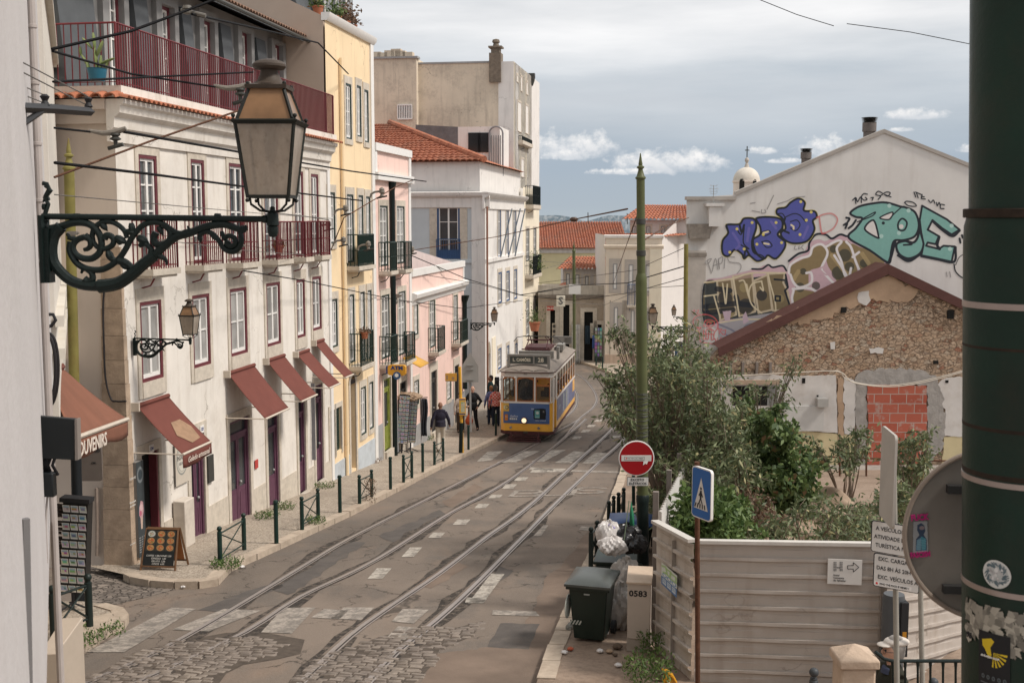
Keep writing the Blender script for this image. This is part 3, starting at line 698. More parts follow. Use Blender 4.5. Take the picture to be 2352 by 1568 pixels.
def tileroof(name,root,o,eu,ev,nu,m,lu,lv,course=.35,amp=.05,rows=None):
 """corrugated tile field: o origin (eave corner), eu along eave, ev up slope (unit vectors); lu, lv lengths"""
 o=Vector(o);eu=Vector(eu);ev=Vector(ev);nn=eu.cross(ev).normalized()
 if nn.z<0:nn=-nn
 nv=max(1,int(lv/course));k=nu*6;vs=[];fs=[]
 mb=MB()
 for j in range(nv):
  v0=lv*j/nv;v1=lv*(j+1)/nv
  base_=len(vs)
  for jj,v in((0,v0),(1,v1)):
   lift=.03 if jj==0 else .0
   for i in range(k+1):
    u=lu*i/k;h=abs(sin(pi*nu*i/k))**.8*amp;vs.append(o+eu*u+ev*v+nn*(h+lift+(.004*random.uniform(-1,1))))
  w=k+1
  for i in range(k):fs.append((base_+i,base_+i+1,base_+w+i+1,base_+w+i))
  b2=len(vs)
  for i in range(k+1):vs.append(vs[base_+i]-nn*.035)
  for i in range(k):fs.append((base_+i,base_+i+1,b2+i+1,b2+i))
 mb.add(vs,fs);return mb.build(name,m,root,sharp=50)
H=lambda F,l:[F.rect(*q)for q in l]
wx1=F0.uz(757,700)[0]
b0=F0.pt(0,gz(F0.pt(0,0).y));WB=thing('town_house','white corner town house with burgundy windows and a railed roof terrace','building',b0)
win1=H(F0,[(318,368,694.5,882),(438.5,478.5,679,848),(525,564,664,821),(609,641,651,798),(678.5,698,642.6,778),(715,735.5,636,761)])
win2=H(F0,[(315,357,354,614),(435,466,365,606),(523,557,374,600),(603,635,382,594),(673,694,392,590),(712,729,399,587)])
dA=F0.rect(322,362,1046,1302);dB=F0.rect(434,466,1000,1250);dC=F0.rect(525,571,971,1215);dD=F0.rect(612,638,958,1170);dE=F0.rect(683,699,920,1138);dF=F0.rect(722,739,886,1111)
sgn=F0.rect(395,427,1020,1119)
ztop=F0.uz(266,262)[1]
holes=win1+win2+[dA,dB,dC,dD,dE,dF]
wall(F0,0,wx1,gz(F0.pt(wx1,0).y)-1.0,ztop,holes,.18).build('front_wall',WHITE_ST,WB,recalc=True)
for i,r in enumerate(win1):window(F0,WB,r,gm=CURT,sur=(.13,.26,.30),rows=2)
for i,r in enumerate(win2):window(F0,WB,r,gm=GLASS if i not in(1,2)else GLASSD,sur=(.13,.28,0),rows=4,name='balcony_door')
dd=MB(F0.M).box(dA[0],dA[1],-.17,-.15,dA[2]-.3,dA[3]).build('doorway',DKINT,WB)
mb=MB(F0.M);mb.box(dA[0]-.12,dA[0],-.05,.03,dA[2]-.4,dA[3]+.2);mb.box(dA[1],dA[1]+.12,-.05,.03,dA[2]-.4,dA[3]+.2);mb.box(dA[0],dA[1],-.05,.03,dA[3],dA[3]+.2);mb.build('surround',STONE,dd)
mb=MB(F0.M);mb.box(dA[1]-.1,dA[1]-.04,-.14,.02,dA[2],dA[3]-.02).build('open_leaf',BURG,dd)
door(F0,WB,dB,PURP,leaves=2);MB(F0.M).box(dB[0]+.14,dB[1]-.1,-.105,-.085,dB[2]+.35,dB[2]+1.05).build('door_panel',REDDOOR,WB)['label']='bright red lower door panel'
for r in(dC,dD,dE,dF):door(F0,WB,r,PURP,leaves=2 if r is dC else 1)
ed=[0.0]+sorted(sum([[r[0]-.16,r[1]+.16]for r in(dA,dB,dC,dD,dE,dF)],[]))+[wx1]
for a,b in zip(ed[::2],ed[1::2]):
 if b-a>.1:
  ym=F0.pt((a+b)/2,0).y;MB(F0.M).box(a,b,-.02,.02,gz(ym)-.6,gz(ym)+.75-.02*random.random()).build('plinth',STONE,WB)
mb=MB(F0.M);zb=gz(b0.y)-.3;z=zb;k=0;zq=F0.uz(270,566)[1]
while z<zq:
 hh=random.uniform(.38,.62);hh=min(hh,zq-z);f=1-(z-zb)/(zq-zb);wdt=.34+.16*f;mb.box(-.03-.05*f,.02+.20*f,-wdt,.035+.05*f,z,z+hh-.008);z+=hh;k+=1
mb.build('quoins',QUOIN,WB)
mb=MB(F0.M);mb.box(0,wx1,-7.5,-.2,zb-1.5,ztop+.2);mb.box(0,.12,-.2,-.003,zb-1.5,ztop+.2);mb.build('end_wall',SHADE_ST,WB)
zdeck=F0.uz(296,199,.3)[1]
cp=[(-.02,-.75),(.05,-.75),(.06,-.55),(.12,-.5),(.14,-.32),(.24,-.24),(.26,-.12),(.32,-.08),(.32,0),(-.02,0)]
zc0=zdeck-.24
_corn(F0,WB,-.25,wx1,zc0,cp,WHITE_ST,'cornice')
mb=MB(F0.M);mb.box(-.30,0,-7.5,-.02,zc0-.18,zc0);mb.box(-.12,0,-7.5,-.02,zc0-.42,zc0-.18);mb.build('side_cornice',SHADE_ST,WB)
MB(F0.M).box(-.2,wx1+.1,-7.4,.26,zc0+.04,zdeck).build('terrace_slab',WHITE_ST,WB)
tile_edge(F0.M,(-.35,.44,0),(wx1+.15,.44,0),zc0+.0,(0,1,0),TERRA,WB,ln=.3,drop=.07)
tile_edge(F0.M,(-.46,-6.5,0),(-.46,.3,0),zc0+.0,(-1,0,0),TERRA,WB,ln=.3,drop=.07,pitch=.26,rr=.12)
rh=F0.uz(283,57.4,.22)[1]-zdeck
railing(F0.M,[(-.22,-3.2),(-.22,.20)],zdeck,rh,BURGRAIL,WB,step=.14,name='terrace_railing',r=.008,mid=False)
railing(F0.M,[(-.22,.20),(wx1,.20)],zdeck,rh,BURGRAIL,WB,step=.095,name='terrace_railing',r=.010,mid=False)
for a,b,py,wp in((304,416,619,.42),(425,519,609,.42),(518,600,604,.42),(601,675,597,.42),(668,722,591,.42),(706,763,587,.42)):balcony(F0,WB,a,py,b,wp,BURGRAIL,hgt=.92,step=.1)
AW=-1.25
at_u1=F0.uz(727,180,AW)[0];zr=F0.uz(727,104,AW+.45)[1]
aw_=[F0.rect(*q,AW)for q in((236,270,-60,196),(360,389,8,208),(458,482,43,228),(546,567,70,236),(623,641,99,248),(680,697,121,262))]
for r in aw_:pass
wall(F0,-.1,at_u1,zdeck,zr,[(r[0],r[1],zdeck+.05,min(r[3],zr-.3))for r in aw_],.12,AW).build('attic_wall',GREYCL,WB)
for r in aw_:window(F0,WB,(r[0],r[1],zdeck+.05,min(r[3],zr-.3)),sur=None,rows=4,w=AW,depth=.1,gm=GLASS,name='terrace_door')
prev=-.1
for i,r in enumerate(aw_):
 a,b=prev+.0,r[0]-.3
 if b-a>.5:
  mb=MB(F0.M);n0=a+.22
  mb.add([(n0,AW+.30,zdeck),(b-.35,AW+.30,zdeck),(b-.35,AW+.08,zr-.35),(n0,AW+.08,zr-.35),(n0,AW+.01,zdeck),(b-.35,AW+.01,zdeck),(b-.35,AW+.01,zr-.35),(n0,AW+.01,zr-.35)],[(0,1,2,3),(0,4,7,3),(1,5,6,2),(3,2,6,7)])
  mb.build('slate_slope',SLATE,WB)
 mb=MB(F0.M);mb.box(r[0]-.26,r[0]-.003,AW,AW+.12,zdeck,zr-.2);mb.box(r[1]+.003,r[1]+.2,AW,AW+.12,zdeck,zr-.2);mb.box(r[0]-.003,r[1]+.003,AW,AW+.12,min(r[3],zr-.3)+.003,zr-.2);mb.build('dormer_frame',GREYCL,WB)
 prev=r[1]+.2
mb=MB(F0.M);mb.box(-.1,at_u1,-7.2,AW-.13,zdeck,zr);mb.build('attic_side_wall',SHADE_ST,WB)
mb=MB(F0.M);mb.add([(-.3,AW+.62,zr-.05),(at_u1+.3,AW+.62,zr-.05),(at_u1+.3,-4.5,zr+1.0),(-.3,-4.5,zr+1.0),(-.3,AW+.62,zr-.14),(at_u1+.3,AW+.62,zr-.14),(at_u1+.3,-7.3,zr-.14),(-.3,-7.3,zr-.14)],[(0,1,2,3),(0,1,5,4),(1,2,6,5),(3,0,4,7),(2,3,7,6)])
mb.build('roof',SLATE,WB)
tile_edge(F0.M,(-.3,AW+.72,0),(at_u1+.35,AW+.72,0),zr-.02,(0,1,0),mat('old_brown_tiles',(.22,.13,.09),.9,.3,8,dirt=.5),WB,ln=.5,drop=.2)
mb=MB(F0.M);mb.tube([(-.3,AW+.78,zr-.14),(at_u1+.3,AW+.78,zr-.14)],.05,8).build('gutter',DARKM,WB)
yu0,yu1=wx1,F0.uz(862,700)[0];pb=F0.pt(yu0,gz(F0.pt(yu0,0).y));YB=thing('town_house','tall ochre yellow town house with dark green shutters and balconies','building',pb)
YR=[(752,767.6,441,560),(795,810,446,604),(821.6,832.5,448,606),(839,849,451,606),(759,773,688,800),(801,812,677,835),(826,836,671,832),(843,852,667,825),(827,839,891,1002),(846.5,856,879,988),(792,805,190,318),(817.5,827.5,195,313),(835,844.5,205,326),(756,767,945,1052),(770,783,938,1040)]
yr=H(F0,YR);zyt=F0.uz(800,66)[1]
arch_=F0.rect(803,815.5,884,1085)
wall(F0,yu0,yu1,gz(F0.pt(yu1,0).y)-.6,zyt,yr+[arch_],.18).build('front_wall',YELL_ST,YB)
for i,r in enumerate(yr):
 if i in(13,14):continue
 window(F0,YB,r,fm=DKGREEN,gm=GLASS if i%3 else CURT,sur=(.12,.22,.0 if i in(1,2,3,5,6,7)else .16),rows=4 if i not in(8,9)else 3,fw=.05)
for r in yr[13:]:
 mb=MB(F0.M);mb.box(r[0],r[1],-.12,-.06,r[2],r[3])
 for k in range(14):z=r[2]+.1+(r[3]-r[2]-.2)*k/14;mb.add([(r[0]+.06,-.055,z),(r[1]-.06,-.055,z),(r[1]-.06,-.03,z+.03),(r[0]+.06,-.03,z+.03)],[(0,1,2,3)])
 sh=mb.build('shutter',DKGREEN,YB)
 mb=MB(F0.M);mb.box(r[0]-.1,r[0],-.03,.03,r[2]-.1,r[3]+.15);mb.box(r[1],r[1]+.1,-.03,.03,r[2]-.1,r[3]+.15);mb.box(r[0],r[1],-.03,.03,r[3],r[3]+.15);mb.build('surround',STONE,sh)
mb=MB(F0.M);a,b,c_,d=arch_;R=(b-a)/2
mb.box(a,b,-.3,-.17,c_,d);dr=mb.build('arched_door',mat('brown_door',(.10,.075,.055),.6,.2,6),YB)
mb=MB(F0.M);n=10
arc=[((a+b)/2-R*1.0*cos(pi*k/n),d+R*sin(pi*k/n)*.9)for k in range(n+1)];ar2=[((a+b)/2-(R+.14)*cos(pi*k/n),d+(R+.14)*sin(pi*k/n)*.95)for k in range(n+1)]
mb.add([(x,.03,z)for x,z in arc]+[(x,.03,z)for x,z in ar2]+[(x,-.02,z)for x,z in arc]+[(x,-.02,z)for x,z in ar2],[(i,i+1,n+1+i+1,n+1+i)for i in range(n)]+[(i,i+1,2*n+2+i+1,2*n+2+i)for i in range(n)])
mb.box(a-.14,a,-.02,.03,c_-.3,d);mb.box(b,b+.14,-.02,.03,c_-.3,d);mb.build('surround',STONE,dr)
mb=MB(F0.M);mb.add([((a+b)/2,.012,d)]+[(x,.012,z)for x,z in arc],[(0,i+1,i+2)for i in range(n)]);mb.build('fanlight',GLASSD,dr)
zy=gz(F0.pt(yu0+2,0).y);
for a2,b2 in((yu0+.05,arch_[0]-.15),(arch_[1]+.15,yu1-.3)):MB(F0.M).box(a2,b2,-.02,.025,zy-1,F0.uz(840,1018)[1]).build('plinth',BLUEBASE,YB)
MB(F0.M).box(yu1-.32,yu1,-.05,.05,gz(F0.pt(yu1,0).y)-.5,zyt-.05).build('corner_strip',WHITEP,YB)
MB(F0.M).box(wx1-.12,wx1+.1,-.05,.045,gz(F0.pt(wx1,0).y)-.5,F0.uz(753,330)[1]).build('corner_strip',WHITEP,YB)
_corn(F0,YB,yu0-.02,yu1+.05,zyt,[(-.1,-.12),(.06,-.12),(.14,-.02),(.16,.1),(-.1,.1)],WHITEP,'cornice')
mb=MB(F0.M);mb.add([(yu0,-.05,zb),(yu0,-9,zb),(yu0,-9,zyt+2.6),(yu0,-3.2,zyt+2.4),(yu0,-1.8,zyt+.9),(yu0,-.9,zyt+.4),(yu0,-.05,zyt)],[(0,1,2,3,4,5,6)])
mb.add([(yu1,-.05,zb),(yu1,-9,zb),(yu1,-9,zyt+.1),(yu1,-.05,zyt)],[(0,1,2,3)]);mb.box(yu0+.02,yu1-.02,-9,-.3,zb,zyt);mb.build('side_wall',mat('tan_side_wall',(.46,.36,.29),.9,.06,1.5),YB,recalc=False)
mb=MB(F0.M);ud=F0.uz(789,500,.08)[0];mb.tube([(ud,.08,zy-.3),(ud,.08,zyt-1)],.055,8);mb.build('downpipe',YELL_ST,YB)
mb=MB(F0.M)
mz0,mz1=zyt+.1,zyt+2.5
mb.add([(yu0+1,-1.0,mz0),(yu1-.8,-1.0,mz0),(yu1-1.2,-1.9,mz1),(yu0+1,-1.9,mz1),(yu0+1,-8,mz0),(yu1-.8,-8,mz0),(yu1-1.2,-7,mz1),(yu0+1,-7,mz1)],[(0,1,2,3),(1,5,6,2),(0,4,7,3),(3,2,6,7)]);mb.build('mansard',SLATE,YB)
for px in(752,777,800):
 u=F0.uz(px,40,-.85)[0];dm=MB(F0.M).box(u-.5,u+.5,-2.2,-.85,mz0,mz0+2.0).box(u-.6,u+.6,-2.2,-.75,mz0+2.0,mz0+2.12).build('dormer',SLATE,YB)
 MB(F0.M).box(u-.32,u+.32,-.86,-.82,mz0+.3,mz0+1.7).build('dormer_sash',WHITEP,dm)
 MB(F0.M).box(u-.24,u-.04,-.83,-.80,mz0+.4,mz0+1.6).box(u+.04,u+.24,-.83,-.80,mz0+.4,mz0+1.6).build('dormer_pane',GLASS,dm)
balcony(F0,YB,796,612,863,.4,DKGREEN,solid=mat('green_mesh',(.03,.09,.06),.8,.3,10),step=.1)
balcony(F0,YB,801,842,862,.42,DKGREEN,hgt=1.0,step=.1,scroll=True)
pu0,pu1=yu1,F0.uz(944,700)[0];pb=F0.pt(pu0,gz(F0.pt(pu0,0).y));PB=thing('town_house','narrow pink town house with a white framed parapet and two rows of balconies','building',pb)
PR=H(F0,[(871,889,472,612),(910,927.6,473,606),(875,893,679,826),(913.6,930,671,818)]);zpt=F0.uz(900,337)[1];zpm=F0.uz(900,404)[1]
pd=H(F0,[(880,896,872,1040),(917,932,880,1020)])
wall(F0,pu0,pu1,gz(F0.pt(pu1,0).y)-.6,zpt,PR+pd,.16).build('front_wall',PINK_ST,PB)
for r in PR:window(F0,PB,r,fm=DKGREEN,gm=CURT,sur=(.14,.2,0),rows=4,fw=.05,name='balcony_door')
door(F0,PB,pd[0],mat('olive_shop_door',(.22,.25,.05),.5,.3,5),leaves=1);door(F0,PB,pd[1],mat('dark_shop_door',(.06,.055,.05),.5,.2,5),leaves=1)
mb=MB(F0.M);mb.box(pu0,pu0+.25,0,.06,zpm,zpt);mb.box(pu1-.28,pu1,0,.06,zpm,zpt);mb.box(pu0,pu1,0.001,.1,zpt-.25,zpt);mb.box(pu0,pu1+.05,0.001,.16,zpm-.2,zpm+.05);mb.box(pu1-.3,pu1,-.02,.04,gz(F0.pt(pu1,0).y)-.5,zpm-.2);mb.build('parapet_frame',WHITEP,PB)
mb=MB(F0.M);zg=F0.uz(880,970)[1]
for a2,b2 in((pu0,pd[0][0]-.15),(pd[0][1]+.15,pd[1][0]-.15),(pd[1][1]+.15,pu1-.3)):MB(F0.M).box(a2,b2,-.02,.02,zg-2.2,zg).build('plinth',GREYBASE,PB)
balcony(F0,PB,869,623,906,.45,DKGREEN);balcony(F0,PB,903,619,949,.45,DKGREEN)
balcony(F0,PB,871,838,910,.45,DKGREEN,scroll=True);balcony(F0,PB,906,832,957,.45,DKGREEN,scroll=True)
mb=MB(F0.M);ud=F0.uz(904,700,.1)[0];mb.tube([(ud,.1,gz(F0.pt(ud,0).y)-.1),(ud,.1,zpm-.35)],.09,8);mb.tube([(ud,.1,zpm-.5),(ud,.1,zpm-.22)],[.09,.15],8);mb.build('downpipe',BLACKG,PB)
box_shell(F0,PB,pu0,pu1,gz(F0.pt(pu1,0).y)-1,zpt-.9,.17,8,PINK_ST,'side_wall')
MB(F0.M).box(pu0,pu1,-.17,-.02,zpt-1.2,zpt-.001).build('parapet',WHITEP,PB)
qu0,qu1=pu1,F0.uz(1066,800)[0];pb=F0.pt(qu0,gz(F0.pt(qu0,0).y));QB=thing('town_house','lower pink town house with a white moulded cornice beside the tram stop','building',pb)
QR=H(F0,[(950,959,693,771),(986,998,691,800),(1041,1050,679,784),(950,961,876,934),(1026,1035,869,920)]);qd=H(F0,[(989,1002,855,995),(1043,1053,841,981)])
zqt=F0.uz(1000,612)[1];zqm=F0.uz(1000,668)[1]
wall(F0,qu0,qu1,gz(F0.pt(qu1,0).y)-.6,zqt,QR+qd,.16).build('front_wall',PINK_ST,QB)
for i,r in enumerate(QR):window(F0,QB,r,fm=DKGREEN,gm=CURT,sur=(.14,.2,0 if i in(1,2)else .15),rows=4,fw=.05,name='window')
for r in qd:door(F0,QB,r,mat('dark_shop_door',(.06,.055,.05)),leaves=1,sur=(.2,.35))
_corn(F0,QB,qu0,qu1+.1,zqm,[(-.02,-.3),(.04,-.3),(.08,-.15),(.2,-.05),(.24,.1),(.1,.16),(-.02,.16)],WHITEP,'cornice')
_corn(F0,QB,qu0,qu1,zqt,[(-.1,-.22),(.07,-.22),(.07,.04),(-.1,.04)],WHITEP,'coping')
MB(F0.M).box(qu1-.22,qu1,-.02,.03,zqm+.16,zqt-.22).build('corner_strip',WHITEP,QB)
mb=MB(F0.M);zg=F0.uz(1020,930)[1]
for a2,b2 in((qu0,qd[0][0]-.2),(qd[0][1]+.2,qd[1][0]-.2),(qd[1][1]+.2,qu1)):MB(F0.M).box(a2,b2,-.02,.02,zg-2.2,zg).build('plinth',GREYBASE,QB)
balcony(F0,QB,983,809,1025,.45,DKGREEN);balcony(F0,QB,1036,789,1077,.45,DKGREEN)
mb=MB(F0.M);ud=F0.uz(1068,800,.12)[0];mb.tube([(ud,.12,gz(F0.pt(ud,0).y)+1.5),(ud,.12,F0.uz(1068,690,.12)[1])],.10,8);mb.tube([(ud,.12,F0.uz(1068,695,.12)[1]),(ud,.12,F0.uz(1068,678,.12)[1])],[.1,.22],8);mb.build('downpipe',BLACKG,QB)
box_shell(F0,QB,qu0,qu1,gz(F0.pt(qu1,0).y)-1,zqt-.7,.17,8,PINK_ST,'side_wall')
mb=MB(F0.M);mb.add([(qu0+.05,-.3,zqt-.7),(qu1,-.3,zqt-.7),(qu1,-7,zqt-.5),(qu0+.05,-7,zqt-.5)],[(0,1,2,3)]);mb.add([(qu1,-.2,zqt-.7),(qu1,-7,zqt-.7),(qu1,-7,zqt-.1),(qu1,-.2,zqt-.1)],[(0,1,2,3)]);mb.build('roof',TERRA,QB,recalc=False)
mb=MB(F0.M);mb.add([(qu0+.06,-.1,zqt+.0),(qu0+.06,-6,zqt+2.3),(qu0+.06,-6,zqt-3),(qu0+.06,-.1,zqt-3),(qu0+.3,-.1,zqt+.0),(qu0+.3,-6,zqt+2.3),(qu0+.3,-6,zqt-3),(qu0+.3,-.1,zqt-3)],[(0,1,2,3),(4,5,6,7),(0,1,5,4),(0,3,7,4)]);mb.build('party_wall',WHITEP,QB)
gu0,gu1=F0.uz(1112,700)[0],F0.uz(1201,700)[0];pb=F0.pt(gu0,-9.2);GB=thing('town_house','pale grey house with blue framed windows and a hipped terracotta roof','building',pb)
GR=H(F0,[(1142.5,1150,466,592),(1161,1167.5,466,590),(1178,1185,466,588),(1143.6,1152,626,698),(1162,1170,623,693),(1180,1187,619,688),(1143,1151,802,850),(1163,1169,795,830),(1182,1188,790,830)])
gar=F0.rect(1119,1127,815,906);zgt=F0.uz(1120,447)[1]
wall(F0,gu0,gu1,-9.6,zgt,GR+[gar],.18).build('front_wall',GREY_ST,GB)
for i,r in enumerate(GR):window(F0,GB,r,fm=BLUEP,gm=GLASS,sur=(.16,.2,.15),rows=3,fw=.09)
MB(F0.M).box(gar[0],gar[1],-.3,-.15,gar[2],gar[3]).build('arched_door',mat('beige_door',(.3,.26,.2)),GB)
mb=MB(F0.M);a,b,c_,d=gar;R=(b-a)/2;arc=[((a+b)/2-R*cos(pi*k/n),d+R*sin(pi*k/n)*1.3)for k in range(n+1)]
mb.add([((a+b)/2,.012,d)]+[(x,.012,z)for x,z in arc],[(0,i+1,i+2)for i in range(n)]);mb.build('door_arch',mat('beige_door',(.3,.26,.2)),GB)
S0=F0.pt(gu0,0);GS=Fac((S0.x,S0.y),(S0.x-SN.x*10,S0.y-SN.y*10),(0,-1))
gw=GS.rect(1056,1003.5,465,595);gw=(min(gw[0],gw[1]),max(gw[0],gw[1]),gw[2],gw[3])
gvw=GS.rect(1109,1090,692,980)
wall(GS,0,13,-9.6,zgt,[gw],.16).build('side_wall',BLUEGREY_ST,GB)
window(GS,GB,gw,fm=BLUEP,gm=GLASSD,sur=(.38,.45,.1),rows=3,fw=.09,depth=.1)
railing(GS.M,[(gw[0]-.02,.06),(gw[1]+.02,.06)],gw[2]-.02,1.0,BLUEP,GB,step=.12,name='window_rail');MB(GS.M).box(gw[0],gw[1],.01,.03,gw[2],gw[2]+.45).build('window_panel',BLUEP,GB)
mb=MB(F0.M);mb.box(gu0-.12,gu0+.55,-.6,.08,-9.6,zgt-.02);mb.build('corner_pilaster',GREY_ST,GB)
_corn(F0,GB,gu0-.3,gu1,zgt,[(-.02,-.75),(.08,-.7),(.08,-.2),(.3,-.08),(.38,.08),(.2,.12),(-.02,.12)],GREY_ST,'cornice')
_corn(GS,GB,-.3,13,zgt+.002,[(-.02,-.7),(.08,-.65),(.08,-.2),(.28,-.08),(.34,.078),(.2,.118),(-.02,.118)],GREY_ST,'cornice')
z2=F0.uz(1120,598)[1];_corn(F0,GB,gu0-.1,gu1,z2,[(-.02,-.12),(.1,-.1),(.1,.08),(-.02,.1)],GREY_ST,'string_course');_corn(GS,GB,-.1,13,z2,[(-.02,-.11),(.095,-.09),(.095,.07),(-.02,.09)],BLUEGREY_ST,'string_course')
mb=MB(F0.M);ud=gu0+.1;mb.tube([(ud-.3,.2,-9),(ud-.3,.2,zgt-.6)],.05,6);mb.build('copper_pipe',mat('copper_pipe',(.25,.12,.08)),GB)
mb=MB(F0.M);a0=F0.uz(1195,800)[0];mb.box(gu0+.56,gar[0]-.3,-.02,.05,-9.6,F0.uz(1120,770)[1]);mb.box(gar[1]+.3,gar[1]+1.3,-.02,.04,-9.6,F0.uz(1140,770)[1]);mb.build('plinth',CREAM,GB)
box_shell(F0,GB,gu0+.3,gu1,-9.5,zgt-.1,.3,12.5,GREY_ST,'inner_wall')
zr0=F0.uz(1175,388)[1]
mb=MB(F0.M);mb.box(gu0+.25,gu1+.6,-12.4,-.25,zgt+.1,zr0);mb.build('attic_band',GREY_ST,GB)
A=F0.pt(gu0-.05,zr0,.05);B=F0.pt(gu1+.5,zr0,.05);Cc=F0.pt(gu0-.05,zr0,-14)
RA=GS.at_u(895,286,0)
rl=ray(895,288)
tt=(S0+SD*4.5).dot(SD)/rl.dot(SD);R0=rl*tt;R1v=ray(1172,385);
R0=Vector(R0)
mb=MB();mb.add([A,Cc,R0+Vector((-SN.x,-SN.y,0))*6,R0],[(0,3,2,1)]);
mb.add([A,B,R0],[(0,1,2)])
mb.add([B,F0.pt(gu1+.5,zr0,-14),R0+Vector((-SN.x,-SN.y,0))*6,R0],[(0,1,2,3)]);mb.build('roof',TERRA,GB,recalc=False)
ev=(R0-A);Lc=-SN
def tilefield(name,root,A,C,T0,T1,m,n_u=40,n_v=14,amp=.07):
 """barrel tile rows between eave A-C and top T0-T1"""
 A,C,T0,T1=map(Vector,(A,C,T0,T1));mb=MB();nn=(C-A).cross(T0-A).normalized();nn=nn if nn.z>0 else-nn
 k=n_u*4;vs=[];fs=[]
 for j in range(n_v):
  o=len(vs)
  for jj in(0,1):
   v=(j+jj)/n_v
   for i in range(k+1):
    u=i/k;q=(A*(1-u)+C*u)*(1-v)+(T0*(1-u)+T1*u)*v;h=amp*abs(sin(pi*n_u*u))**.7+(.05 if jj==0 else 0);vs.append(q+nn*(h+.03+random.uniform(-.008,.008)))
  w=k+1;fs+=[(o+i,o+i+1,o+w+i+1,o+w+i)for i in range(k)]
  o2=len(vs)
  for i in range(k+1):vs.append(vs[o+i]-nn*.05)
  fs+=[(o+i,o+i+1,o2+i+1,o2+i)for i in range(k)]
 mb.add(vs,fs);return mb.build(name,m,root,recalc=False,sharp=60)
def terramat():
 m,nt,b,v=base('barrel_tiles');n=noise(nt,v,3.5,2,.9);n2=noise(nt,v,.6,6,.65);n3=noise(nt,v,11,3,.6)
 c=mix(nt,ramp(nt,n,.3,.7),(.25,.075,.04),(.44,.16,.085));c=mix(nt,mathn(nt,'MULTIPLY',ramp(nt,n2,.5,.68),.55),c,(.20,.12,.085));c=mix(nt,mathn(nt,'MULTIPLY',ramp(nt,n3,.55,.7),.5),c,(.50,.27,.18))
 L(nt,c,b.inputs['Base Color']);b.inputs['Roughness'].default_value=.9;return m
TILES=terramat()
tilefield('roof_tiles',GB,A,Cc,R0,R0-SN*6,TILES,46,16)
mb=MB();mb.tube([A+Vector((0,0,.1)),R0+Vector((0,0,.15))],.17,8);mb.build('hip_tiles',TILES,GB)
tu0=F0.uz(1201,700)[0];tu1=F0.uz(1238,700)[0]
pb=F0.pt(tu0,-9.2);TB=thing('apartment_building','tall cream apartment building with a stained blank side wall','building',pb)
zt=F0.uz(1181,142,-.5)[1];zt2=F0.uz(1181,560)[1]
TR=H(F0,[(1208,1215,525,600),(1225,1231,525,600),(1208,1215,690,775),(1226,1231,680,765)])
wall(F0,tu0,tu1,-9.6,F0.uz(1205,430)[1],TR,.15).build('front_wall',CREAM,TB)
for r in TR:window(F0,TB,r,fm=DKGREEN,gm=GLASSD,sur=(.14,.15,0),rows=4,fw=.06)
tuA=F0.uz(1180,300,-.5)[0];tuB=F0.uz(1221,300,-.5)[0]
UR=[F0.rect(*q,-.5)for q in((1189,1197,233,300),(1207,1213.5,241,305),(1197,1203,365,405),(1187,1190,172,187),(1196,1199,176,208),(1209,1212,188,216))]
UR=[r for r in UR]
wall(F0,tuA,tuB,F0.uz(1205,430)[1],zt,UR,.15,-.5).build('upper_wall',CREAM,TB)
for r in UR:window(F0,TB,r,fm=mat('grey_frame',(.25,.25,.25)),gm=GLASSD,sur=(.12,.12,.05),rows=3,fw=.05,w=-.5,depth=.12)
Q0=F0.pt(tuA,0,-.5);TS=Fac((Q0.x,Q0.y),(Q0.x-SN.x*10,Q0.y-SN.y*10),(0,-1))
su=TS.uz(1145,300)[0];sL=TS.uz(962,300)[0];sLL=TS.uz(820,300)[0]
mb=MB(TS.M);mb.box(0,su,-11,.03,-9,zt);mb.build('corner_tower',GREY_ST,TB)
zs1=TS.uz(1050,143)[1];zs2=TS.uz(900,138)[1]
mb=MB(TS.M);mb.add([(su,0,-9),(sL,0,-9),(sL,0,zs1),(su,0,zt),(su,-11,-9),(sL,-11,-9),(sL,-11,zs1),(su,-11,zt)],[(0,1,2,3),(3,2,6,7),(4,5,6,7)]);mb.build('blank_wall',TALLBG,TB)
mb=MB(TS.M);mb.box(sL,sLL,-8,.5,-9,zs2).build('blank_wall',TALLBG,TB)
mb=MB(TS.M);mb.box(su,sL,-.05,.06,zs1-.08,zs1+.02).box(sL-.1,sLL,-.1,.6,zs2,zs2+.12).build('coping',mat('coping_grey',(.3,.3,.3)),TB)
for px in(862,877,893,908,918,935):
 u=TS.uz(px,130)[0];h_=random.uniform(.5,.9);MB(TS.M).box(u-.35,u+.25,-.4,.1,zs2+.1,zs2+h_*.75).build('chimney',mat('sand_chimney',(.55,.46,.36),.9,.1),TB)
gwu=TS.rect(951,919,243,275);gwu=(min(gwu[:2]),max(gwu[:2]),gwu[2],gwu[3]);gg=MB(TS.M).box(gwu[0],gwu[1],.5,.53,gwu[2],gwu[3]).build('window',GLASSD,TB)
mb=MB(TS.M)
for k in range(9):u=gwu[0]+(gwu[1]-gwu[0])*k/8;mb.box(u-.03,u+.03,.55,.6,gwu[2],gwu[3])
for z in(gwu[2],gwu[3]):mb.box(gwu[0],gwu[1],.54,.61,z-.04,z+.04)
mb.build('grille',WHITEP,gg)
mb=MB(TS.M);u=TS.uz(1049,200)[0]
pu=TS.uz(1047,200)[0]
balcony(F0,TB,1207,470,1243,.5,BLACKG,hgt=1.15,solid=mat('green_screen',(.012,.03,.025),.8,.2,8),th=.25);balcony(F0,TB,1205,632,1245,.55,BLACKG,hgt=1.15,th=.2)
balcony(F0,TB,1190,322,1224,.3,BLACKG,hgt=.25,th=.22,w=-.5)
ex0=TS.uz(1130,350)[0];mb=MB(TS.M)
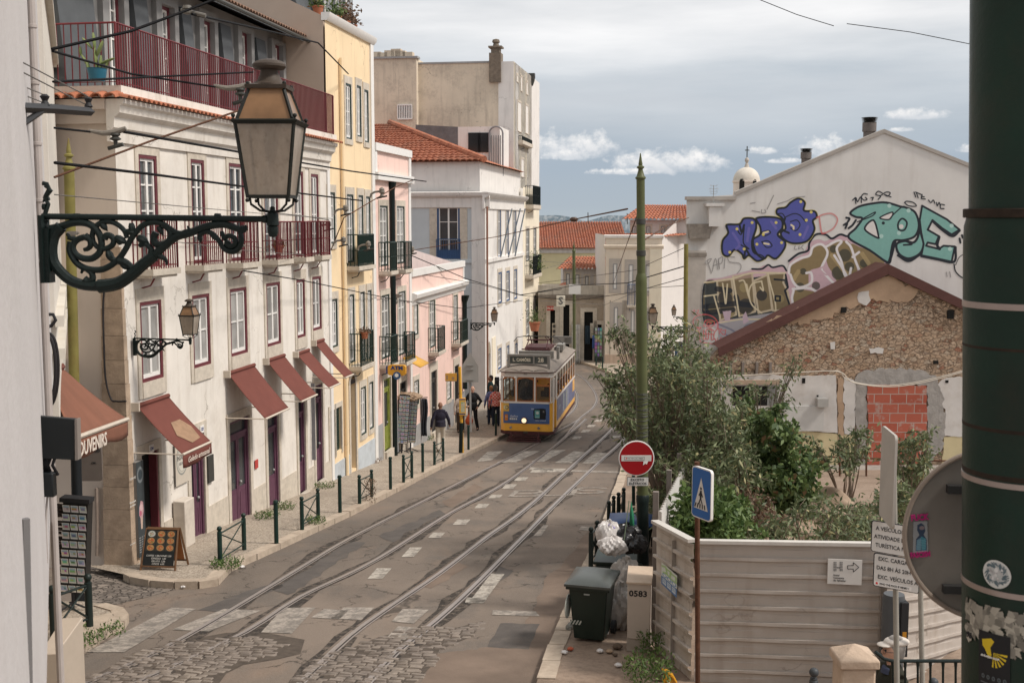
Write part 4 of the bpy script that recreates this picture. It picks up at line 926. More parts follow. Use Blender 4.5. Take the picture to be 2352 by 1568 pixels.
GX=thing('roof_extension','grey corrugated roof extension above the terracotta hip','roof extension',TS.pt(su+1,F0.uz(1175,388)[1],3))
xa,xb=TS.uz(1148,340,5)[0],TS.uz(1052,340,5)[0];za,zb_=TS.uz(1100,380,5)[1]-.6,TS.uz(1100,291,5)[1]
MB(TS.M).box(xa,xb,2,5,za,zb_).build('white_wall',GREY_ST,GX)
xc=TS.uz(955,300,5)[0];MB(TS.M).add([(xb,5.02,za),(xc,5.02,za+1.1),(xc,5.02,zb_+.15),(xb,5.02,zb_),(xb,2,za),(xc,2,za+1.1),(xc,2,zb_+.15),(xb,2,zb_)],[(0,1,2,3),(3,2,6,7),(1,5,6,2)]).build('corrugated_side',mat('grey_slate_sheets',(.14,.14,.145),.8,.25,3,.3,12,streak=.4),GX)
for px in(1090,1112):
 w_=TS.uz(px,320,5)[0];MB(TS.M).box(w_-.35,w_+.35,5.0,5.05,TS.uz(px,350,5)[1],TS.uz(px,305,5)[1]).build('window',GLASSD,GX)
mb=MB(TS.M)
for px in(1140,1170):
 q=TS.uz(px,320,3)[0];mb.tube([(q,5.2,za),(q,5.2,zb_-.4)],.05,6)
c0_,c1_=TS.uz(1140,320,3)[0],TS.uz(1170,320,3)[0]
mb.tube([((c0_+c1_)/2+(c0_-c1_)/2*cos(t),5.2,zb_-.4+abs(c0_-c1_)/2*sin(t))for t in np.linspace(0,pi,9)],.05,6)
for k in range(1,6):q=c0_+(c1_-c0_)*k/6;mb.tube([(q,5.2,za),(q,5.2,zb_-.5)],.025,4)
mb.build('arched_frame',mat('grey_iron',(.2,.2,.21),.5),GX)
c=TS.uz(1138,150)[0];zc=zt
CH=MB(TS.M).box(c-.35,c+.35,-.6,.2,zc-1.2,zc+.5).box(c-.25,c+.25,-.5,.1,zc+.5,zc+.8).box(c-.4,c+.4,-.6,.2,zc+.8,zc+.9)
CH.lathe([(.2,zc+.9),(.16,zc+1.1),(.24,zc+1.15),(.2,zc+1.3),(.02,zc+1.35)],(c,-.2,0),8)
mb=MB(F0.M);mb.prism([(a,-.6,b)for a,b in(F0.uz(946,572,-.6),F0.uz(1040,602,-.6),F0.uz(946,640,-.6))],(0,-.2,0));mb.build('rear_parapet',mat('pale_lilac_wall',(.58,.49,.47)),QB)
CH.build('chimney',mat('sooty_stone',(.19,.155,.12),.9,.35,5,.4),TB)
mb=MB(F0.M);u=F0.uz(1221,160,-.5)[0];mb.box(u-.1,u+.3,-.7,-.3,zt-.1,zt+.2).lathe([(.1,zt-.6),(.2,zt-.3),(.25,zt)],(u,-.5,0),8).build('rainwater_head',DARKM,TB)
DG=37.5
def PD(px,py,D):return ray(px,py)*D
FG=Fac((PD(1577,600,DG).x,DG),(PD(1577,600,DG).x+10,DG),(0,-1))
def uG(px,py=600,w=0):return FG.uz(px,py,w)
gb=FG.pt(0,gz(DG));GH=thing('gable_house','large white gable end covered in purple, teal and gold graffiti','building',gb)
pts=[(1577,455),(1690,447),(2030,304),(2340,428)]
poly=[(uG(*q)[0],uG(*q)[1])for q in pts]
zg0=-9.0
def gmat():
 m,nt,b,v=base('gable_render');n=noise(nt,v,.5,7,.65);s_=noise(nt,v,1.5,5,.6,2,2,.25)
 c=mix(nt,ramp(nt,n,.3,.7),(.56,.54,.52),(.66,.64,.615));c=mix(nt,mathn(nt,'MULTIPLY',ramp(nt,s_,.5,.8),.35),c,(.40,.36,.32))
 L(nt,c,b.inputs['Base Color']);b.inputs['Roughness'].default_value=.92;bump(nt,b,noise(nt,v,30,5,.6),.12);return m
GM=gmat()
mb=MB(FG.M);pp=[(0,zg0)]+poly+[(poly[-1][0]+.01,zg0)]
mb.prism([(u,0,z)for u,z in pp],(9*SD.x,-9*SD.y,0));mb.build('gable_wall',GM,GH)
mb=MB(FG.M)
for(a,b),(c_,d)in zip(poly[1:-1],poly[2:]):mb.prism([(a,.05,b-.02),(c_,.05,d-.02),(c_,.05,d+.1),(a,.05,b+.1)],(0,-.4,0))
mb.build('verge',mat('verge_grey',(.36,.33,.30)),GH)
a=uG(1581,520)[0];b=uG(1634,520)[0];bp=uG(1617,700)[0]
mb=MB(FG.M);mb.box(0.02,bp,-.1,.22,zg0,uG(1600,575)[1]).build('pilaster',mat('pilaster_stone',(.44,.40,.36),.85,.12,3,.2,30,dirt=.5,dcol=(.25,.21,.17)),GH)
zc1,zc0_=uG(1600,514)[1],uG(1600,548)[1]
mb=MB(FG.M);mb.add([(-.02,.3,zc1),(b,.3,zc1),(b-.1,.3,zc0_),(.05,.3,zc0_),(-.02,-.2,zc1),(b,-.2,zc1),(b-.1,-.2,zc0_),(.05,-.2,zc0_)],[(0,1,2,3),(4,5,6,7),(0,1,5,4),(2,3,7,6),(1,2,6,5),(0,3,7,4)]).box(0,bp+.02,-.1,.25,uG(1600,588)[1],uG(1600,580)[1]).build('capital',mat('blackened_stone',(.25,.22,.19),.9,.3,5,.3,30,dirt=.6,dcol=(.1,.085,.07)),GH)
mb=MB(FG.M);c1,c2=uG(1625,480)[0],uG(1652,480)[0];mb.box(c1,c2,-.1,.35,uG(1640,520)[1],uG(1640,470)[1]).box(c1-.1,c2+.1,-.15,.4,uG(1640,474)[1],uG(1640,467)[1]).build('chimney_breast',GM,GH)
mb=MB(FG.M);mb.box(-.05,uG(1690,450)[0],-.3,.12,uG(1600,455)[1]-.06,uG(1600,455)[1]+.05).build('coping',mat('verge_grey',(.36,.33,.30)),GH)
def roofcowl(px,py0,py1,w,label,lean=0):
 u,z0=uG(px,py1);_,z1=uG(px,py0);t=thing('chimney_cowl',label,'chimney',FG.pt(u,z0,-.5));r=w/2/FL*DG;h=z1-z0
 MB(FG.M).lathe([(r*.8,z0-.3),(r*.8,z0+h*.3),(r*.95,z0+h*.32),(r*.95,z0+h*.72)],(u+lean,-.5,0),14).build('flue',mat('brown_zinc',(.14,.12,.11),.6,.2,8),t)
 mb=MB(FG.M)
 for k in range(5):mb.lathe([(r*(.8+.05*k),z0+h*(.72+.055*k)),(r*(1.0+.04*k),z0+h*(.73+.055*k)),(r*.8,z0+h*(.75+.055*k))],(u+lean,-.5,0),14)
 mb.build('louvres',DARKM,t);return t
roofcowl(2007,265,316,33,'brown round chimney cowl at the peak of the graffiti gable')
roofcowl(1860,338,374,26,'smaller metal chimney cowl halfway down the left slope of the graffiti gable')
u,z=uG(1636,470);an=MB(FG.M);an.tube([(u,.2,z),(u,.2,z+.62)],.012,5)
for k,(dz_,hw)in enumerate(((.6,.12),(.5,.16),(.42,.14),(.34,.1))):an.tube([(u-hw,.2,z+dz_),(u+hw,.2,z+dz_)],.006,4);an.tube([(u-.1,.1,z+dz_+.03),(u-.1,.35,z+dz_+.03)],.005,4);an.tube([(u+.1,.1,z+dz_+.03),(u+.1,.35,z+dz_+.03)],.005,4)
tag(an.build('tv_antenna',METALG),'thin tv antenna on the chimney block at the left end of the graffiti wall','antenna')
X0,Y0,X1,Y1=1578,435,2236,812;SCL=1.5
cv=Canvas(int((X1-X0)*SCL),int((Y1-Y0)*SCL))
def T3(pts):return[((1493+.3662*x-X0)*SCL,(172.3+.3662*y-Y0)*SCL)for x,y in pts]
K=(.018,.022,.03);PU=(.085,.095,.33);YE=(.62,.52,.16);TE=(.20,.40,.36);GO=(.25,.185,.095);PK=(.55,.38,.42);WH=(.66,.62,.60);BRW=(.10,.08,.05);RD=(.55,.11,.11)
def sm(pts,n=6,closed=False):
 P_=[np.array(p,float)for p in pts];P_=([P_[-1]]+P_+P_[:2])if closed else[2*P_[0]-P_[1]]+P_+[2*P_[-1]-P_[-2]]
 out=[]
 for i in range(1,len(P_)-2):
  a,b,c_,d=P_[i-1:i+3]
  for t in np.linspace(0,1,n,endpoint=False):out.append(.5*((2*b)+(c_-a)*t+(2*a-5*b+4*c_-d)*t*t+(3*b-a-3*c_+d)*t**3))
 out.append(P_[-2]);return[tuple(q)for q in out]
def shape(pts,fillc,outc=K,w=5,ow=None):
 q=T3(sm(pts,5,True));cv.fill(q,fillc);cv.stroke(q,w*.366*SCL/2*1.3,outc)
def ln(pts,w,col,s=True,al=1):cv.stroke(T3(sm(pts)if s and len(pts)>2 else pts),w*.366*SCL/2,col,al=al)
cv.fill(T3(sm([(340,1300),(450,1270),(560,1240),(680,1210),(720,1190),(770,1210),(830,1195),(860,1230),(880,1160),(960,1120),(1000,1050),(1060,1030),(1100,1040),(1170,1010),(1240,1010),(1320,1060),(1400,1110),(1480,1180),(1300,1290),(1100,1400),(900,1490),(880,1568),(480,1700),(430,1600),(340,1500)],4,True)),PK)
cv.fill(T3([(640,1480),(880,1470),(760,1545),(620,1640),(540,1700),(430,1700),(430,1560),(520,1530)]),(.36,.34,.36))
ln([(870,1165),(930,1120),(990,1100),(1000,1050),(1040,1000),(1100,1000),(1140,1025),(1190,1000),(1230,1010)],14,K)
ln([(640,1215),(700,1215),(740,1190),(770,1205),(830,1195),(855,1225)],12,K)
shape([(340,1315),(420,1300),(410,1380),(360,1385),(400,1400),(430,1500),(420,1545),(340,1540)],GO,K,9)
cv.fill(T3([(340,1310),(850,1240),(860,1330),(880,1470),(440,1540),(340,1540)]),(.05,.055,.055))
for q in([(420,1290),(510,1275),(540,1500),(440,1535)],[(520,1265),(640,1240),(660,1480),(560,1510)],[(650,1290),(740,1250),(765,1470),(680,1490)],[(735,1245),(845,1240),(835,1300),(865,1360),(880,1470),(770,1475)]):cv.fill(T3(q),GO,.72);cv.stroke(T3(q+[q[0]]),2.2*SCL,(.50,.42,.30))
for a_,b_ in(((470,1400),45),((600,1450),50),((590,1330),30),((700,1380),34),((395,1460),30),((500,1490),30),((815,1400),26)):cv.disc(*T3([a_])[0],b_*.366*SCL,K if b_>31 else(.30,.24,.12),.8)
for q in([(350,1450),(450,1440),(540,1430)],[(350,1490),(430,1480),(520,1470)],[(540,1390),(560,1430),(640,1440)],[(420,1340),(500,1350)]):ln(q,34,K,al=.9)
for q in([(455,1305),(465,1370),(475,1430),(485,1310)],[(560,1290),(590,1290),(610,1360),(625,1400),(605,1310)],[(700,1290),(640,1310),(620,1370),(640,1440),(700,1490)],[(700,1295),(710,1350),(690,1330)],[(400,1380),(440,1520)],[(340,1385),(420,1375)],[(740,1245),(780,1500),(560,1530),(440,1550)],[(520,1260),(560,1510)],[(340,1300),(520,1275),(640,1240),(850,1240)]):ln(q,9,(.60,.52,.36))
for q in([(780,1280),(840,1285)],[(785,1385),(815,1385),(815,1415),(785,1412),(785,1385)],[(850,1250),(865,1330),(845,1350),(885,1470)]):ln(q,12,K,s=False)
for q in([(455,1480),(510,1475),(500,1540),(470,1540)],[(580,1510),(600,1480),(620,1540),(585,1560)]):cv.fill(T3(q),(.50,.38,.44))
ln([(430,1560),(520,1600),(560,1640),(600,1570),(680,1550),(760,1500)],12,(.2,.2,.25));ln([(470,1620),(540,1660),(590,1600),(700,1560)],9,(.2,.2,.28))
for q in([(880,1200),(1000,1130),(1010,1080),(1080,1060),(1110,1120),(1070,1200),(1000,1230),(990,1330),(930,1340),(890,1290)],[(1100,1070),(1200,1040),(1260,1060),(1290,1180),(1300,1290),(1200,1330),(1150,1250),(1110,1180)],[(1260,1060),(1320,1080),(1400,1110),(1470,1180),(1340,1250),(1290,1160)],[(900,1350),(1000,1350),(1090,1380),(1100,1400),(930,1470),(890,1420)]):
 cv.fill(T3(sm(q,5,True)),GO)
for a_,b_ in(((1220,1130),40),((1180,1240),42),((940,1330),30),((1340,1180),26),((1040,1320),26),((1150,1090),24),((960,1230),20),((1250,1200),30)):cv.disc(*T3([a_])[0],b_*.366*SCL,(.06,.06,.045),.85)
for q in([(1140,1130),(1180,1180),(1240,1260)],[(930,1230),(900,1280)],[(1330,1120),(1370,1180)],[(1000,1400),(1080,1380)]):ln(q,26,(.40,.30,.15),al=.8)
for q in([(870,1240),(880,1190),(940,1150),(1000,1130),(1020,1080),(1070,1060),(1105,1090),(1110,1130),(1075,1210),(1100,1250),(1160,1310),(1210,1330)],[(1105,1075),(1170,1040),(1200,1045),(1170,1090),(1200,1170),(1220,1250),(1245,1270),(1260,1210)],[(1230,1045),(1260,1080),(1290,1170),(1320,1240)],[(1155,1130),(1200,1200),(1240,1270)],[(1310,1110),(1270,1140)],[(980,1240),(1010,1240),(1010,1300),(940,1330),(900,1300),(880,1250)],[(895,1340),(1000,1335),(1060,1370),(1080,1370)],[(900,1350),(890,1400),(905,1470)]):ln(q,15,(.72,.68,.68))
ln([(1060,1215),(1100,1200),(1120,1240),(1100,1250),(1060,1215)],10,PK);ln([(1240,1010),(1330,1060),(1420,1120),(1490,1180)],16,K)
OUT=[[(480,940),(560,935),(590,900),(655,905),(665,960),(640,1040),(650,1110),(700,1130),(715,1150),(670,1165),(620,1130),(590,1150),(575,1120),(530,1095),(490,1135),(455,1115),(455,1040),(490,990)],[(665,900),(740,890),(820,905),(830,960),(800,1000),(840,1030),(845,1080),(790,1150),(740,1130),(715,1150),(670,1120),(640,1040),(690,1000),(690,950)],[(880,800),(930,775),(970,800),(965,850),(1030,855),(1045,890),(1020,915),(1030,970),(985,1040),(900,1055),(840,1030),(820,990),(850,960),(830,900),(795,870),(800,840),(850,830)]]
for q in OUT:ln(q+[q[0]],17,YE)
for q in OUT:shape(q,PU,K,10)
for q in OUT:ln(q+[q[0]],8,K)
for q in([(665,960),(645,1040),(660,1110)],[(830,960),(800,1000),(835,1035)],[(560,935),(575,985),(590,940)],[(590,1150),(600,1095),(625,1130)],[(845,900),(830,965),(870,990)]):ln(q,13,K)
for q in([(540,960),(570,1000),(590,950),(585,1050),(620,1090),(560,1060)],):ln(q,8,K)
for q in([(700,985),(740,975),(755,990),(710,1010),(700,985)],[(700,1045),(740,1040),(765,1070),(730,1080),(700,1045)],[(880,920),(920,910),(940,940),(915,975),(880,960)],[(850,890),(900,870),(940,880),(975,920)],[(800,870),(830,870),(850,900)]):ln(q,7,K)
for q in([(710,990),(740,982)],[(715,1055),(745,1060)],[(885,940),(900,950),(900,965)]):ln(q,11,(.7,.6,.4),s=False)
for x,y in((545,965),(640,925),(790,925),(710,1000),(590,1090),(670,1060),(945,795),(1010,860),(980,910),(825,1050),(500,1110),(940,1000)):cv.disc(*T3([(x,y)])[0],9*.366*SCL,YE)
for q in([(520,990),(560,1060),(540,1090)],[(760,920),(790,960)],[(990,950),(960,1020)],[(620,960),(610,1040)]):ln(q,16,(.16,.14,.42),al=.7)
Zt=[(1255,865),(1310,825),(1400,805),(1480,800),(1570,825),(1600,830),(1660,860),(1685,940),(1660,1010),(1590,1035),(1530,1040),(1510,1110),(1495,1175),(1380,1100),(1245,1020),(1290,960),(1330,900),(1290,890)]
shape(Zt,TE,K,11)
shape([(1690,930),(1700,1000),(1715,1060),(1690,1120),(1620,1150),(1560,1120),(1545,1060),(1600,1040),(1650,1050),(1680,1010)],TE,K,12)
Et=[(1690,910),(1705,820),(1760,850),(1860,905),(1940,970),(1890,1000),(1830,960),(1770,910),(1740,970),(1810,1010),(1790,1060),(1740,1050),(1730,1070),(1810,1090),(1840,1070),(1910,1075),(1890,1170),(1800,1150),(1700,1130),(1715,1060),(1700,990)]
q=T3(Et);cv.fill(q,TE);cv.stroke(q+[q[0]],2.4*SCL,K)
ln([(1940,975),(1895,1010),(1830,970),(1775,920)],16,K);ln([(1812,1015),(1800,1065),(1815,1090)],18,K);ln([(1915,1080),(1905,1170),(1800,1155),(1700,1135)],16,K);ln([(1690,1125),(1620,1165),(1555,1130)],18,K);ln([(1535,1040),(1515,1120),(1498,1175)],20,K,s=False)
shape([(1440,895),(1520,860),(1500,905)],WH,K,7);shape([(1345,965),(1400,910),(1430,1000),(1425,1020)],WH,K,9)
shape([(1555,930),(1580,900),(1610,925),(1595,970),(1560,970)],TE,K,9);cv.disc(*T3([(1575,950)])[0],14*.366*SCL,WH);cv.disc(*T3([(1462,928)])[0],10*.366*SCL,K)
ln([(1580,825),(1530,870),(1500,905)],8,K);ln([(1335,900),(1410,860),(1390,885),(1300,920)],8,K);ln([(1600,1040),(1640,1060),(1590,1065)],12,K)
for x,y in((1500,820),(1620,850),(1890,945),(1880,1090),(1450,1010),(1560,990)):cv.disc(*T3([(x,y)])[0],13*.366*SCL,(.45,.62,.58),.8)
ln([(1595,800),(1620,820),(1668,822),(1650,800),(1610,792),(1595,800)],8,K)
ln([(1905,1185),(1915,1230),(1950,1265),(1990,1275)],9,K);ln([(1915,1190),(1940,1140),(1990,1110)],5,K)
for q in([(1230,895),(1250,900),(1240,920)],[(1215,940),(1235,930),(1225,960)],[(1245,960),(1270,940),(1290,910)],[(1940,1025),(1945,1050)],[(1955,1005),(1960,1020)]):ln(q,14,K)
for q in([(1285,770),(1290,805)],[(1270,785),(1290,770),(1300,795),(1320,765),(1325,800)],[(1362,748),(1340,745),(1325,765),(1340,785),(1360,780),(1350,768)],[(1385,770),(1400,768),(1392,785)],[(1455,740),(1430,730),(1415,750),(1445,760),(1430,780)],[(1440,760),(1480,735),(1505,740),(1490,760),(1470,750),(1510,765)],[(1655,735),(1665,765)],[(1670,740),(1680,770)],[(1665,735),(1700,750)],[(1705,750),(1700,775),(1725,778)],[(1700,762),(1718,764)],[(1745,785),(1760,800),(1775,785),(1785,805)],[(1795,800),(1800,820),(1812,800),(1820,825)],[(1845,815),(1822,812),(1820,835),(1842,838)]):ln(q,8,K,s=len(q)>3)
for q in([(350,1165),(385,1150),(365,1180),(345,1175)],[(360,1165),(385,1240)],[(390,1230),(410,1150),(425,1215)],[(395,1195),(425,1185)],[(430,1150),(435,1215),(428,1160),(455,1140),(450,1175),(432,1185)],[(470,1145),(465,1210)],[(530,1140),(490,1140),(500,1170),(560,1180),(570,1210),(545,1245)]):ln(q,4.5,(.14,.13,.13),al=.8)
for q in([(640,850),(690,860)],[(700,845),(700,865),(725,862),(720,845)],[(735,840),(775,755)],[(630,805),(660,800)],[(800,808),(860,790),(900,770),(970,762)],[(910,1070),(905,1090),(920,1092)],[(935,1072),(930,1090),(945,1080)],[(960,1065),(950,1080),(962,1095)],[(1858,1235),(1862,1262)],[(1878,1232),(1884,1265)]):ln(q,5,(.15,.14,.14),al=.8)
ln([(1060,890),(1075,985),(1095,990)],11,RD,al=.75);ln([(1045,895),(1085,875),(1140,870),(1175,905),(1150,960),(1100,990)],10,RD,al=.7)
def T4(pts):return[((1493+.3662*x-X0)*SCL,(689+.3662*y-Y0)*SCL)for x,y in pts]
for q in([(305,175),(280,160),(270,130),(290,100),(340,88),(390,100),(420,130),(425,170),(405,200),(400,235),(410,245),(405,270),(350,265),(315,255),(310,200),(285,185)],[(335,160),(350,125),(390,125),(405,145),(380,165),(335,160)],[(385,145),(370,135),(355,148),(368,158),(378,148)],[(335,185),(335,240),(350,235),(350,190)],[(350,240),(365,240),(370,185),(385,190),(385,245),(405,240)],[(335,210),(400,212)],[(350,185),(375,175),(400,190)],[(290,120),(305,125),(300,140)],[(290,170),(320,170),(305,185)]):cv.stroke(T4(sm(q)),1.3*SCL,RD,al=.85)
for q in([(268,65),(280,60),(278,72),(268,82),(285,82)],[(292,64),(305,60),(302,72),(292,82),(310,82)],[(430,175),(435,210)],[(430,180),(450,180),(440,195),(455,210)],[(455,190),(475,185),(470,215),(455,212)],[(425,235),(420,255),(440,250),(445,230),(440,270)],[(452,270),(452,238),(475,235)],[(452,252),(468,250)]):cv.stroke(T4(q),1.1*SCL,RD,al=.8)
ZA,ZB=uG(X0,Y0)[1],uG(X0,Y1)[1];UA,UB=uG(X0,600)[0],uG(X1,600)[0]
def gfn(U,V):
 px=X0+(X1-X0)*U;py=Y0+(Y1-Y0)*V;x=(px-CX)/FL;y=-(py-CY)/FL;Yd=cos(TH)+y*sin(TH);Zd=-sin(TH)+y*cos(TH)
 D=DG-.006-np.where(x/Yd*DG<FG.pt(bp+.05,0).x,.226,0);return np.stack([x/Yd*D,D,Zd/Yd*D],1)
cv.a[:int((590-Y0)*SCL),:int((1632-X0)*SCL)]=0
gmn=paintmat('spray_paint',(.61,.59,.565),.7,.1)
cv.build('graffiti',gmn,gfn,GH,thr=.12)
DR=36.3
FR=Fac((PD(1600,800,DR).x,DR),(PD(1600,800,DR).x+10,DR),(0,-1))
ru=lambda px,py,w=0:FR.uz(px,py,w)
RB=thing('ruined_building','roofless rubble stone gable with white and yellow plaster remains and a bricked up doorway','building',FR.pt(0,gz(DR)))
def rubble():
 m,nt,b,v=base('rubble_masonry');mp=nd(nt,'ShaderNodeMapping');mp.inputs['Scale'].default_value=(3.2,3.2,5.6);L(nt,v,mp.inputs['Vector'])
 nz=nd(nt,'ShaderNodeTexNoise',_Scale=3.0,_Detail=5);L(nt,mp.outputs[0],nz.inputs['Vector']);ad=nd(nt,'ShaderNodeVectorMath',operation='MULTIPLY_ADD');L(nt,nz.outputs['Color'],ad.inputs[0]);ad.inputs[1].default_value=(.7,.7,.7);L(nt,mp.outputs[0],ad.inputs[2])
 vo=nd(nt,'ShaderNodeTexVoronoi',feature='DISTANCE_TO_EDGE',_Scale=1.6);vc=nd(nt,'ShaderNodeTexVoronoi',_Scale=1.6)
 v3=nd(nt,'ShaderNodeTexVoronoi',feature='DISTANCE_TO_EDGE',_Scale=3.6)
 for q in(vo,vc,v3):L(nt,ad.outputs[0],q.inputs['Vector'])
 hs=nd(nt,'ShaderNodeSeparateColor');L(nt,vc.outputs['Color'],hs.inputs[0])
 c=mix(nt,hs.outputs[0],(.41,.285,.19),(.54,.41,.30));c=mix(nt,ramp(nt,hs.outputs[1],.86,.93),c,(.31,.13,.08));c=mix(nt,ramp(nt,hs.outputs[2],.78,.9),c,(.50,.42,.33))
 n=noise(nt,v,6,6,.7);c=mix(nt,mathn(nt,'MULTIPLY',ramp(nt,n,.4,.7),.5),c,(.36,.24,.155))
 e1=ramp(nt,vo.outputs['Distance'],.0,.06);e2=ramp(nt,v3.outputs['Distance'],.0,.04)
 jm=mathn(nt,'MULTIPLY',e1,mathn(nt,'ADD',mathn(nt,'MULTIPLY',e2,.5),.5));sel=ramp(nt,noise(nt,v,1.2,5,.6),.46,.56)
 c2=mix(nt,jm,(.22,.14,.09),c);pl=mix(nt,ramp(nt,noise(nt,v,3,6,.6),.3,.7),(.44,.29,.185),(.52,.37,.25))
 c=mix(nt,mathn(nt,'MULTIPLY',sel,.8),c2,mix(nt,.45,c2,pl));L(nt,c,b.inputs['Base Color']);b.inputs['Roughness'].default_value=.95
 bump(nt,b,mathn(nt,'ADD',jm,mathn(nt,'MULTIPLY',n,.4)),1.0,.09);return m
RUB=rubble()
gp=[(1655,806),(2040,622),(2320,760)]
g=[ru(*q)for q in gp];zb0=-9.0
u0_=ru(1610,900)[0]
mb=MB(FR.M);mb.prism([(u0_,0,zb0),(u0_,0,ru(1610,855)[1]),(g[0][0]-.2,0,ru(1640,820)[1])]+[(a,0,b)for a,b in g]+[(g[-1][0],0,zb0)],(0,-.55,0));mb.build('rubble_wall',RUB,RB)
mb=MB(FR.M);M_out=[(1648,818),(1650,799),(2040,606),(2330,745),(2330,766),(2040,630),(1652,819)]
q=[ru(*p,.14)for p in M_out]
mb.prism([(a,.14,b)for a,b in(q[1],q[2],q[5],q[6])],(0,-.1,0));mb.prism([(a,.143,b)for a,b in(q[2],q[3],q[4],q[5])],(0,-.1,0))
z_=lambda i:q[i][1]
mb.add([(q[1][0],.14,q[1][1]),(q[2][0],.14,q[2][1]),(q[2][0],-1.1,q[2][1]+.02),(q[1][0],-1.1,q[1][1]+.02)],[(0,1,2,3)]);mb.add([(q[2][0],.14,q[2][1]),(q[3][0],.14,q[3][1]),(q[3][0],-1.1,q[3][1]+.02),(q[2][0],-1.1,q[2][1]+.02)],[(0,1,2,3)])
mb.build('flashing',mat('red_brown_flashing',(.095,.041,.035),.8,.12,4,.1,30,dirt=.3,dcol=(.06,.03,.025)),RB)
def ragged(pts,amp=5,n=5):
 out=[]
 for(x0,y0),(x1,y1)in zip(pts,pts[1:]+pts[:1]):
  ln_=math.hypot(x1-x0,y1-y0);k=max(1,int(ln_/9))if amp else 1
  for i in range(k):
   t=i/k;out.append((x0+(x1-x0)*t+(random.uniform(-amp,amp)if i else 0),y0+(y1-y0)*t+(random.uniform(-amp,amp)if i else 0)))
 return out
PLW=mat('flaking_white_plaster',(.58,.555,.53),.9,.1,2,.2,30,dirt=.45,dcol=(.4,.34,.28),streak=.2);PLY=mat('pale_yellow_plaster',(.54,.46,.28),.9,.1,2,.1,30,dirt=.4,dcol=(.42,.34,.22));MORT=mat('grey_mortar',(.34,.32,.30),.95,.25,4,.7,14,dirt=.5,dcol=(.24,.215,.19))
PLO=mat('ochre_render',(.42,.295,.20),.95,.15,3,.3,20)
def patch(name,pts,m,w,amp=4,th=.04,label=None):
 pp=[ru(x,y,w)for x,y in ragged(pts,amp)];mb=MB(FR.M);mb.prism([(a,w,b)for a,b in pp],(0,-th,0));o=mb.build(name,m,RB);
 if label:o['label']=label
 return o
patch('yellow_plaster',[(1828,988),(1924,996),(1924,1106),(1828,1106)],PLY,.04,0);patch('yellow_plaster',[(1938,998),(1966,1000),(1962,1106),(1938,1106)],PLY,.04,2);patch('yellow_plaster',[(2168,1003),(2330,1003),(2330,1106),(2160,1106)],PLY,.04,2)
patch('yellow_plaster',[(1610,1000),(1826,988),(1826,1106),(1610,1106)],PLY,.04,0)
patch('white_plaster',[(1610,862),(1770,860),(1810,864),(1920,862),(1924,994),(1828,986),(1610,998)],PLW,.05,1)
patch('white_plaster',[(1938,866),(1966,876),(1964,996),(1940,996)],PLW,.05,3)
patch('white_plaster',[(2156,880),(2175,868),(2330,860),(2330,1001),(2168,1001),(2172,940),(2150,905)],PLW,.05,4)
patch('grey_mortar',[(1966,866),(1990,850),(2090,846),(2150,862),(2165,905),(2172,960),(2165,1030),(2130,1070),(2130,885),(1990,885),(1990,1108),(1962,1108),(1968,1000)],MORT,.055,4,.05)
patch('ochre_render',[(1760,740),(1850,700),(1990,650),(2040,634),(2110,665),(2090,690),(1990,690),(1900,730),(1820,745)],PLO,.02,6,.03)
patch('ochre_render',[(1924,868),(1938,870),(1938,1106),(1926,1106)],PLO,.045,2,.03)
for q_ in([(1972,672),(1996,668),(2000,690),(1990,702),(1972,694)],[(1907,786),(1918,785),(1918,802),(1908,802)],[(1996,775+25),(2030,800),(2028,812),(2000,812)]):patch('white_plaster',q_,PLW,.03,3,.02)
def brickmat(name,c1,c2,mort,sx,sy,off=.5):
 m,nt,b,v=base(name);br=nd(nt,'ShaderNodeTexBrick',offset=off);mp=nd(nt,'ShaderNodeMapping');mp.inputs['Rotation'].default_value=(radians(90),0,0);L(nt,v,mp.inputs['Vector'])
 sp=nd(nt,'ShaderNodeSeparateXYZ');L(nt,v,sp.inputs[0]);cb_=nd(nt,'ShaderNodeCombineXYZ');L(nt,sp.outputs[0],cb_.inputs[0]);L(nt,sp.outputs[2],cb_.inputs[1])
 L(nt,cb_.outputs[0],br.inputs['Vector']);br.inputs['Scale'].default_value=1;br.inputs['Brick Width'].default_value=sx;br.inputs['Row Height'].default_value=sy;br.inputs['Mortar Size'].default_value=.014;br.inputs['Mortar Smooth'].default_value=.3;br.inputs['Bias'].default_value=-.1
 br.inputs['Color1'].default_value=rgb(c1);br.inputs['Color2'].default_value=rgb(c2);br.inputs['Mortar'].default_value=rgb(mort)
 wv=nd(nt,'ShaderNodeTexWave',bands_direction='Z',_Scale=7.5,_Distortion=.3);L(nt,v,wv.inputs['Vector'])
 n=noise(nt,v,3,6,.65);c=mix(nt,mathn(nt,'MULTIPLY',wv.outputs['Fac'],.18),br.outputs['Color'],tuple(x*.6 for x in c1));c=mix(nt,mathn(nt,'MULTIPLY',ramp(nt,n,.55,.68),.75),c,mort)
 L(nt,c,b.inputs['Base Color']);b.inputs['Roughness'].default_value=.9;bump(nt,b,br.outputs['Fac'],-.6,.03);return m
BRK=brickmat('hollow_red_brick',(.36,.085,.05),(.43,.12,.075),(.40,.35,.31),.52,.31)
patch('brick_infill',[(1992,886),(2020,884),(2128,886),(2130,1000),(2128,1104),(1990,1104),(1994,1000)],BRK,.07,2,.05)
mb=MB(FR.M)
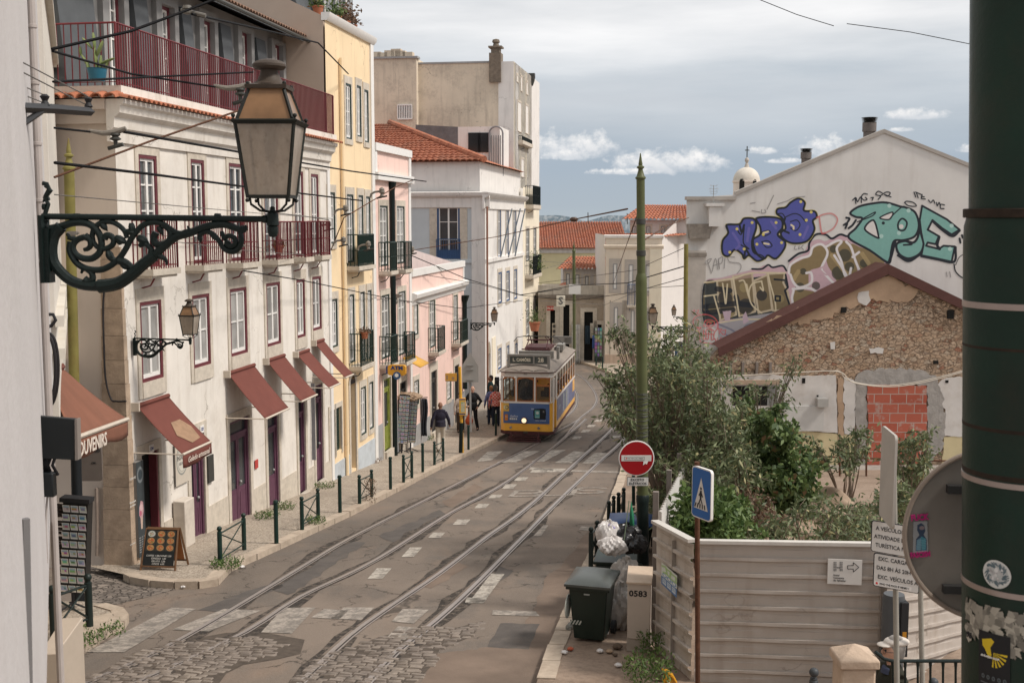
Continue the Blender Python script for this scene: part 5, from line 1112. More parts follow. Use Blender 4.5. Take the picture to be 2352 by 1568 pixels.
for x,y,w_,h_ in((1938,712,11,13),(2184,722,14,20),(1846,874,7,12),(2175,876,7,6),(1878,917-8,4,4),(2150,822+10,10,8)):
 a,b=ru(x-w_/2,y-h_/2,.06);c_,d=ru(x+w_/2,y+h_/2,.06);MB(FR.M).box(a,c_,.0,.062,d,b).build('putlog_hole',DKINT,RB)  # raised near-black block, shade of the hole put into its colour
a,b=ru(1683,886,.06);c_,d=ru(1763,931,.06);ob=MB(FR.M).box(a,c_,.0,.062,d,b).build('window_opening',DKINT,RB)  # flat black block, shade inside the window put into its colour
a,b=ru(1763,886,.06);c2,_=ru(1786,886,.06);MB(FR.M).box(a,c2,.0,.075,d,b).build('window_reveal',mat('grey_board',(.22,.22,.21)),RB)
a,b=ru(1665,872,.06);c2,d2=ru(1790,882,.06);MB(FR.M).box(a,c2,.0,.14,d2,b).build('lintel',mat('timber_lintel',(.40,.30,.22),.9,.2,6),RB)
a,b=ru(1797,932,.06);c2,d2=ru(1890,989,.06);MB(FR.M).box(a,c2,.05,.12,d2,b).build('metal_box',mat('box_grey',(.50,.49,.47),.6,.06,5),RB)
a,b=ru(1874,913,.06);c2,d2=ru(1898,932,.06);MB(FR.M).box(a,c2,.05,.3,d2,b).build('meter_box',mat('box_grey2',(.36,.35,.33),.6,.1,5),RB)
for px in(1679,1707,1739,1770):a,b=ru(px,832,.1);MB(FR.M).box(a-.04,a+.04,.0,.12,ru(px,860,.1)[1],b).build('timber_stub',mat('grey_timber',(.20,.17,.15),.9),RB)
def cable(pts,r=.012,m=WIREG,parent=None):
 v=[Vector(p)for p in pts];P_=[v[0]*2-v[1]]+v+[v[-1]*2-v[-2]];out=[]
 for i in range(1,len(P_)-2):
  a,b,c_,d=P_[i-1:i+3]
  for t in range(6):t/=6;out.append(.5*((2*b)+(c_-a)*t+(2*a-5*b+4*c_-d)*t*t+(3*b-a-3*c_+d)*t**3))
 out.append(v[-1]);mb=MB();return mb.tube(out,r,5)
CB=mat('cream_cable',(.50,.45,.38),.7,.05)
for k,pts in enumerate(([(1660,868),(1700,864),(1780,858),(1900,852),(1930,854),(1945,872),(2000,884),(2060,884),(2130,872),(2216,850)],[(1650,862),(1720,861),(1830,855),(1925,853),(1960,878),(2040,888),(2120,878),(2216,853)])):
 tag(cable([PD(x,y,DR-.25-.04*k)for x,y in pts],.017).build('electric_cable',CB),('upper' if k else 'lower')+' cream cable looping across the ruined stone wall','cable')
LD=34.0;le=PD(1852,1120,LD);re_=PD(2330,1120,LD);mb=MB();mb.box(le.x,re_.x,LD,DR-.1,-9,PD(1900,1103,LD).z);tag(mb.build('terrace_ledge',mat('ledge_concrete',(.30,.27,.24),.9,.25,5,.3,20,dirt=.5)),'grey concrete ledge below the yellow plaster wall','ledge')
mb=MB();
RLG=thing('iron_railing','thin dark iron railing on the ledge in front of the yellow wall','railing',PD(1852,1110,LD-.05))
for px in(1861,1928,1989,2060,2130):MB().tube([PD(px,1175,LD-.05),PD(px+1,1049,LD-.05)],.03,6).build('post',RUST,RLG)
MB().tube([PD(1850,1047,LD-.05),PD(2000,1052,LD-.05),PD(2230,1060,LD-.05)],.028,6).build('top_rail',RUST,RLG);MB().tube([PD(1850,1112,LD-.05),PD(2230,1118,LD-.05)],.02,6).build('lower_rail',METALG,RLG)
TARP=mat('dusty_tarpaulin',(.34,.25,.18),.85,.12,1.5,.35,5,dirt=.3,dcol=(.16,.12,.09));
def tarp(px0,px1,D0,D1,hmax,seed,label):
 a=PD(px0,1230,D0);b=PD(px1,1230,D0);r_=np.random.default_rng(seed);ph=r_.uniform(0,6,8);mb=MB()
 def f(i,j):
  x=a.x+(b.x-a.x)*i;y=D0+(D1-D0)*j;e=min(1,6*i,6*(1-i))*min(1,5*j,3*(1-j));s=.62+.18*sin(3*i*3+ph[0])+.12*sin(9*i+5*j+ph[1])+.10*sin(14*j+3*i+ph[2])+.08*sin(31*i+6*j+ph[3]+2*sin(7*j))+.07*sin(29*j+11*i+ph[4]+2*sin(9*i))+.04*sin(60*i+30*j+3*sin(11*j))
  return(x,y,gz(y)-.05+hmax*s*sqrt(max(e,0)))
 mb.grid(f,120,80);tag(mb.build('tarpaulin',TARP,sharp=80),label,'tarpaulin')
tarp(1745,2260,19.5,33.5,.95,3,'dusty brown tarpaulin heaped over rubble behind the corrugated fence')
FEN=mat('hoarding_sheet',(.425,.38,.34),.45,.08,1.2,.1,6,streak=.55,dirt=.28,dcol=(.30,.24,.19),spec=.4)
FEN2=mat('weathered_hoarding_board',(.50,.455,.41),.7,.1,2,.15,20,streak=.5,dirt=.25,dcol=(.26,.20,.15))
def hoarding(name,A,B,top,label,m=FEN,h=2.25,per=.208,rib=.035,cat='fence',seams=()):
 A=Vector(A);B=Vector(B);F_=Fac((A.x,A.y),(B.x,B.y),(-.3,-1));t=thing(name,label,cat,(A.x,A.y,gz(A.y)))
 zt_=top;n=int(h/per);ln_=F_.len;sl=(B.z-A.z)/ln_
 prof=[]
 for k in range(n):
  z1=-k*per;prof+=[(.0,z1-.06),(.0,z1-per*.5),(.004,z1-per*.52),(0,z1-per+.0),(rib,z1-per-.0),(rib,z1-per-.035)]
 prof=[(rib+.005,0),(rib+.005,-.045),(0,-.05)]+prof
 nu=24;vs=[];fs=[]
 for j,(w,z)in enumerate(prof):
  for i in range(nu+1):
   u=ln_*i/nu;wob=.006*sin(u*3.1+z*2)+.004*sin(u*7+j);vs.append((u,w+wob,A.z+sl*u+z+.004*sin(u*2.3+j)))
 for j in range(len(prof)-1):
  for i in range(nu):fs.append((j*(nu+1)+i,j*(nu+1)+i+1,(j+1)*(nu+1)+i+1,(j+1)*(nu+1)+i))
 MB(F_.M).add(vs,fs).build('ribbed_sheet',m,t,sharp=25,recalc=False)
 mb=MB(F_.M);mb.add([(0,-.03,A.z+.012),(ln_,-.03,B.z+.012),(ln_,rib+.03,B.z+.012),(0,rib+.03,A.z+.012),(0,-.03,A.z-.03),(ln_,-.03,B.z-.03),(ln_,rib+.03,B.z-.03),(0,rib+.03,A.z-.03)],[(0,1,2,3),(4,5,6,7),(0,1,5,4),(2,3,7,6),(0,3,7,4),(1,2,6,5)]).build('top_cap',mat('fence_cap',(.55,.52,.48),.5,.1,5),t)
 for s_ in seams:MB(F_.M).box(s_,s_+.012,rib*.2,rib+.012,A.z-h,A.z-.05).build('seam',mat('seam_grey',(.30,.27,.24)),t)
 MB(F_.M).box(0,ln_,-.09,-.05,A.z-h,A.z-.1).build('backing',METALG,t)if False else None
 return t,F_
A=PD(1600,1240,13.95);B=PD(2050,1247,13.6)
T1,F1=hoarding('hoarding_fence',A,B,0,'long grey ribbed sheet hoarding facing the camera below the bushes',seams=(2.23,))
B2=PD(1508,1195,15.4)
T2,F2=hoarding('hoarding_fence',B2,PD(1594,1240,14.0),0,'angled end panel of the hoarding with a peeling green and blue poster',FEN2,h=2.0,per=.235,rib=.05,seams=(.8,))
T3_,F3_=hoarding('hoarding_fence',PD(2040,1300,13.3),PD(2300,1275,17.0),0,'far right section of ribbed hoarding running away behind the big green pole',h=2.6)
Ff=Fac((B2.x+.08,B2.y+.3),(G(1540,1000).x+.25,38),(-1,0));q0=Vector((Ff.p.x,Ff.p.y,0));t=thing('sheet_fence','white ribbed sheet fence running down the street beside the shrubs','fence',(q0.x,q0.y,gz(q0.y)))
mb=MB(Ff.M);n=int(Ff.len/.12)
for i in range(n):
 u=i*.12;y=Ff.pt(u,0).y;z0=gz(y)-.1;w=.03 if i%2 else-.03
 mb.add([(u,.03 if i%2 else-.03,z0),(u+.12,-.03 if i%2 else .03,z0),(u+.12,-.03 if i%2 else .03,z0+2.1),(u,w,z0+2.1)],[(0,1,2,3)])
mb.build('ribbed_sheet',mat('white_sheet',(.60,.58,.55),.5,.08,3,streak=.3,dcol=(.35,.28,.22)),t,recalc=False)
for k in range(9):y=Ff.pt(Ff.len*k/9+.3,0);u=Ff.len*k/9+.3;MB(Ff.M).box(u-.04,u+.04,.04,.12,gz(y.y)-.1,gz(y.y)+2.25).build('post',mat('grey_timber',(.20,.17,.15),.9),t)
cvp=Canvas(44,66,(.62,.66,.62));cvp.rect(0,40,44,66,(.10,.20,.40))
for k in range(3):cvp.disc(9+13*k,32,6,(.10,.24,.48));cvp.disc(9+13*k,32,3.6,(.7,.72,.7));cvp.rect(4+13*k,44,14+13*k,60,(.55,.62,.68));cvp.rect(5+13*k,47,13+13*k,49,(.1,.2,.4));cvp.rect(5+13*k,52,13+13*k,54,(.1,.2,.4))
for q in([(2,10),(12,4),(16,20),(6,26)],[(14,8),(26,6),(24,24),(14,22)],[(26,10),(40,8),(40,24),(28,26)]):cvp.stroke(q,2.6,(.30,.48,.16),al=.8)
pu_,pz1=F2.uz(1517,1290,.09);pu2,_=F2.uz(1553,1300,.09);_,pz0=F2.uz(1517,1340,.09)
def quadfn(F_,u0,u1,z0,z1,w,shear=0):
 o=np.array(F_.p);U_=np.array(F_.u);N_=np.array(F_.n)
 return lambda U,V:o+np.outer(u0+(u1-u0)*U,U_)+N_*w+np.outer(z1+(z0-z1)*V+shear*U,(0,0,1))
PAINT=paintmat('printed_panel',None,.6,.1)
o=cvp.build('poster',PAINT,quadfn(F2,pu_,pu2,pz0,pz1,.075),T2);o['label']='peeling safety poster with blue circles and green spray'
hs=F1.rect(1902,1981,1283,1340,.08);HSG=MB(F1.M).box(hs[0],hs[1],.06,.075,hs[2],hs[3]).build('hotel_sign',mat('sign_white',(.62,.60,.57),.5,.03));tag(HSG,'white hotel direction sign with a black outlined arrow on the grey hoarding','sign')
def FT(F_,u,z,w,face=1):
 right=F_.u if ray(0,0).z is not None and(F_.pt(1,0)-F_.pt(0,0)).x>0 else-F_.u
 o=F_.pt(u,z,w);return frame(o,right,Vector((0,0,1)),F_.n)
INK=mat('black_ink',(.02,.02,.022),.6,0);INKG=mat('grey_ink',(.10,.10,.10),.6,0)
for i,s_ in enumerate(('Hotel','Convento','do Salvador')):u,z=F1.uz(1914,1320+i*6,.08);text('lettering',s_,.032,INK,FT(F1,u,z,.079),HSG,align='LEFT')
mb=MB(F1.M)
for i in range(2):
 for j in range(3):
  for k in range(4):
   u,z=F1.uz(1916+14*i+(k%2)*4,1291+7.5*j+(k//2)*3.5,.08);mb.box(u-.007,u+.007,.076,.079,z-.006,z+.006)
for(x,y)in((1926,1303),):u,z=F1.uz(x,y,.08);mb.box(u-.02,u+.02,.076,.079,z-.006,z+.006)
mb.build('emblem',INKG,HSG)
ar=[(1947,1298),(1960,1298),(1960,1291),(1973,1302),(1960,1313),(1960,1306),(1947,1306)];mb=MB(F1.M);aq=[F1.uz(*p,.08)for p in ar]
for(a,b),(c_,d)in zip(aq,aq[1:]+aq[:1]):mb.tube([(a,.078,b),(c_,.078,d)],.004,4)
mb.build('arrow',INK,HSG)
DB=73.0
FB=Fac((PD(1236,700,DB).x,DB),(PD(1236,700,DB).x+10,DB-.6),(0,-1));bu=lambda px,py,w=0:FB.uz(px,py,w)
SB=thing('shop_building','low brown plastered shop building with a stained parapet at the bend','building',FB.pt(0,-9.2))
uR=bu(1388,700)[0]
R_=lambda a,b,c_,d:FB.rect(a,b,c_,d)
sh=[R_(1264,1275,712,830),R_(1294,1308,700,836),R_(1342,1362,716,846),R_(1386,1396,740,846)]
sh[3]=R_(1373,1382,745,845)
wall(FB,0,uR,-9.6,bu(1300,660)[1],sh,.25).build('front_wall',OLDWALL,SB)
mb=MB(FB.M);mb.box(0,uR,-.3,.12,bu(1300,685)[1],bu(1300,678)[1]).build('ledge',mat('dirty_ledge',(.2,.17,.14),.9,.3,6),SB)
MB(FB.M).box(0,uR,-.1,.03,bu(1300,677)[1],bu(1300,655)[1]).build('parapet',mat('stained_parapet',(.46,.42,.36),.9,.15,3,streak=.8,dcol=(.15,.12,.1)),SB)
for i,r in enumerate(sh):
 d_=MB(FB.M).box(r[0],r[1],-.26,-.2,r[2]-.3,r[3]).build('doorway',DKINT,SB);MB(FB.M).box(r[0]-.25,r[0],-.05,.03,r[2]-.3,r[3]+.25).box(r[1],r[1]+.25,-.05,.03,r[2]-.3,r[3]+.25).box(r[0],r[1],-.05,.03,r[3],r[3]+.25).build('surround',STONE,d_)
box_shell(FB,SB,0,uR,-9.6,bu(1300,668)[1],.27,8,OLDWALL)
def ware(px0,px1,py0,py1,col,label,name='hanging_garment',cat='clothes'):
 a,z1=bu(px0,py0,.3);b,z0=bu(px1,py1,.3);mb=MB(FB.M);mb.grid(lambda i,j:(a+(b-a)*i,.3+.06*sin(i*14)+.03*sin(j*5),z1+(z0-z1)*j),12,8);return tag(mb.build(name,mat('cloth_%s'%label[:6],col,.9,.3,6),solid=.03),label,cat)
ware(1345,1354,748,790,(.03,.05,.07),'dark garment hanging left in the souvenir shop doorway');ware(1356,1361,742,776,(.55,.50,.42),'cream garment hanging in the souvenir shop doorway');ware(1361,1368,770,800,(.08,.16,.42),'blue patterned cloth hanging beside the card rack')
ware(1313,1332,745,836,(.48,.46,.43),'pale notice panel leaning beside the souvenir shop door','notice_panel','panel')
rk=thing('postcard_rack','postcard rack standing in front of the far souvenir shop','postcard rack',FB.pt(bu(1372,830,.4)[0],-9.1,.4))
a,z1=bu(1366,752,.4);b,z0=bu(1382,820,.4);MB(FB.M).box(a,b,.3,.38,z0-.5,z1).build('stand',DARKM,rk)
cr_=Canvas(14,50,(.08,.07,.06));
for j in range(8):
 for i in range(3):cr_.rect(1+4.4*i,1+6*j,4.4+4.4*i,5.6+6*j,tuple(RNG.uniform(.15,.6,3)))
cr_.build('cards',PAINT,quadfn(FB,a,b,z0,z1,.385),rk)
us,zs=bu(1287,691);SG=thing('projecting_sign','square cream sign with a large grey letter S hanging over the bend','sign',PD(1287,704,68));Fz=Fac((PD(1278,700,68).x,68),(PD(1298,700,68).x,68),(0,-1));r=Fz.rect(1278,1298,679,704)
MB(Fz.M).box(r[0],r[1],-.06,.02,r[2],r[3]).build('board',mat('cream_sign',(.62,.58,.48),.6,.08),SG,bevel=.02);text('lettering','S',.62,mat('sign_grey',(.12,.12,.12)),FT(Fz,(r[0]+r[1])/2,(r[2]+r[3])/2,.025),SG,bold=.02)
r=R_(1260,1272,702,712);sg=tag(MB(FB.M).box(r[0]-.1,r[1],.25,.3,r[2],r[3]).build('shop_sign',mat('red_sign',(.42,.05,.04))),'small red shop sign above the leftmost door at the bend','sign');text('lettering','SALSA',.17,mat('sign_cream',(.7,.65,.55)),FT(FB,(r[0]+r[1])/2-.05,(r[2]+r[3])/2,.305),sg,bold=.02)
for k in range(7):
 mb=MB(FB.M);u,z=bu(1270.5,748+k*11,.3)
c9=Canvas(8,60,(.42,.36,.28))
for k in range(7):c9.disc(4,5+8.3*k,3,(.05,.045,.04))
a,z1=bu(1268,742,.25);b,z0=bu(1276,826,.25);tag(c9.build('door_display',PAINT,quadfn(FB,a,b,z0,z1,.2)),'narrow board with a column of round dark plates by the leftmost shop door','display board')
D2=80;F8=Fac((PD(1293,650,D2).x,D2),(PD(1293,650,D2).x+10,D2),(0,-1));b8=lambda px,py:F8.uz(px,py)
CT=thing('cottage','small cottage with a sagging terracotta roof above the shop parapet','building',F8.pt(0,-8));
cr8=[F8.rect(*q)for q in((1300,1309,628,662),(1321,1331,630,664),(1344,1352,633,668),(1368,1376,634,668))]
uE=b8(1400,600)[0];wall(F8,0,uE,-9,b8(1300,617)[1],cr8,.1).build('front_wall',mat('faded_plaster',(.50,.47,.45),.9,.1,2,streak=.5),CT)
for r in cr8:window(F8,CT,r,fm=mat('grey_frame',(.25,.25,.25)),gm=GLASS,rows=2,sur=(.12,.12,.1),depth=.08)
A8=F8.pt(-.5,b8(1290,620)[1],.4);B8=F8.pt(uE+.5,b8(1400,618)[1],.4);tilefield('roof',CT,A8,B8,F8.pt(.6,b8(1312,594)[1],-2.5),F8.pt(uE+.5,b8(1400,594)[1],-2.5),TILES,16,7,.09)
box_shell(F8,CT,.02,uE,-9,b8(1300,620)[1],.12,4,GREY_ST)
A8=F8.pt(b8(1240,690)[0],b8(1240,688)[1],2);mb=MB();mb.add([PD(1245,683,77),PD(1300,668,77),PD(1300,648,79),PD(1290,650,79)],[(0,1,2,3)]);mb.build('side_roof',TILES,CT,recalc=False)
D3=92;F7=Fac((PD(1225,600,D3).x,D3),(PD(1225,600,D3).x+10,D3),(0,-1));b7=lambda px,py,w=0:F7.uz(px,py,w);HL=thing('long_hall','long low hall with a pale yellow wall under a broad terracotta roof','building',F7.pt(0,-9));u7=b7(1445,600)[0]
MB(F7.M).box(0,u7,-14,0,-9,b7(1300,571)[1]).build('wall',mat('pale_yellow_render',(.66,.60,.38),.9,.05,2,streak=.2,dcol=(.45,.4,.28)),HL);MB(F7.M).box(0,u7,.01,.12,b7(1300,581)[1],b7(1300,571)[1]).build('eaves_band',GREY_ST,HL)
tilefield('roof',HL,F7.pt(-.2,b7(1300,573)[1],.4),F7.pt(u7,b7(1300,573)[1],.4),F7.pt(-.2,PD(1300,512,99).z,-7),F7.pt(u7,PD(1300,512,99).z,-7),TILES,36,18,.13)
for px,py in((1351,488),(1441,490)):v_=PD(px,515,98.5);tag(MB().tube([v_,PD(px-.5,py,98.5)],.04,5).build('roof_rod',DARKM),'thin dark rod on the long hall roof, the %s of two'%('left' if px<1400 else 'right'),'rod','rods on the long hall roof')
D4=71;F6=Fac((PD(1390,700,D4+.6).x,D4+.6),(PD(1519,700,D4).x,D4),(0,-1));b6=lambda px,py,w=0:F6.uz(px,py,w);CH=thing('town_house','cream corner house with a tiled lower wall and small attic storey right of the bend','building',F6.pt(0,-9.2));u6=F6.len
c6=[F6.rect(*q)for q in((1408,1418,605,664),(1444,1455,607,665),(1483,1495,609,670),(1410,1420,705,760),(1449,1458,712,772),(1487,1497,718,790))]
wall(F6,0,u6,-9.6,b6(1450,545)[1],c6,.15).build('front_wall',mat('cream_house_render',(.66,.58,.48),.9,.06,2,.05,streak=.35,dcol=(.45,.36,.28)),CH)
for i,r in enumerate(c6):window(F6,CH,r,fm=mat('grey_frame',(.25,.25,.25)),gm=GLASS,rows=3,sur=(.25,.3,.25),surm=mat('grey_stone',(.42,.38,.34),.85,.1,5),depth=.06,fw=.06)
AZU=brickmat('faded_wall_tiles',(.38,.34,.29),(.33,.295,.25),(.26,.22,.18),.30,.30,0)
mb=MB(F6.M);zT=b6(1450,690)[1];zL=b6(1450,815)[1]
eds=[0.35]+sum([[r[0]-.26,r[1]+.26]for r in c6[3:]],[])+[u6-.5]
for a,b in zip(eds[::2],eds[1::2]):mb.box(a,b,-.02,.02,zL,zT)
mb.build('tiled_dado',AZU,CH);mb=MB(F6.M).box(0,u6,-.02,.06,-9.5,zL).build('plinth',mat('pinkish_plinth',(.52,.40,.31),.9,.1,2,streak=.4),CH)
_corn(F6,CH,-.1,u6+.1,b6(1450,566)[1],[(-.02,-.15),(.12,-.1),(.18,.05),(.05,.12),(-.02,.12)],mat('cream_house_render',(.66,.58,.48)),'cornice');MB(F6.M).box(u6-.75,u6-.0,-.02,.08,-9.4,b6(1450,569)[1]).build('corner_pilaster',CREAM,CH)
_corn(F6,CH,-.1,u6+.1,b6(1450,543)[1],[(-.3,-.1),(.1,-.1),(.14,.06),(-.3,.1)],GREY_ST,'coping')
sd6=Fac((F6.pt(u6,0).x,F6.pt(u6,0).y),(F6.pt(u6,0).x+4.5,F6.pt(u6,0).y+10),(1,-1));
mb=MB();p1=F6.pt(u6,0);p2=p1+Vector((3.2,9,0));zz1=b6(1519,540)[1];mb.add([(p1.x,p1.y,-9.6),(p2.x,p2.y,-9.6),(p2.x,p2.y,zz1+1.9),(p1.x,p1.y,zz1)],[(0,1,2,3)]);mb.add([(F6.p.x,F6.p.y+.2,-9.6),(F6.p.x,F6.p.y+9,-9.6),(F6.p.x,F6.p.y+9,zz1),(F6.p.x,F6.p.y+.2,zz1)],[(0,1,2,3)]);mb.build('side_wall',mat('lilac_white_wall',(.62,.585,.56),.9,.05,2,streak=.2,dcol=(.4,.36,.33)),CH,recalc=False)
balcony(F6,CH,1441,700,1459,.4,BLUEP,hgt=1.3,step=.12)
D5=75.5;F5=Fac((PD(1447,520,D5).x,D5),(PD(1575,520,D5).x,D5),(0,-1));b5_=lambda px,py,w=0:F5.uz(px,py,w)
a5=[F5.rect(*q)for q in((1452,1462,519,541),(1484,1494,519,540),(1518,1528,519,541))]
wall(F5,0,F5.len+1,b5_(1500,560)[1],b5_(1500,505)[1],a5,.1).build('attic_wall',mat('lilac_white_wall',(.62,.585,.56)),CH)
for r in a5:window(F5,CH,r,fm=mat('grey_frame',(.25,.25,.25)),gm=GLASS,rows=1,cols=1,sur=(.12,.12,.1),depth=.05)
tilefield('attic_roof',CH,F5.pt(-.6,b5_(1440,506)[1],.5),F5.pt(F5.len+1.3,b5_(1440,506)[1],.5),F5.pt(1.2,b5_(1470,479)[1]+.2,-4),F5.pt(F5.len+1.3,b5_(1470,479)[1]+.2,-4),TILES,22,8,.1)
tilefield('lower_roof',CH,F6.pt(.2,b6(1450,545)[1],-.2),F6.pt(u6,b6(1450,545)[1],-.2),F5.pt(-1.5,b5_(1500,536)[1]-.1,.02),F5.pt(4.0,b5_(1500,540)[1],.02),TILES,26,5,.07)
box_shell(F6,CH,.02,u6-.05,-9.6,b6(1450,552)[1],.18,7,GREY_ST,'inner_wall')
DM=105;c=PD(1714,440,DM);DO=thing('church_dome','small white domed bell turret with a cross behind the graffiti gable','dome',(c.x,c.y,c.z-2));rr=30/FL*DM
ST2=mat('dome_stone',(.60,.55,.48),.85,.1,1.5,dirt=.5,dcol=(.33,.28,.2))
zt_=PD(1714,415,DM).z;MB().lathe([(rr*1.0,c.z-4),(rr*1.0,zt_-.2),(rr*1.08,zt_-.15),(rr*1.08,zt_)],(c.x,c.y,0),8).build('drum',mat('dome_wall',(.70,.62,.55),.85,.06),DO)
zd=PD(1714,390,DM).z;MB().lathe([(rr*1.0*cos(a_),zt_+(zd-zt_)*1.25*sin(a_))for a_ in np.linspace(0,1.45,10)],(c.x,c.y,0),24).build('dome_cap',ST2,DO)
z2_=zt_+(zd-zt_)*1.22;MB().lathe([(.25,z2_-.1),(.18,z2_+.2),(.1,z2_+.4),(.2,z2_+.6),(.18,z2_+.75),(.05,z2_+.9)],(c.x,c.y,0),10).build('finial',mat('grey_stone',(.42,.38,.34)),DO)
MB().box(c.x-.04,c.x+.04,c.y-.04,c.y+.04,z2_+.85,z2_+1.9).box(c.x-.2,c.x+.2,c.y-.03,c.y+.03,z2_+1.5,z2_+1.58).build('cross',DARKM,DO)
for px,w in((1705,.2),(1734,.16)):v_=PD(px,428,DM-rr-.1);MB().box(v_.x-w,v_.x+w,v_.y+.1,v_.y+.4,v_.z-.7,v_.z+.5).ball((v_.x,v_.y+.25,v_.z+.5),w,6,(1,.4,1)).build('arched_opening',DKINT,DO)
mb=MB();n=160;vs=[]
for i in range(n+1):
 x=-1500+3000*i/n;h_=6+6*abs(sin(i*.21))+4*sin(i*.53+1)+3*sin(i*1.1)+2*random.random();vs+=[(x,2900,-60),(x,2900,h_-4),(x,3500,-60)]
mb.add(vs,[(3*i,3*i+3,3*i+4,3*i+1)for i in range(n)]+[(3*i+1,3*i+4,3*i+5,3*i+2)for i in range(n)])
hm,nt_,b_,v_=base('far_shore');nn=noise(nt_,v_,.03,8,.75);nn2=noise(nt_,v_,.11,2,.5)
L(nt_,mix(nt_,ramp(nt_,mathn(nt_,'ADD',mathn(nt_,'MULTIPLY',nn,.6),mathn(nt_,'MULTIPLY',nn2,.4)),.46,.6),(.20,.25,.28),(.58,.57,.56)),b_.inputs['Base Color']);struct(mb.build('hills',hm))  # distance haze put into the hill colour as a pale blue tint
mb=MB();mb.add([(-1500,330,-16),(1500,330,-16),(1800,2905,-42),(-1800,2905,-42)],[(0,1,2,3)]);struct(mb.build('river',mat('river_water',(.22,.29,.34),.3,.05,.01)))
LGL=bpy.data.materials.new('frosted_lantern_glass');LGL.use_nodes=True;nt=LGL.node_tree;b=nt.nodes['Principled BSDF'];o_=nt.nodes['Material Output']
v=nd(nt,'ShaderNodeTexCoord').outputs['Object'];n=noise(nt,v,5,7,.65,1,1,.45);n2=noise(nt,v,30,4,.6)
c=mix(nt,ramp(nt,n,.3,.7),(.36,.30,.245),(.68,.60,.51));c=mix(nt,mathn(nt,'MULTIPLY',ramp(nt,n2,.55,.75),.35),c,(.10,.08,.06));L(nt,c,b.inputs['Base Color']);b.inputs['Roughness'].default_value=.35
tl=nd(nt,'ShaderNodeBsdfTranslucent');L(nt,c,tl.inputs[0]);tr=nd(nt,'ShaderNodeBsdfTransparent');tr.inputs[0].default_value=(.75,.68,.6,1)
m1=nd(nt,'ShaderNodeMixShader');m1.inputs[0].default_value=.35;L(nt,b.outputs[0],m1.inputs[1]);L(nt,tl.outputs[0],m1.inputs[2])
m2=nd(nt,'ShaderNodeMixShader');m2.inputs[0].default_value=.22;L(nt,m1.outputs[0],m2.inputs[1]);L(nt,tr.outputs[0],m2.inputs[2]);L(nt,m2.outputs[0],o_.inputs[0])
AMB=mat('amber_lantern_glass',(.22,.125,.065),.35,.25,8,dirt=.3,dcol=(.1,.06,.035))
CAPM=mat('brown_lantern_cap',(.06,.045,.034),.6,.25,7,.2,40,dirt=.4,dcol=(.15,.10,.06))
LW=1.122
LS=LW/(2110-145)
def LT(x,y):return((x-145)*LS,0,-(y-245)*LS)
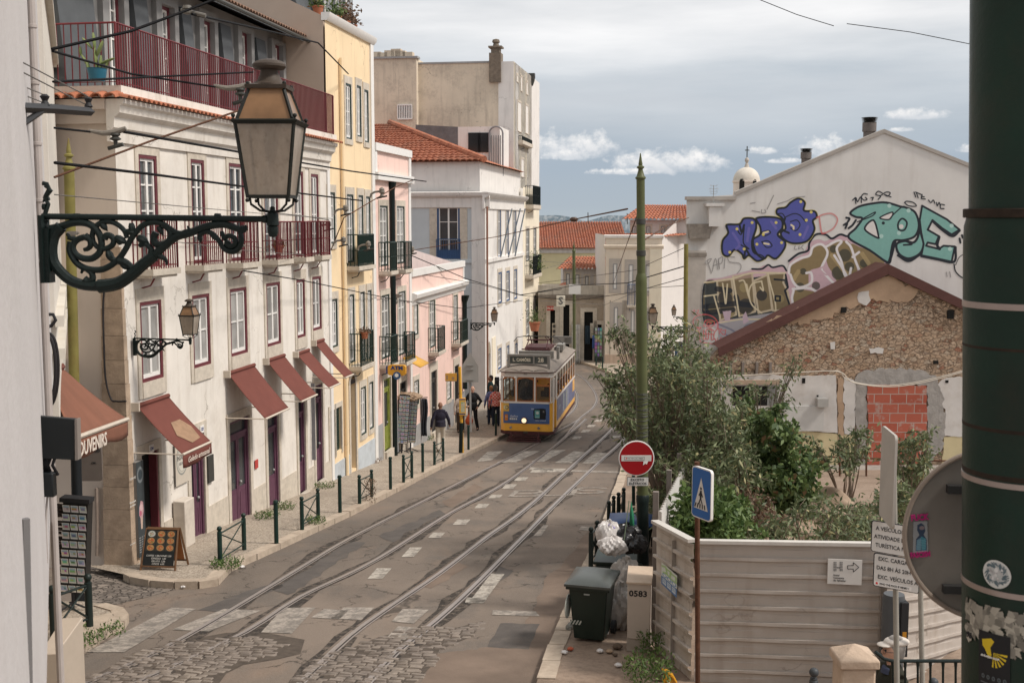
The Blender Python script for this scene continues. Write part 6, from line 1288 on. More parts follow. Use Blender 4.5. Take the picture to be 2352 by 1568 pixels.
def make_lantern(label):
 t=thing('wall_lantern',label,'lantern',(0,0,0),'ornamental wall lanterns');ORG[t.name]=Vector((0,0,0));br=MB()
 br.tube([LT(140,245),LT(2065,268)],26*LS,12);br.tube([LT(2030,268),LT(2060,268)],34*LS,12)
 for x in(437,1640):br.tube([LT(x-24,248),LT(x+24,250)],31*LS,10)
 arm=br.build('arm',BLACKG,t,origin=(0,0,0))
 sc=MB()
 def S(pts,r0,r1=None,f=8):
  q=sm(pts,f);k=len(q);r1=r0 if r1 is None else r1
  rr_=[(r0+(r1-r0)*i/(k-1))*LS*1.35 for i in range(k)];sc.tube([LT(*p)for p in q],rr_,8)
 def leaf(x,y,a,ln_,w):
  ca,sa=cos(a),sin(a);P2=[]
  for i in range(9):
   s_=i/8;P2.append((x+ca*ln_*s_,y+sa*ln_*s_))
  rr_=[max(.15,sin(pi*min(1,.18+i/8*.85))**.8)*w*LS for i in range(9)];sc.tube([LT(*p)for p in P2],rr_,7)
 S([(205,350),(300,330),(400,300),(500,300),(570,330),(620,390),(640,470),(620,550),(560,600),(490,605),(430,580),(395,530),(400,480),(440,440),(500,420)],24,20)
 S([(500,415),(540,440),(545,490),(520,520),(485,530)],26,12);leaf(350,430,0.1,130,22);leaf(345,390,.9,60,16)
 S([(375,460),(365,530),(390,600),(440,660),(520,695),(620,700),(700,670),(780,610),(840,530),(880,460),(930,390),(1000,320),(1090,295),(1170,310),(1230,350),(1290,385),(1360,390)],22,17)
 S([(560,420),(580,350),(640,300),(720,290),(790,320),(840,370),(860,430)],18,16);S([(565,420),(575,470),(610,510),(670,520),(730,490),(745,440),(715,410),(680,410),(665,440)],15,22)
 S([(300,330),(240,400),(215,480),(210,560),(225,640),(280,720),(360,790),(470,830),(600,840),(720,825),(800,800),(900,730),(1000,640),(1090,580),(1160,510),(1280,420),(1400,385),(1500,345),(1600,320),(1700,315),(1780,340),(1850,360),(1880,335)],40,20)
 S([(600,843),(720,828),(800,800),(900,730),(1000,645),(1090,580)],44,36);leaf(730,820,-.1,60,52)
 S([(1130,580),(1180,610),(1195,660)],22,6);S([(1350,385),(1390,360),(1380,325)],20,5);S([(1840,350),(1875,350),(1882,318)],24,6)
 S([(1110,380),(1090,420),(1100,470),(1150,485),(1210,460),(1235,400),(1215,350),(1170,320)],24,18);leaf(1080,440,1.2,80,30);leaf(1130,330,1.1,90,26)
 S([(1060,570),(1060,520),(1020,480),(970,430)],22,14);leaf(950,420,.5,110,40);leaf(960,500,-.6,80,26)
 leaf(640,300,.9,90,30);leaf(900,300,1.5,120,30);leaf(850,370,.2,110,30);leaf(760,420,.5,120,34);leaf(780,480,-.8,70,26)
 leaf(690,540,1.2,110,34);leaf(700,600,.3,80,26);S([(780,620),(840,640),(890,680),(900,720)],28,16);leaf(800,650,.6,90,28)
 S([(440,660),(470,690),(455,730)],18,8);S([(510,700),(545,730),(550,780),(510,800),(480,780)],18,26)
 S([(1480,440),(1490,400),(1540,375),(1600,400),(1650,460),(1690,520),(1750,545),(1810,520),(1840,450),(1830,380)],16,18);S([(1680,440),(1730,410),(1780,430),(1785,480),(1745,500),(1715,475),(1730,450)],15,20);leaf(1480,410,1.4,60,24);leaf(1580,400,.6,110,26);leaf(1670,370,1.3,80,22)
 S([(180,345),(165,310),(185,275)],9)
 sc.build('scroll',BLACKG,t,origin=(0,0,0))
 pl=MB();pl.box(.0,.035,-.035,.035,LT(0,810)[2],LT(0,345)[2]).box(-.005,.012,-.05,.05,LT(0,810)[2],LT(0,235)[2]);pl.tube([(.01,0,LT(0,235)[2]),(.03,0,.06),(.015,0,.09),(.045,0,.125),(.02,0,.15)],.011,6);pl.build('wall_plate',BLACKG,t,origin=(0,0,0))
 X=LT(2110,0)[0];e=MB();c0=(X,0,0);zz_=lambda y:LT(0,y)[2]
 e.lathe([(.004,zz_(425)),(34*LS,zz_(415)),(46*LS,zz_(380)),(46*LS,zz_(335)),(38*LS,zz_(330)),(52*LS,zz_(318)),(50*LS,zz_(235)),(40*LS,zz_(210)),(24*LS,zz_(200)),(22*LS,zz_(170)),(12*LS,zz_(160))],c0,14)
 e.build('socket',BLACKG,t,origin=(0,0,0))
 zb=zz_(75);ZS=1/(2620/5.6)
 def zz(y):return(497-y)*ZS
 def ring(mb,hw,z0,z1,hw2=None,t_=None):
  hw2=hw if hw2 is None else hw2;t_=t_ or .02
  vs=[(X+a*hw,b_*hw,z0)for a,b_ in((-1,-1),(1,-1),(1,1),(-1,1))]+[(X+a*hw2,b_*hw2,z1)for a,b_ in((-1,-1),(1,-1),(1,1),(-1,1))]
  mb.add(vs,[(0,1,5,4),(1,2,6,5),(2,3,7,6),(3,0,4,7),(0,3,2,1),(4,5,6,7)])
 fr=MB();k=ZS
 HB,HM,HU=46*k,66*k,50*k;HU2=34*k
 ring(fr,HB+3*k,zz(456),zz(449),HB+3*k);ring(fr,HM+2*k,zz(294),zz(286),HM+9*k);ring(fr,HM+9*k,zz(286),zz(283),HM+4*k)
 for a,b_ in((-1,-1),(1,-1),(1,1),(-1,1)):
  fr.tube([(X+a*HB,b_*HB,zz(452)),(X+a*(HM-1*k),b_*(HM-1*k),zz(290))],4.2*k,4);fr.tube([(X+a*(HM-4*k),b_*(HM-4*k),zz(284)),(X+a*HU2*1.15,b_*HU2*1.15,zz(216))],4.2*k,4)
  fr.ball((X+a*(HM+2*k),b_*(HM+2*k),zz(276)),5*k,6);fr.ball((X+a*HU2*1.2,b_*HU2*1.2,zz(203)),4.5*k,6);fr.ball((X+a*HB,b_*HB,zz(461)),5*k,6);fr.tube([(X+a*(HM+2*k),b_*(HM+2*k),zz(284)),(X+a*(HM+2*k),b_*(HM+2*k),zz(276))],2*k,5)
  fr.tube([(X+a*HB*.9,b_*HB*.9,zz(455)),(X+a*HB*.86,b_*HB*.86,zz(470)),(X+a*HB*.5,b_*HB*.5,zz(484)),(X+a*HB*.1,b_*HB*.1,zz(487))],2.8*k,6)
 fr.build('frame',mat('lantern_iron',(.009,.011,.009),.6,.3,10,.2,40,dirt=.3,dcol=(.03,.028,.016)),t,origin=(0,0,0))
 cp_=MB();ring(cp_,HU2*1.32,zz(214),zz(206),HU2*1.38);ring(cp_,HU2*1.38,zz(206),zz(203),HU2*1.1)
 cp_.lathe([(HU2*1.25,zz(203)),(30*k,zz(196)),(24*k,zz(186)),(20*k,zz(176)),(20*k,zz(170)),(33*k,zz(168)),(38*k,zz(163)),(38*k,zz(158)),(32*k,zz(152)),(18*k,zz(147)),(8*k,zz(145)),(1*k,zz(144.5))],(X,0,0),20)
 cp_.build('cap',CAPM,t,origin=(0,0,0))
 def panes(name,h0,z0,h1,z1,m_,inset=.5*k):
  for a,b_,c_,d in((-1,-1,1,-1),(1,-1,1,1),(1,1,-1,1),(-1,1,-1,-1)):
   q=MB();q.add([(X+a*h0,b_*h0,z0),(X+c_*h0,d*h0,z0),(X+c_*h1,d*h1,z1),(X+a*h1,b_*h1,z1)],[(0,1,2,3)]);q.build(name,m_,t,origin=(0,0,0),recalc=False)
 panes('pane',HB,zz(450),HM-1*k,zz(292),LGL);panes('upper_pane',HM-5*k,zz(283),HU2*1.12,zz(214),AMB)
 MB().lathe([(6*k,zz(385)),(8*k,zz(372)),(14*k,zz(352)),(17*k,zz(330)),(15*k,zz(312)),(8*k,zz(300)),(8*k,zz(285))],(X,0,0),10).build('bulb',mat('bulb_shade',(.12,.10,.08),.5,.1),t,origin=(0,0,0))
 return t
lm=make_lantern('large near street lantern with frosted panes on a black scrolled bracket above the street')
pL=PD(98,497,5.6);lm.location=pL
def lamp(px,py,D,rz,label,sc=1.0):return dup(lm,PD(px,py,D),rz,label,sc)
yl=F0.pt(0,0).y
hp=F0.pt(.35,F0.uz(300,777)[1],.05);l2=dup(lm,hp,-atan(SD.x/SD.y),'brown capped lantern on a scrolled bracket at the corner of the white house')
hp=F0.pt(F0.uz(1077,745)[0],F0.uz(1077,741)[1],.08);l3=dup(lm,hp,-atan(SD.x/SD.y),'lantern on a scrolled bracket beside the pale grey house at the tram stop')
l4=dup(lm,PD(1578,750,36.9),pi,'lantern reaching left from the pilaster of the graffiti house, half behind the green pole')
sp=thing('wall_lantern','small far lantern beside the yellow green post near the graffiti house','lantern',PD(1562,735,60),'ornamental wall lanterns')
l5=dup(lm,PD(1588,727,58),pi,'small far lantern seen between the cream house and the graffiti pilaster',.8);bpy.data.objects.remove(sp)
def pole(label,px0,py0,px1,py1,D,r,m,name='tram_pole',cat='pole',finial=True,low=None,group=None):
 a=PD(px0,py0,D);b=PD(px1,py1,D);t=thing(name,label,cat,b,group);d=(a-b);ln_=d.length;ax=d.normalized()
 q=ax.to_track_quat('Z','Y').to_matrix().to_4x4();M=Matrix.Translation(b)@q
 prof=[]
 if low:
  prof=[(low[1],0),(low[1],low[0]),(r*1.12,low[0]+.06),(r,low[0]+.16)]
 else:prof=[(r,0)]
 if finial:
  k=r/.1;h=ln_-.62*k
  prof+=[(r,h),(r*1.25,h+.01),(r*1.25,h+.05*k),(r*.95,h+.08*k),(r*.55,h+.22*k),(r*.55,h+.25*k),(r*.9,h+.27*k),(r*.9,h+.30*k),(r*.45,h+.33*k),(r*.5,h+.37*k),(r*.4,h+.42*k),(r*.1,ln_)]
 else:prof+=[(r,ln_)]
 MB(M).lathe(prof,(0,0,0),20).build('shaft',m,t);return t,M,ln_
D1=G(184,1392).y;tp,Mp,lp_=pole('yellow green tram pole with a black lower part behind the near postcard rack',157,318,183,1392,D1,11.5/FL*D1,YELPOLE)
r_=11.5/FL*D1;MB(Mp).lathe([(r_*1.5,0),(r_*1.6,.25),(r_*1.3,.4),(r_*1.3,.5),(r_*1.08,.55),(r_*1.06,2.65),(r_*1.0,2.7)],n=20).build('black_base',mat('black_base_paint',(.012,.014,.016),.4,.1,8),tp)
D2_=17.9;r_=13/FL*D2_;tq,Mq,lq=pole('tall olive green tram pole wrapped with wire, carrying the round no entry sign',1471,352,1478,1480,D2_,9.5/FL*D2_,OLIVE)
zj=(1480-610)/FL*D2_;MB(Mq).lathe([(r_*.98,0),(r_*.98,zj-.05),(r_*1.0,zj),(9.5/FL*D2_*1.02,zj+.08)],n=20).build('lower_shaft',OLIVE,tq)
zdk=(1480-1133)/FL*D2_;MB(Mq).lathe([(r_*1.06,0),(r_*1.06,zdk),(r_*1.15,zdk),(r_*1.15,zdk+.1),(r_*1.0,zdk+.12)],n=20).build('dark_base',BLACKG,tq)
mb=MB(Mq);rnd=random.Random(4)
for y in list(range(878,990,9))+list(range(846+30,1010,13)):
 z=(1480-y)/FL*D2_;tl_=rnd.uniform(-.03,.03);rr_=r_*1.03
 mb.tube([(rr_*cos(a_),rr_*sin(a_),z+tl_*sin(a_+rnd.random()))for a_ in np.linspace(0,2*pi,17)],.006,4,cap=False)
mb.build('wire_wrapping',DARKM,tq)
for y in(480,552):z=(1480-y)/FL*D2_;MB(Mq).lathe([(9.5/FL*D2_*1.0,z-.045),(9.5/FL*D2_*1.15,z-.04),(9.5/FL*D2_*1.15,z+.04),(9.5/FL*D2_*1.0,z+.045)],n=16).build('clamp',DARKM,tq)
ps=PD(1462,1052,D2_-.25);rs=41/FL*D2_;nse=thing('no_entry_sign','round red no entry sign with a sticker across its white bar','sign',ps);M=frame(ps,(1,0,0),(0,0,1),(0,-1,0))
MB(M).lathe([(rs,-.02),(rs,0),(rs*.99,.004)],n=48).build('rim',WHITEP,nse);MB(M).lathe([(rs*.945,.004),(rs*.945,.007)],n=48).build('red_disc',mat('sign_red',(.30,.004,.008),.4,.05),nse)
k_=D2_/FL;MB(M).box(-35*k_,34*k_,-6.5*k_,7.5*k_,.0075,.0105).build('white_bar',mat('sign_white',(.62,.60,.57)),nse,bevel=.002)
stk=MB(M).box(-28*k_,18*k_,-4*k_,4*k_,.011,.0125).build('sticker',INK,nse);MB(M).box(-27.2*k_,17.2*k_,-3.2*k_,3.2*k_,.013,.0140).build('sticker_face',mat('sticker_white',(.72,.70,.67),.5,0),nse)
text('lettering','WHO THE FUCK IS HENRY ?',4.6*k_,INK,M@Matrix.Translation((-3*k_,0,.0145)),nse,bold=.02,depth=.0005,sx=.72);MB(M).ball((-24*k_,0,.0145),1.8*k_,6,(1,1,.1)).build('red_dot',mat('red_dot',(.6,.05,.04)),nse)
MB(M).add([(16*k_,-7*k_,.0115),(27*k_,-5*k_,.0115),(24*k_,-14*k_,.0115),(20*k_,-12*k_,.0115),(15*k_,-16*k_,.0115)],[(0,1,2,3,4)]).build('torn_sticker',WHITEP,nse)
ep=PD(1465,1105.5,D2_-.25);ex_=thing('supplementary_sign','small white rectangular sign below the no entry disc','sign',ep);Me=frame(ep,(1,0,0),(0,0,1),(0,-1,0))
MB(Me).box(-25*k_,25*k_,-10.5*k_,10.5*k_,-.02,0).build('border',INK,ex_,bevel=.012);MB(Me).box(-24*k_,24*k_,-9.6*k_,9.6*k_,.0015,.004).build('plate',mat('sign_white',(.62,.60,.57)),ex_)
text('lettering','EXCETO',8.2*k_,INK,Me@Matrix.Translation((-1*k_,4.4*k_,.005)),ex_,bold=.02);text('lettering','ELÉTRICOS',8.2*k_,INK,Me@Matrix.Translation((0,-4.6*k_,.005)),ex_,bold=.02)
def simplepole(label,px0,py0,px1,py1,D,hw,m):return pole(label,px0,py0,px1,py1,D,hw/FL*D,m)
simplepole('far olive tram pole standing among the shops at the bend',1318,555,1319,822,66,3.6,OLIVE);pk=PD(1320,664,65.7);tag(MB().box(pk.x-.34,pk.x+.34,pk.y-.05,pk.y,pk.z-.28,pk.z+.28).build('pole_plate',mat('pale_plate',(.6,.59,.56),.5,.05)),'small pale plate fixed on the far tram pole','plate')
pole('thin yellow green post in front of the graffiti house pilaster',1576,560,1573,900,36.6,5/FL*36.6,YELPOLE,finial=False)
pole('short far dark pole behind the left kerb posts by the gable',1455,1000,1455,1160,22.3,4/FL*22,DKGREEN,name='post',cat='post',finial=False)
mbp=PD(1452,1157,22.0)
pc=PD(1611,1133,13.3);cs=thing('crossing_sign','blue pedestrian crossing sign turned away to the side on a rusty post','sign',pc)
a_=radians(63);Mc=frame(pc,(cos(a_),-sin(a_),0),(0,0,1),(-sin(a_),-cos(a_),0));kk=13.3/FL;hh_=61*kk;hw_=18.5*kk/cos(a_)*.92
def roundrect(w,h,r,n=5):
 out=[]
 for cx_,cy_,a0 in((w-r,h-r,0),(-w+r,h-r,90),(-w+r,-h+r,180),(w-r,-h+r,270)):
  for i in range(n+1):q=radians(a0+90*i/n);out.append((cx_+r*cos(q),cy_+r*sin(q)))
 return out
def plate(M,w,h,r,t,name,m,parent,z=0):return MB(M).prism([(x,y,z)for x,y in roundrect(w,h,r)],(0,0,t)).build(name,m,parent)
plate(Mc,hw_,hh_,.05,-.035,'back_plate',WHITEP,cs,0);plate(Mc,hw_*.93,hh_*.95,.04,.003,'blue_panel',mat('sign_blue',(.03,.12,.36),.4,.06,3),cs,.001)
MB(Mc).add([(-hw_*.72,-hh_*.62,.006),(hw_*.72,-hh_*.62,.006),(0,hh_*.62,.006)],[(0,1,2)]).build('white_triangle',mat('sign_white',(.62,.60,.57)),cs,recalc=False)
mb=MB(Mc);w=hw_;h=hh_
def seg(x0,y0,x1,y1,t_):
 d=Vector((x1-x0,y1-y0,0));s_=Vector((d.y,-d.x,0)).normalized()*t_;mb.add([(x0-s_.x,y0-s_.y,.008),(x0+s_.x,y0+s_.y,.008),(x1+s_.x,y1+s_.y,.008),(x1-s_.x,y1-s_.y,.008)],[(0,1,2,3)])
mb.lathe([(w*.09,.0078),(w*.09,.0085)],(0,h*.20,0),12);seg(0,h*.12,-.02*w,-.18*h,w*.09);mb2=mb
for q in((0,.08,.2,-.12),(0,.08,-.2,-.1),(-.02,-.18,.16,-.40),(-.02,-.18,-.2,-.42)):
 M_keep=mb.M;mb.M=Mc@Matrix.Translation((0,0,.0006*(1+q[0]*3)));seg(q[0]*w,q[1]*h,q[2]*w,q[3]*h,w*.05);mb.M=M_keep
for i,x in enumerate((-.55,-.3,-.05,.2,.45)):mb.M=Mc@Matrix.Translation((0,0,.0012));seg(x*w*1.05-.03*w,-.58*h,x*w*.85,-.40*h,w*.055)
mb.M=Mc;mb.build('pictogram',INK,cs,recalc=False)
pole('rusty steel post behind the blue crossing sign at the hoarding corner',1601,1060,1603,1640,13.45,6/FL*13.45,RUST,name='sign_post',cat='post',finial=False)
pf=PD(1564,803,45);Mf=frame(pf,(1,0,0),(0,0,1),(0,-1,0));kf=45/FL;fs=thing('crossing_sign','small far blue crossing sign beside the post at the graffiti house','sign',pf);plate(Mf,14*kf,18*kf,.04,-.02,'panel',mat('sign_blue',(.03,.12,.36)),fs);MB(Mf).add([(-10*kf,-11*kf,.01),(10*kf,-11*kf,.01),(0,11*kf,.01)],[(0,1,2)]).build('triangle',mat('sign_white',(.62,.60,.57)),fs,recalc=False);MB(Mf).box(-1.5*kf,1.5*kf,-9*kf,4*kf,.012,.016).build('figure',INK,fs)
DP=3.35;rr=138/FL*DP;_a=PD(2358,0,DP+rr);_b=PD(2343,1568,DP+rr);_d=(_a-_b)/(_a.z-_b.z);AX0=_b-_d*_b.z;bx=AX0.x;MPL=Matrix(((1,0,_d.x,AX0.x),(0,1,_d.y,AX0.y),(0,0,1,0),(0,0,0,1)));BP=thing('tram_pole','huge dark green pole filling the right edge, banded and covered in stickers','pole',(bx,DP+rr,gz(3.5)))
GRN=mat('bottle_green_gloss',(.003,.020,.012),.42,.25,3,.15,14,dirt=.4,dcol=(.035,.018,.010),spec=.28)
zP=lambda y:PD(2300,y,DP).z
Mb=MPL;MB(Mb).lathe([(rr,gz(3)-.1),(rr,zP(560)),(rr*.985,zP(520)),(rr*.91,zP(480)),(rr*.9,zP(-900))],n=48).build('shaft',GRN,BP)
for i,(y0,y1)in enumerate(((700,716),(1116,1130),(1369,1383))):MB(Mb).lathe([(rr*1.0,zP(y1)),(rr*1.012,zP(y1)+.001),(rr*1.012,zP(y0)-.001),(rr,zP(y0))],n=48).build('steel_band',mat('dull_steel',(.34,.28,.255),.35,.1,10,metal=.6),BP)
for y0,y1 in((478,500),(803,812),(992,1003),(1100,1114)):MB(Mb).lathe([(rr*.99,zP(y1)),(rr*1.004,zP(y1)+.002),(rr*1.004,zP(y0)-.002),(rr*.99,zP(y0))],n=48).build('rust_ring',mat('dark_rust_ring',(.025,.016,.01),.8,.4,30),BP)
def polewrap(cv_,name,px0,px1,py0,py1,label=None,lift=.003):
 _c=MPL@Vector((0,0,zP((py0+py1)/2)));c_=np.array([_c.x,_c.y]);R_=rr+lift
 def angle(px):
  r=ray(px,1200);
  d=np.array([r.x,1.0]);A_=d@d;B_=-2*d@c_;C_=c_@c_-R_*R_;disc=max(B_*B_-4*A_*C_,0);t_=(-B_-sqrt(disc))/(2*A_);p=d*t_-c_;return atan2(p[0],-p[1])
 a0,a1=angle(px0),angle(px1);z1,z0=zP(py0),zP(py1)
 def fn(U,V):z_=z1+(z0-z1)*V;return np.stack([R_*np.sin(a0+(a1-a0)*U)+_d.x*z_+AX0.x,-R_*np.cos(a0+(a1-a0)*U)+_d.y*z_+AX0.y,z_],1)
 o=cv_.build(name,PAINT,fn,BP);
 if label:o['label']=label
 return o,a0,a1,z0,z1
RNG2=np.random.default_rng(5)
s1=Canvas(90,90);s1.disc(45,45,43,(.55,.56,.54));s1.disc(45,42,34,(.40,.42,.42))
for i in range(70):a_=RNG2.uniform(0,6.28);q=RNG2.uniform(26,38);s1.stroke([(45+q*cos(a_),45+q*sin(a_)),(45+(q-8)*cos(a_+.25),45+(q-8)*sin(a_+.25))],1.6,(.08,.12,.14))
for i in range(30):s1.disc(RNG2.uniform(25,65),RNG2.uniform(25,60),RNG2.uniform(2,6),tuple([RNG2.uniform(.3,.62)]*3))
polewrap(s1,'round_sticker',2262,2329,1297,1364,'round pale sticker on the big green pole')
s2=Canvas(110,130)
for i in range(150):
 x,y=RNG2.uniform(5,105),RNG2.uniform(0,85)*(RNG2.uniform(.4,1));g_=RNG2.uniform(.12,.42);s2.fill([(x,y),(x+RNG2.uniform(4,14),y+RNG2.uniform(-3,3)),(x+RNG2.uniform(2,12),y+RNG2.uniform(8,26)),(x-3,y+RNG2.uniform(6,20))],(g_,g_*.93,g_*.78),.95)
polewrap(s2,'torn_paper',2224,2380,1408,1560,'torn pale paper remains low on the big green pole')
s3=Canvas(100,130,(.012,.012,.014));s3.fill([(12,20),(42,12),(52,18),(40,34),(44,52),(36,60),(22,40),(14,34)],(.62,.45,.02))
for k in range(6):a_=radians(12+16*k);s3.fill([(50,44),(50+42*cos(a_-.06),36+42*sin(a_-.06)),(50+42*cos(a_+.08),36+42*sin(a_+.08))],(.62,.45,.02))
for k in range(5):s3.disc(16+17*k,104,5,(.10,.12,.13));s3.disc(16+17*k,104,3,(.03,.035,.04))
s3.rect(8,118,92,120,(.12,.13,.14))
o3,a0,a1,z0,z1=polewrap(s3,'shell_sticker',2262,2336,1470,1600,'black sticker with a yellow shell',.006)
def poletext(s_,size,px,py,m_,lift=.008,**k):
 am=a0+(a1-a0)*(px-2262)/(2336-2262);R_=rr+lift;o=MPL@Vector((R_*sin(am),-R_*cos(am),zP(py)));return text('lettering',s_,size,m_,frame(o,(cos(am),sin(am),0),(0,0,1),(sin(am),-cos(am),0)),BP,**k)
poletext('de Konijnen rockt!!',.0088,2292,1526,WHITEP,bold=.02,sx=.85);poletext('96',.026,2232,1495,INK,.008,bold=.02)
pr=PD(2284,1228,3.85);rs=209/FL*3.85;RS=thing('round_sign_back','grey back of a large round road sign clamped to the big green pole','sign',pr)
az=radians(24);nx=Vector((-sin(az)*.2,-1,0)).normalized();xr=Vector((cos(radians(6)),sin(radians(-6)),0));nr=Vector((xr.y,-xr.x,0));Mr=frame(pr,xr,(0,0,1),nr)
BKG=mat('sign_back_grey',(.19,.175,.155),.5,.15,3,.05,20,dirt=.25,dcol=(.09,.08,.07));MB(Mr).lathe([(rs*.97,-.012),(rs*.97,0)],n=64).build('disc',BKG,RS)
mb=MB(Mr);mb.tube([(rs*.985*cos(a_),rs*.985*sin(a_),.004)for a_ in np.linspace(0,2*pi,65)],rs*.028,8,cap=False);mb.build('rim',mat('sign_rim',(.27,.22,.18),.5,.1,6),RS)
for dy in(.52,-.63):MB(Mr).box(-rs*.55,rs*1.1,rs*dy-.012,rs*dy+.016,.0,.03).build('bracket',mat('bracket_dark',(.03,.03,.03),.5,.1),RS)
st=Canvas(60,150);st.fill([(12,18),(50,14),(56,126),(14,132)],(.26,.27,.28));st.fill([(24,30),(34,22),(42,30),(46,50),(42,64),(50,80),(52,120),(22,124),(22,80),(30,66),(24,50)],(.03,.05,.09));st.disc(36,40,7,(.20,.16,.17));st.fill([(34,70),(48,78),(50,120),(38,122)],(.05,.20,.26));st.fill([(24,84),(34,76),(36,122),(22,122)],(.12,.22,.30))
for k in range(6):st.stroke([(26,88+6*k),(48,82+6*k)],.8,(.18,.34,.38))
kx=3.85/FL
stf=lambda U,V:np.array(pr)+np.outer((-197+50*U)*kx,(xr.x,xr.y,xr.z))+np.outer((40-100*V)*kx,(0,0,1))+np.array(nr)*.004
so_=st.build('sticker',PAINT,stf,RS);PKI=mat('magenta_print',(.42,.02,.16),.6,.1)
text('lettering','FUCK',.029,PKI,Mr@Matrix.Translation((-173*kx,38*kx,.006))@Matrix.Rotation(.12,4,'Z'),RS,bold=.04,sx=.8);text('lettering','FASCISM',.025,PKI,Mr@Matrix.Translation((-168*kx,-52*kx,.006))@Matrix.Rotation(.12,4,'Z'),RS,bold=.04,sx=.72)
p9=PD(2222,810,3.45);MB(frame(p9,(1,0,0),(0,0,1),(0,-1,0)));o=MB(frame(PD(2262,800,3.6),Vector((.3,.95,0)).normalized(),(0,0,1),Vector((-.95,.3,0)).normalized())).lathe([(.085,-.006),(.085,.006)],n=32).build('small_red_sign',mat('sign_red2',(.45,.05,.03),.5,.05));tag(o,'thin red edge of a round sign behind the big green pole','sign')
D9=9.0;k9=D9/FL;pole('slim grey post carrying the white text signs on the right',2052,1000,2062,1700,D9+.12,6.5/FL*D9,mat('post_grey',(.30,.285,.25),.6,.12,8,dirt=.3),name='sign_post',cat='post',finial=False)
for i,(x0,x1,yt,yb,lines,lab)in enumerate(((2001,2079,1191,1273,['A VEÍCULOS AFETOS À','ATIVIDADE DE ANIMAÇÃO','TURÍSTICA NÃO PERMITIDO'],'upper white text sign with three lines about vehicles on the slim post'),(2006,2086,1265,1353,['EXC. CARGAS E DESCARGAS','DAS 8H ÀS 20H','EXC. VEÍCULOS AUTORIZ.'],'lower white text sign with loading hours and a sticker strip on the slim post'))):
 a_=radians(20);pc=PD(x0,yb,D9);X_=Vector((cos(a_),-sin(a_)*.6,-.12)).normalized();w_=.36;h_=(yb-yt-16)*k9+.03;Mt=frame(PD(x0,(yt+yb)/2-3,D9)+X_*w_/2,X_,(0,0,1),X_.cross(Vector((0,0,1))).normalized())
 if Mt.col[2].xyz.dot(Vector((0,-1,0)))<0:Mt=frame(Mt.translation,X_,(0,0,1),-Mt.col[2].xyz)
 sg=thing('text_sign',lab,'sign',Mt.translation);plate(Mt,w_/2,h_/2,.02,-.012,'border',INK,sg);plate(Mt,w_/2-.006,h_/2-.006,.016,.002,'plate',mat('sign_white',(.62,.60,.57)),sg,.0005)
 for j,s_ in enumerate(lines):
  text('lettering',s_,.046,INK,Mt@Matrix.Translation((-w_/2+.035-(.012*(j==1)),h_*.27-h_*.27*j+(.02 if i else 0),.003)),sg,align='LEFT',bold=.012,sx=.86)
 if i:MB(Mt).box(-w_/2+.008,w_/2-.06,-h_/2+.012,-h_/2+.045,.003,.0035).build('sticker',WHITEP,sg);text('lettering','WHO THE FUCK IS HENRY ?',.023,INK,Mt@Matrix.Translation((-w_/2+.05,-h_/2+.028,.004)),sg,align='LEFT',bold=.03,depth=.001,sx=.8);MB(Mt).ball((-w_/2+.03,-h_/2+.028,.004),.01,6,(1,1,.1)).build('red_dot',mat('red_dot',(.6,.05,.04)),sg)
a_=radians(84);pc=PD(2043,1094,8.9);Mt=frame(pc,(cos(a_),sin(a_),0),(0,0,1),(sin(a_),-cos(a_),0));rsn=thing('edge_on_sign','white round cornered sign plate seen nearly edge on above the text signs','sign',pc);plate(Mt,.24,109*8.9/FL,.04,-.02,'plate',mat('aged_plate',(.40,.375,.34),.5,.1),rsn);MB(Mt).lathe([(.16,.001),(.16,.003)],n=24).build('red_ring',mat('faded_ring',(.40,.30,.28)),rsn)
pole('second pale grey post behind the round sign at the right',2113,1290,2121,1700,10.6,6/FL*10.6,mat('post_grey',(.30,.285,.25)),name='sign_post',cat='post',finial=False)
c=PD(2075,1384,11.8);k1=11.8/FL;tm=thing('control_cabinet','tall dark grey curved cabinet with a black front strip behind the capped man','cabinet',(c.x,11.9,gz(11.9)));w_=27*k1
MB(frame((c.x,12.1,0),(1,0,0),(0,1,0))).lathe([(w_,gz(12)),(w_,c.z-.06),(w_*.9,c.z)],n=24).build('body',mat('dark_grey_cabinet',(.075,.08,.085),.45,.1,6),tm);MB().box(c.x+w_*.3,c.x+w_*.95,12.1-w_-.03,12.1-w_*.3,PD(0,1520,11.8).z,PD(0,1395,11.8).z).build('black_panel',INK,tm)
MB().box(c.x+w_*.45,c.x+w_*.8,12.1-w_-.035,12.1-w_-.028,PD(0,1478,11.8).z,PD(0,1462,11.8).z).build('orange_label',mat('orange_label',(.45,.20,.02)),tm)
c=PD(1977,1496,9.2);k1=9.2/FL;gp_=thing('stone_gatepost','weathered stone gatepost with a shallow pyramid cap at the bottom right','gatepost',(c.x,9.3,gz(9.3)));w_=48*k1
GST=mat('gatepost_stone',(.48,.37,.28),.9,.18,9,.5,25,dirt=.5,dcol=(.22,.17,.13))
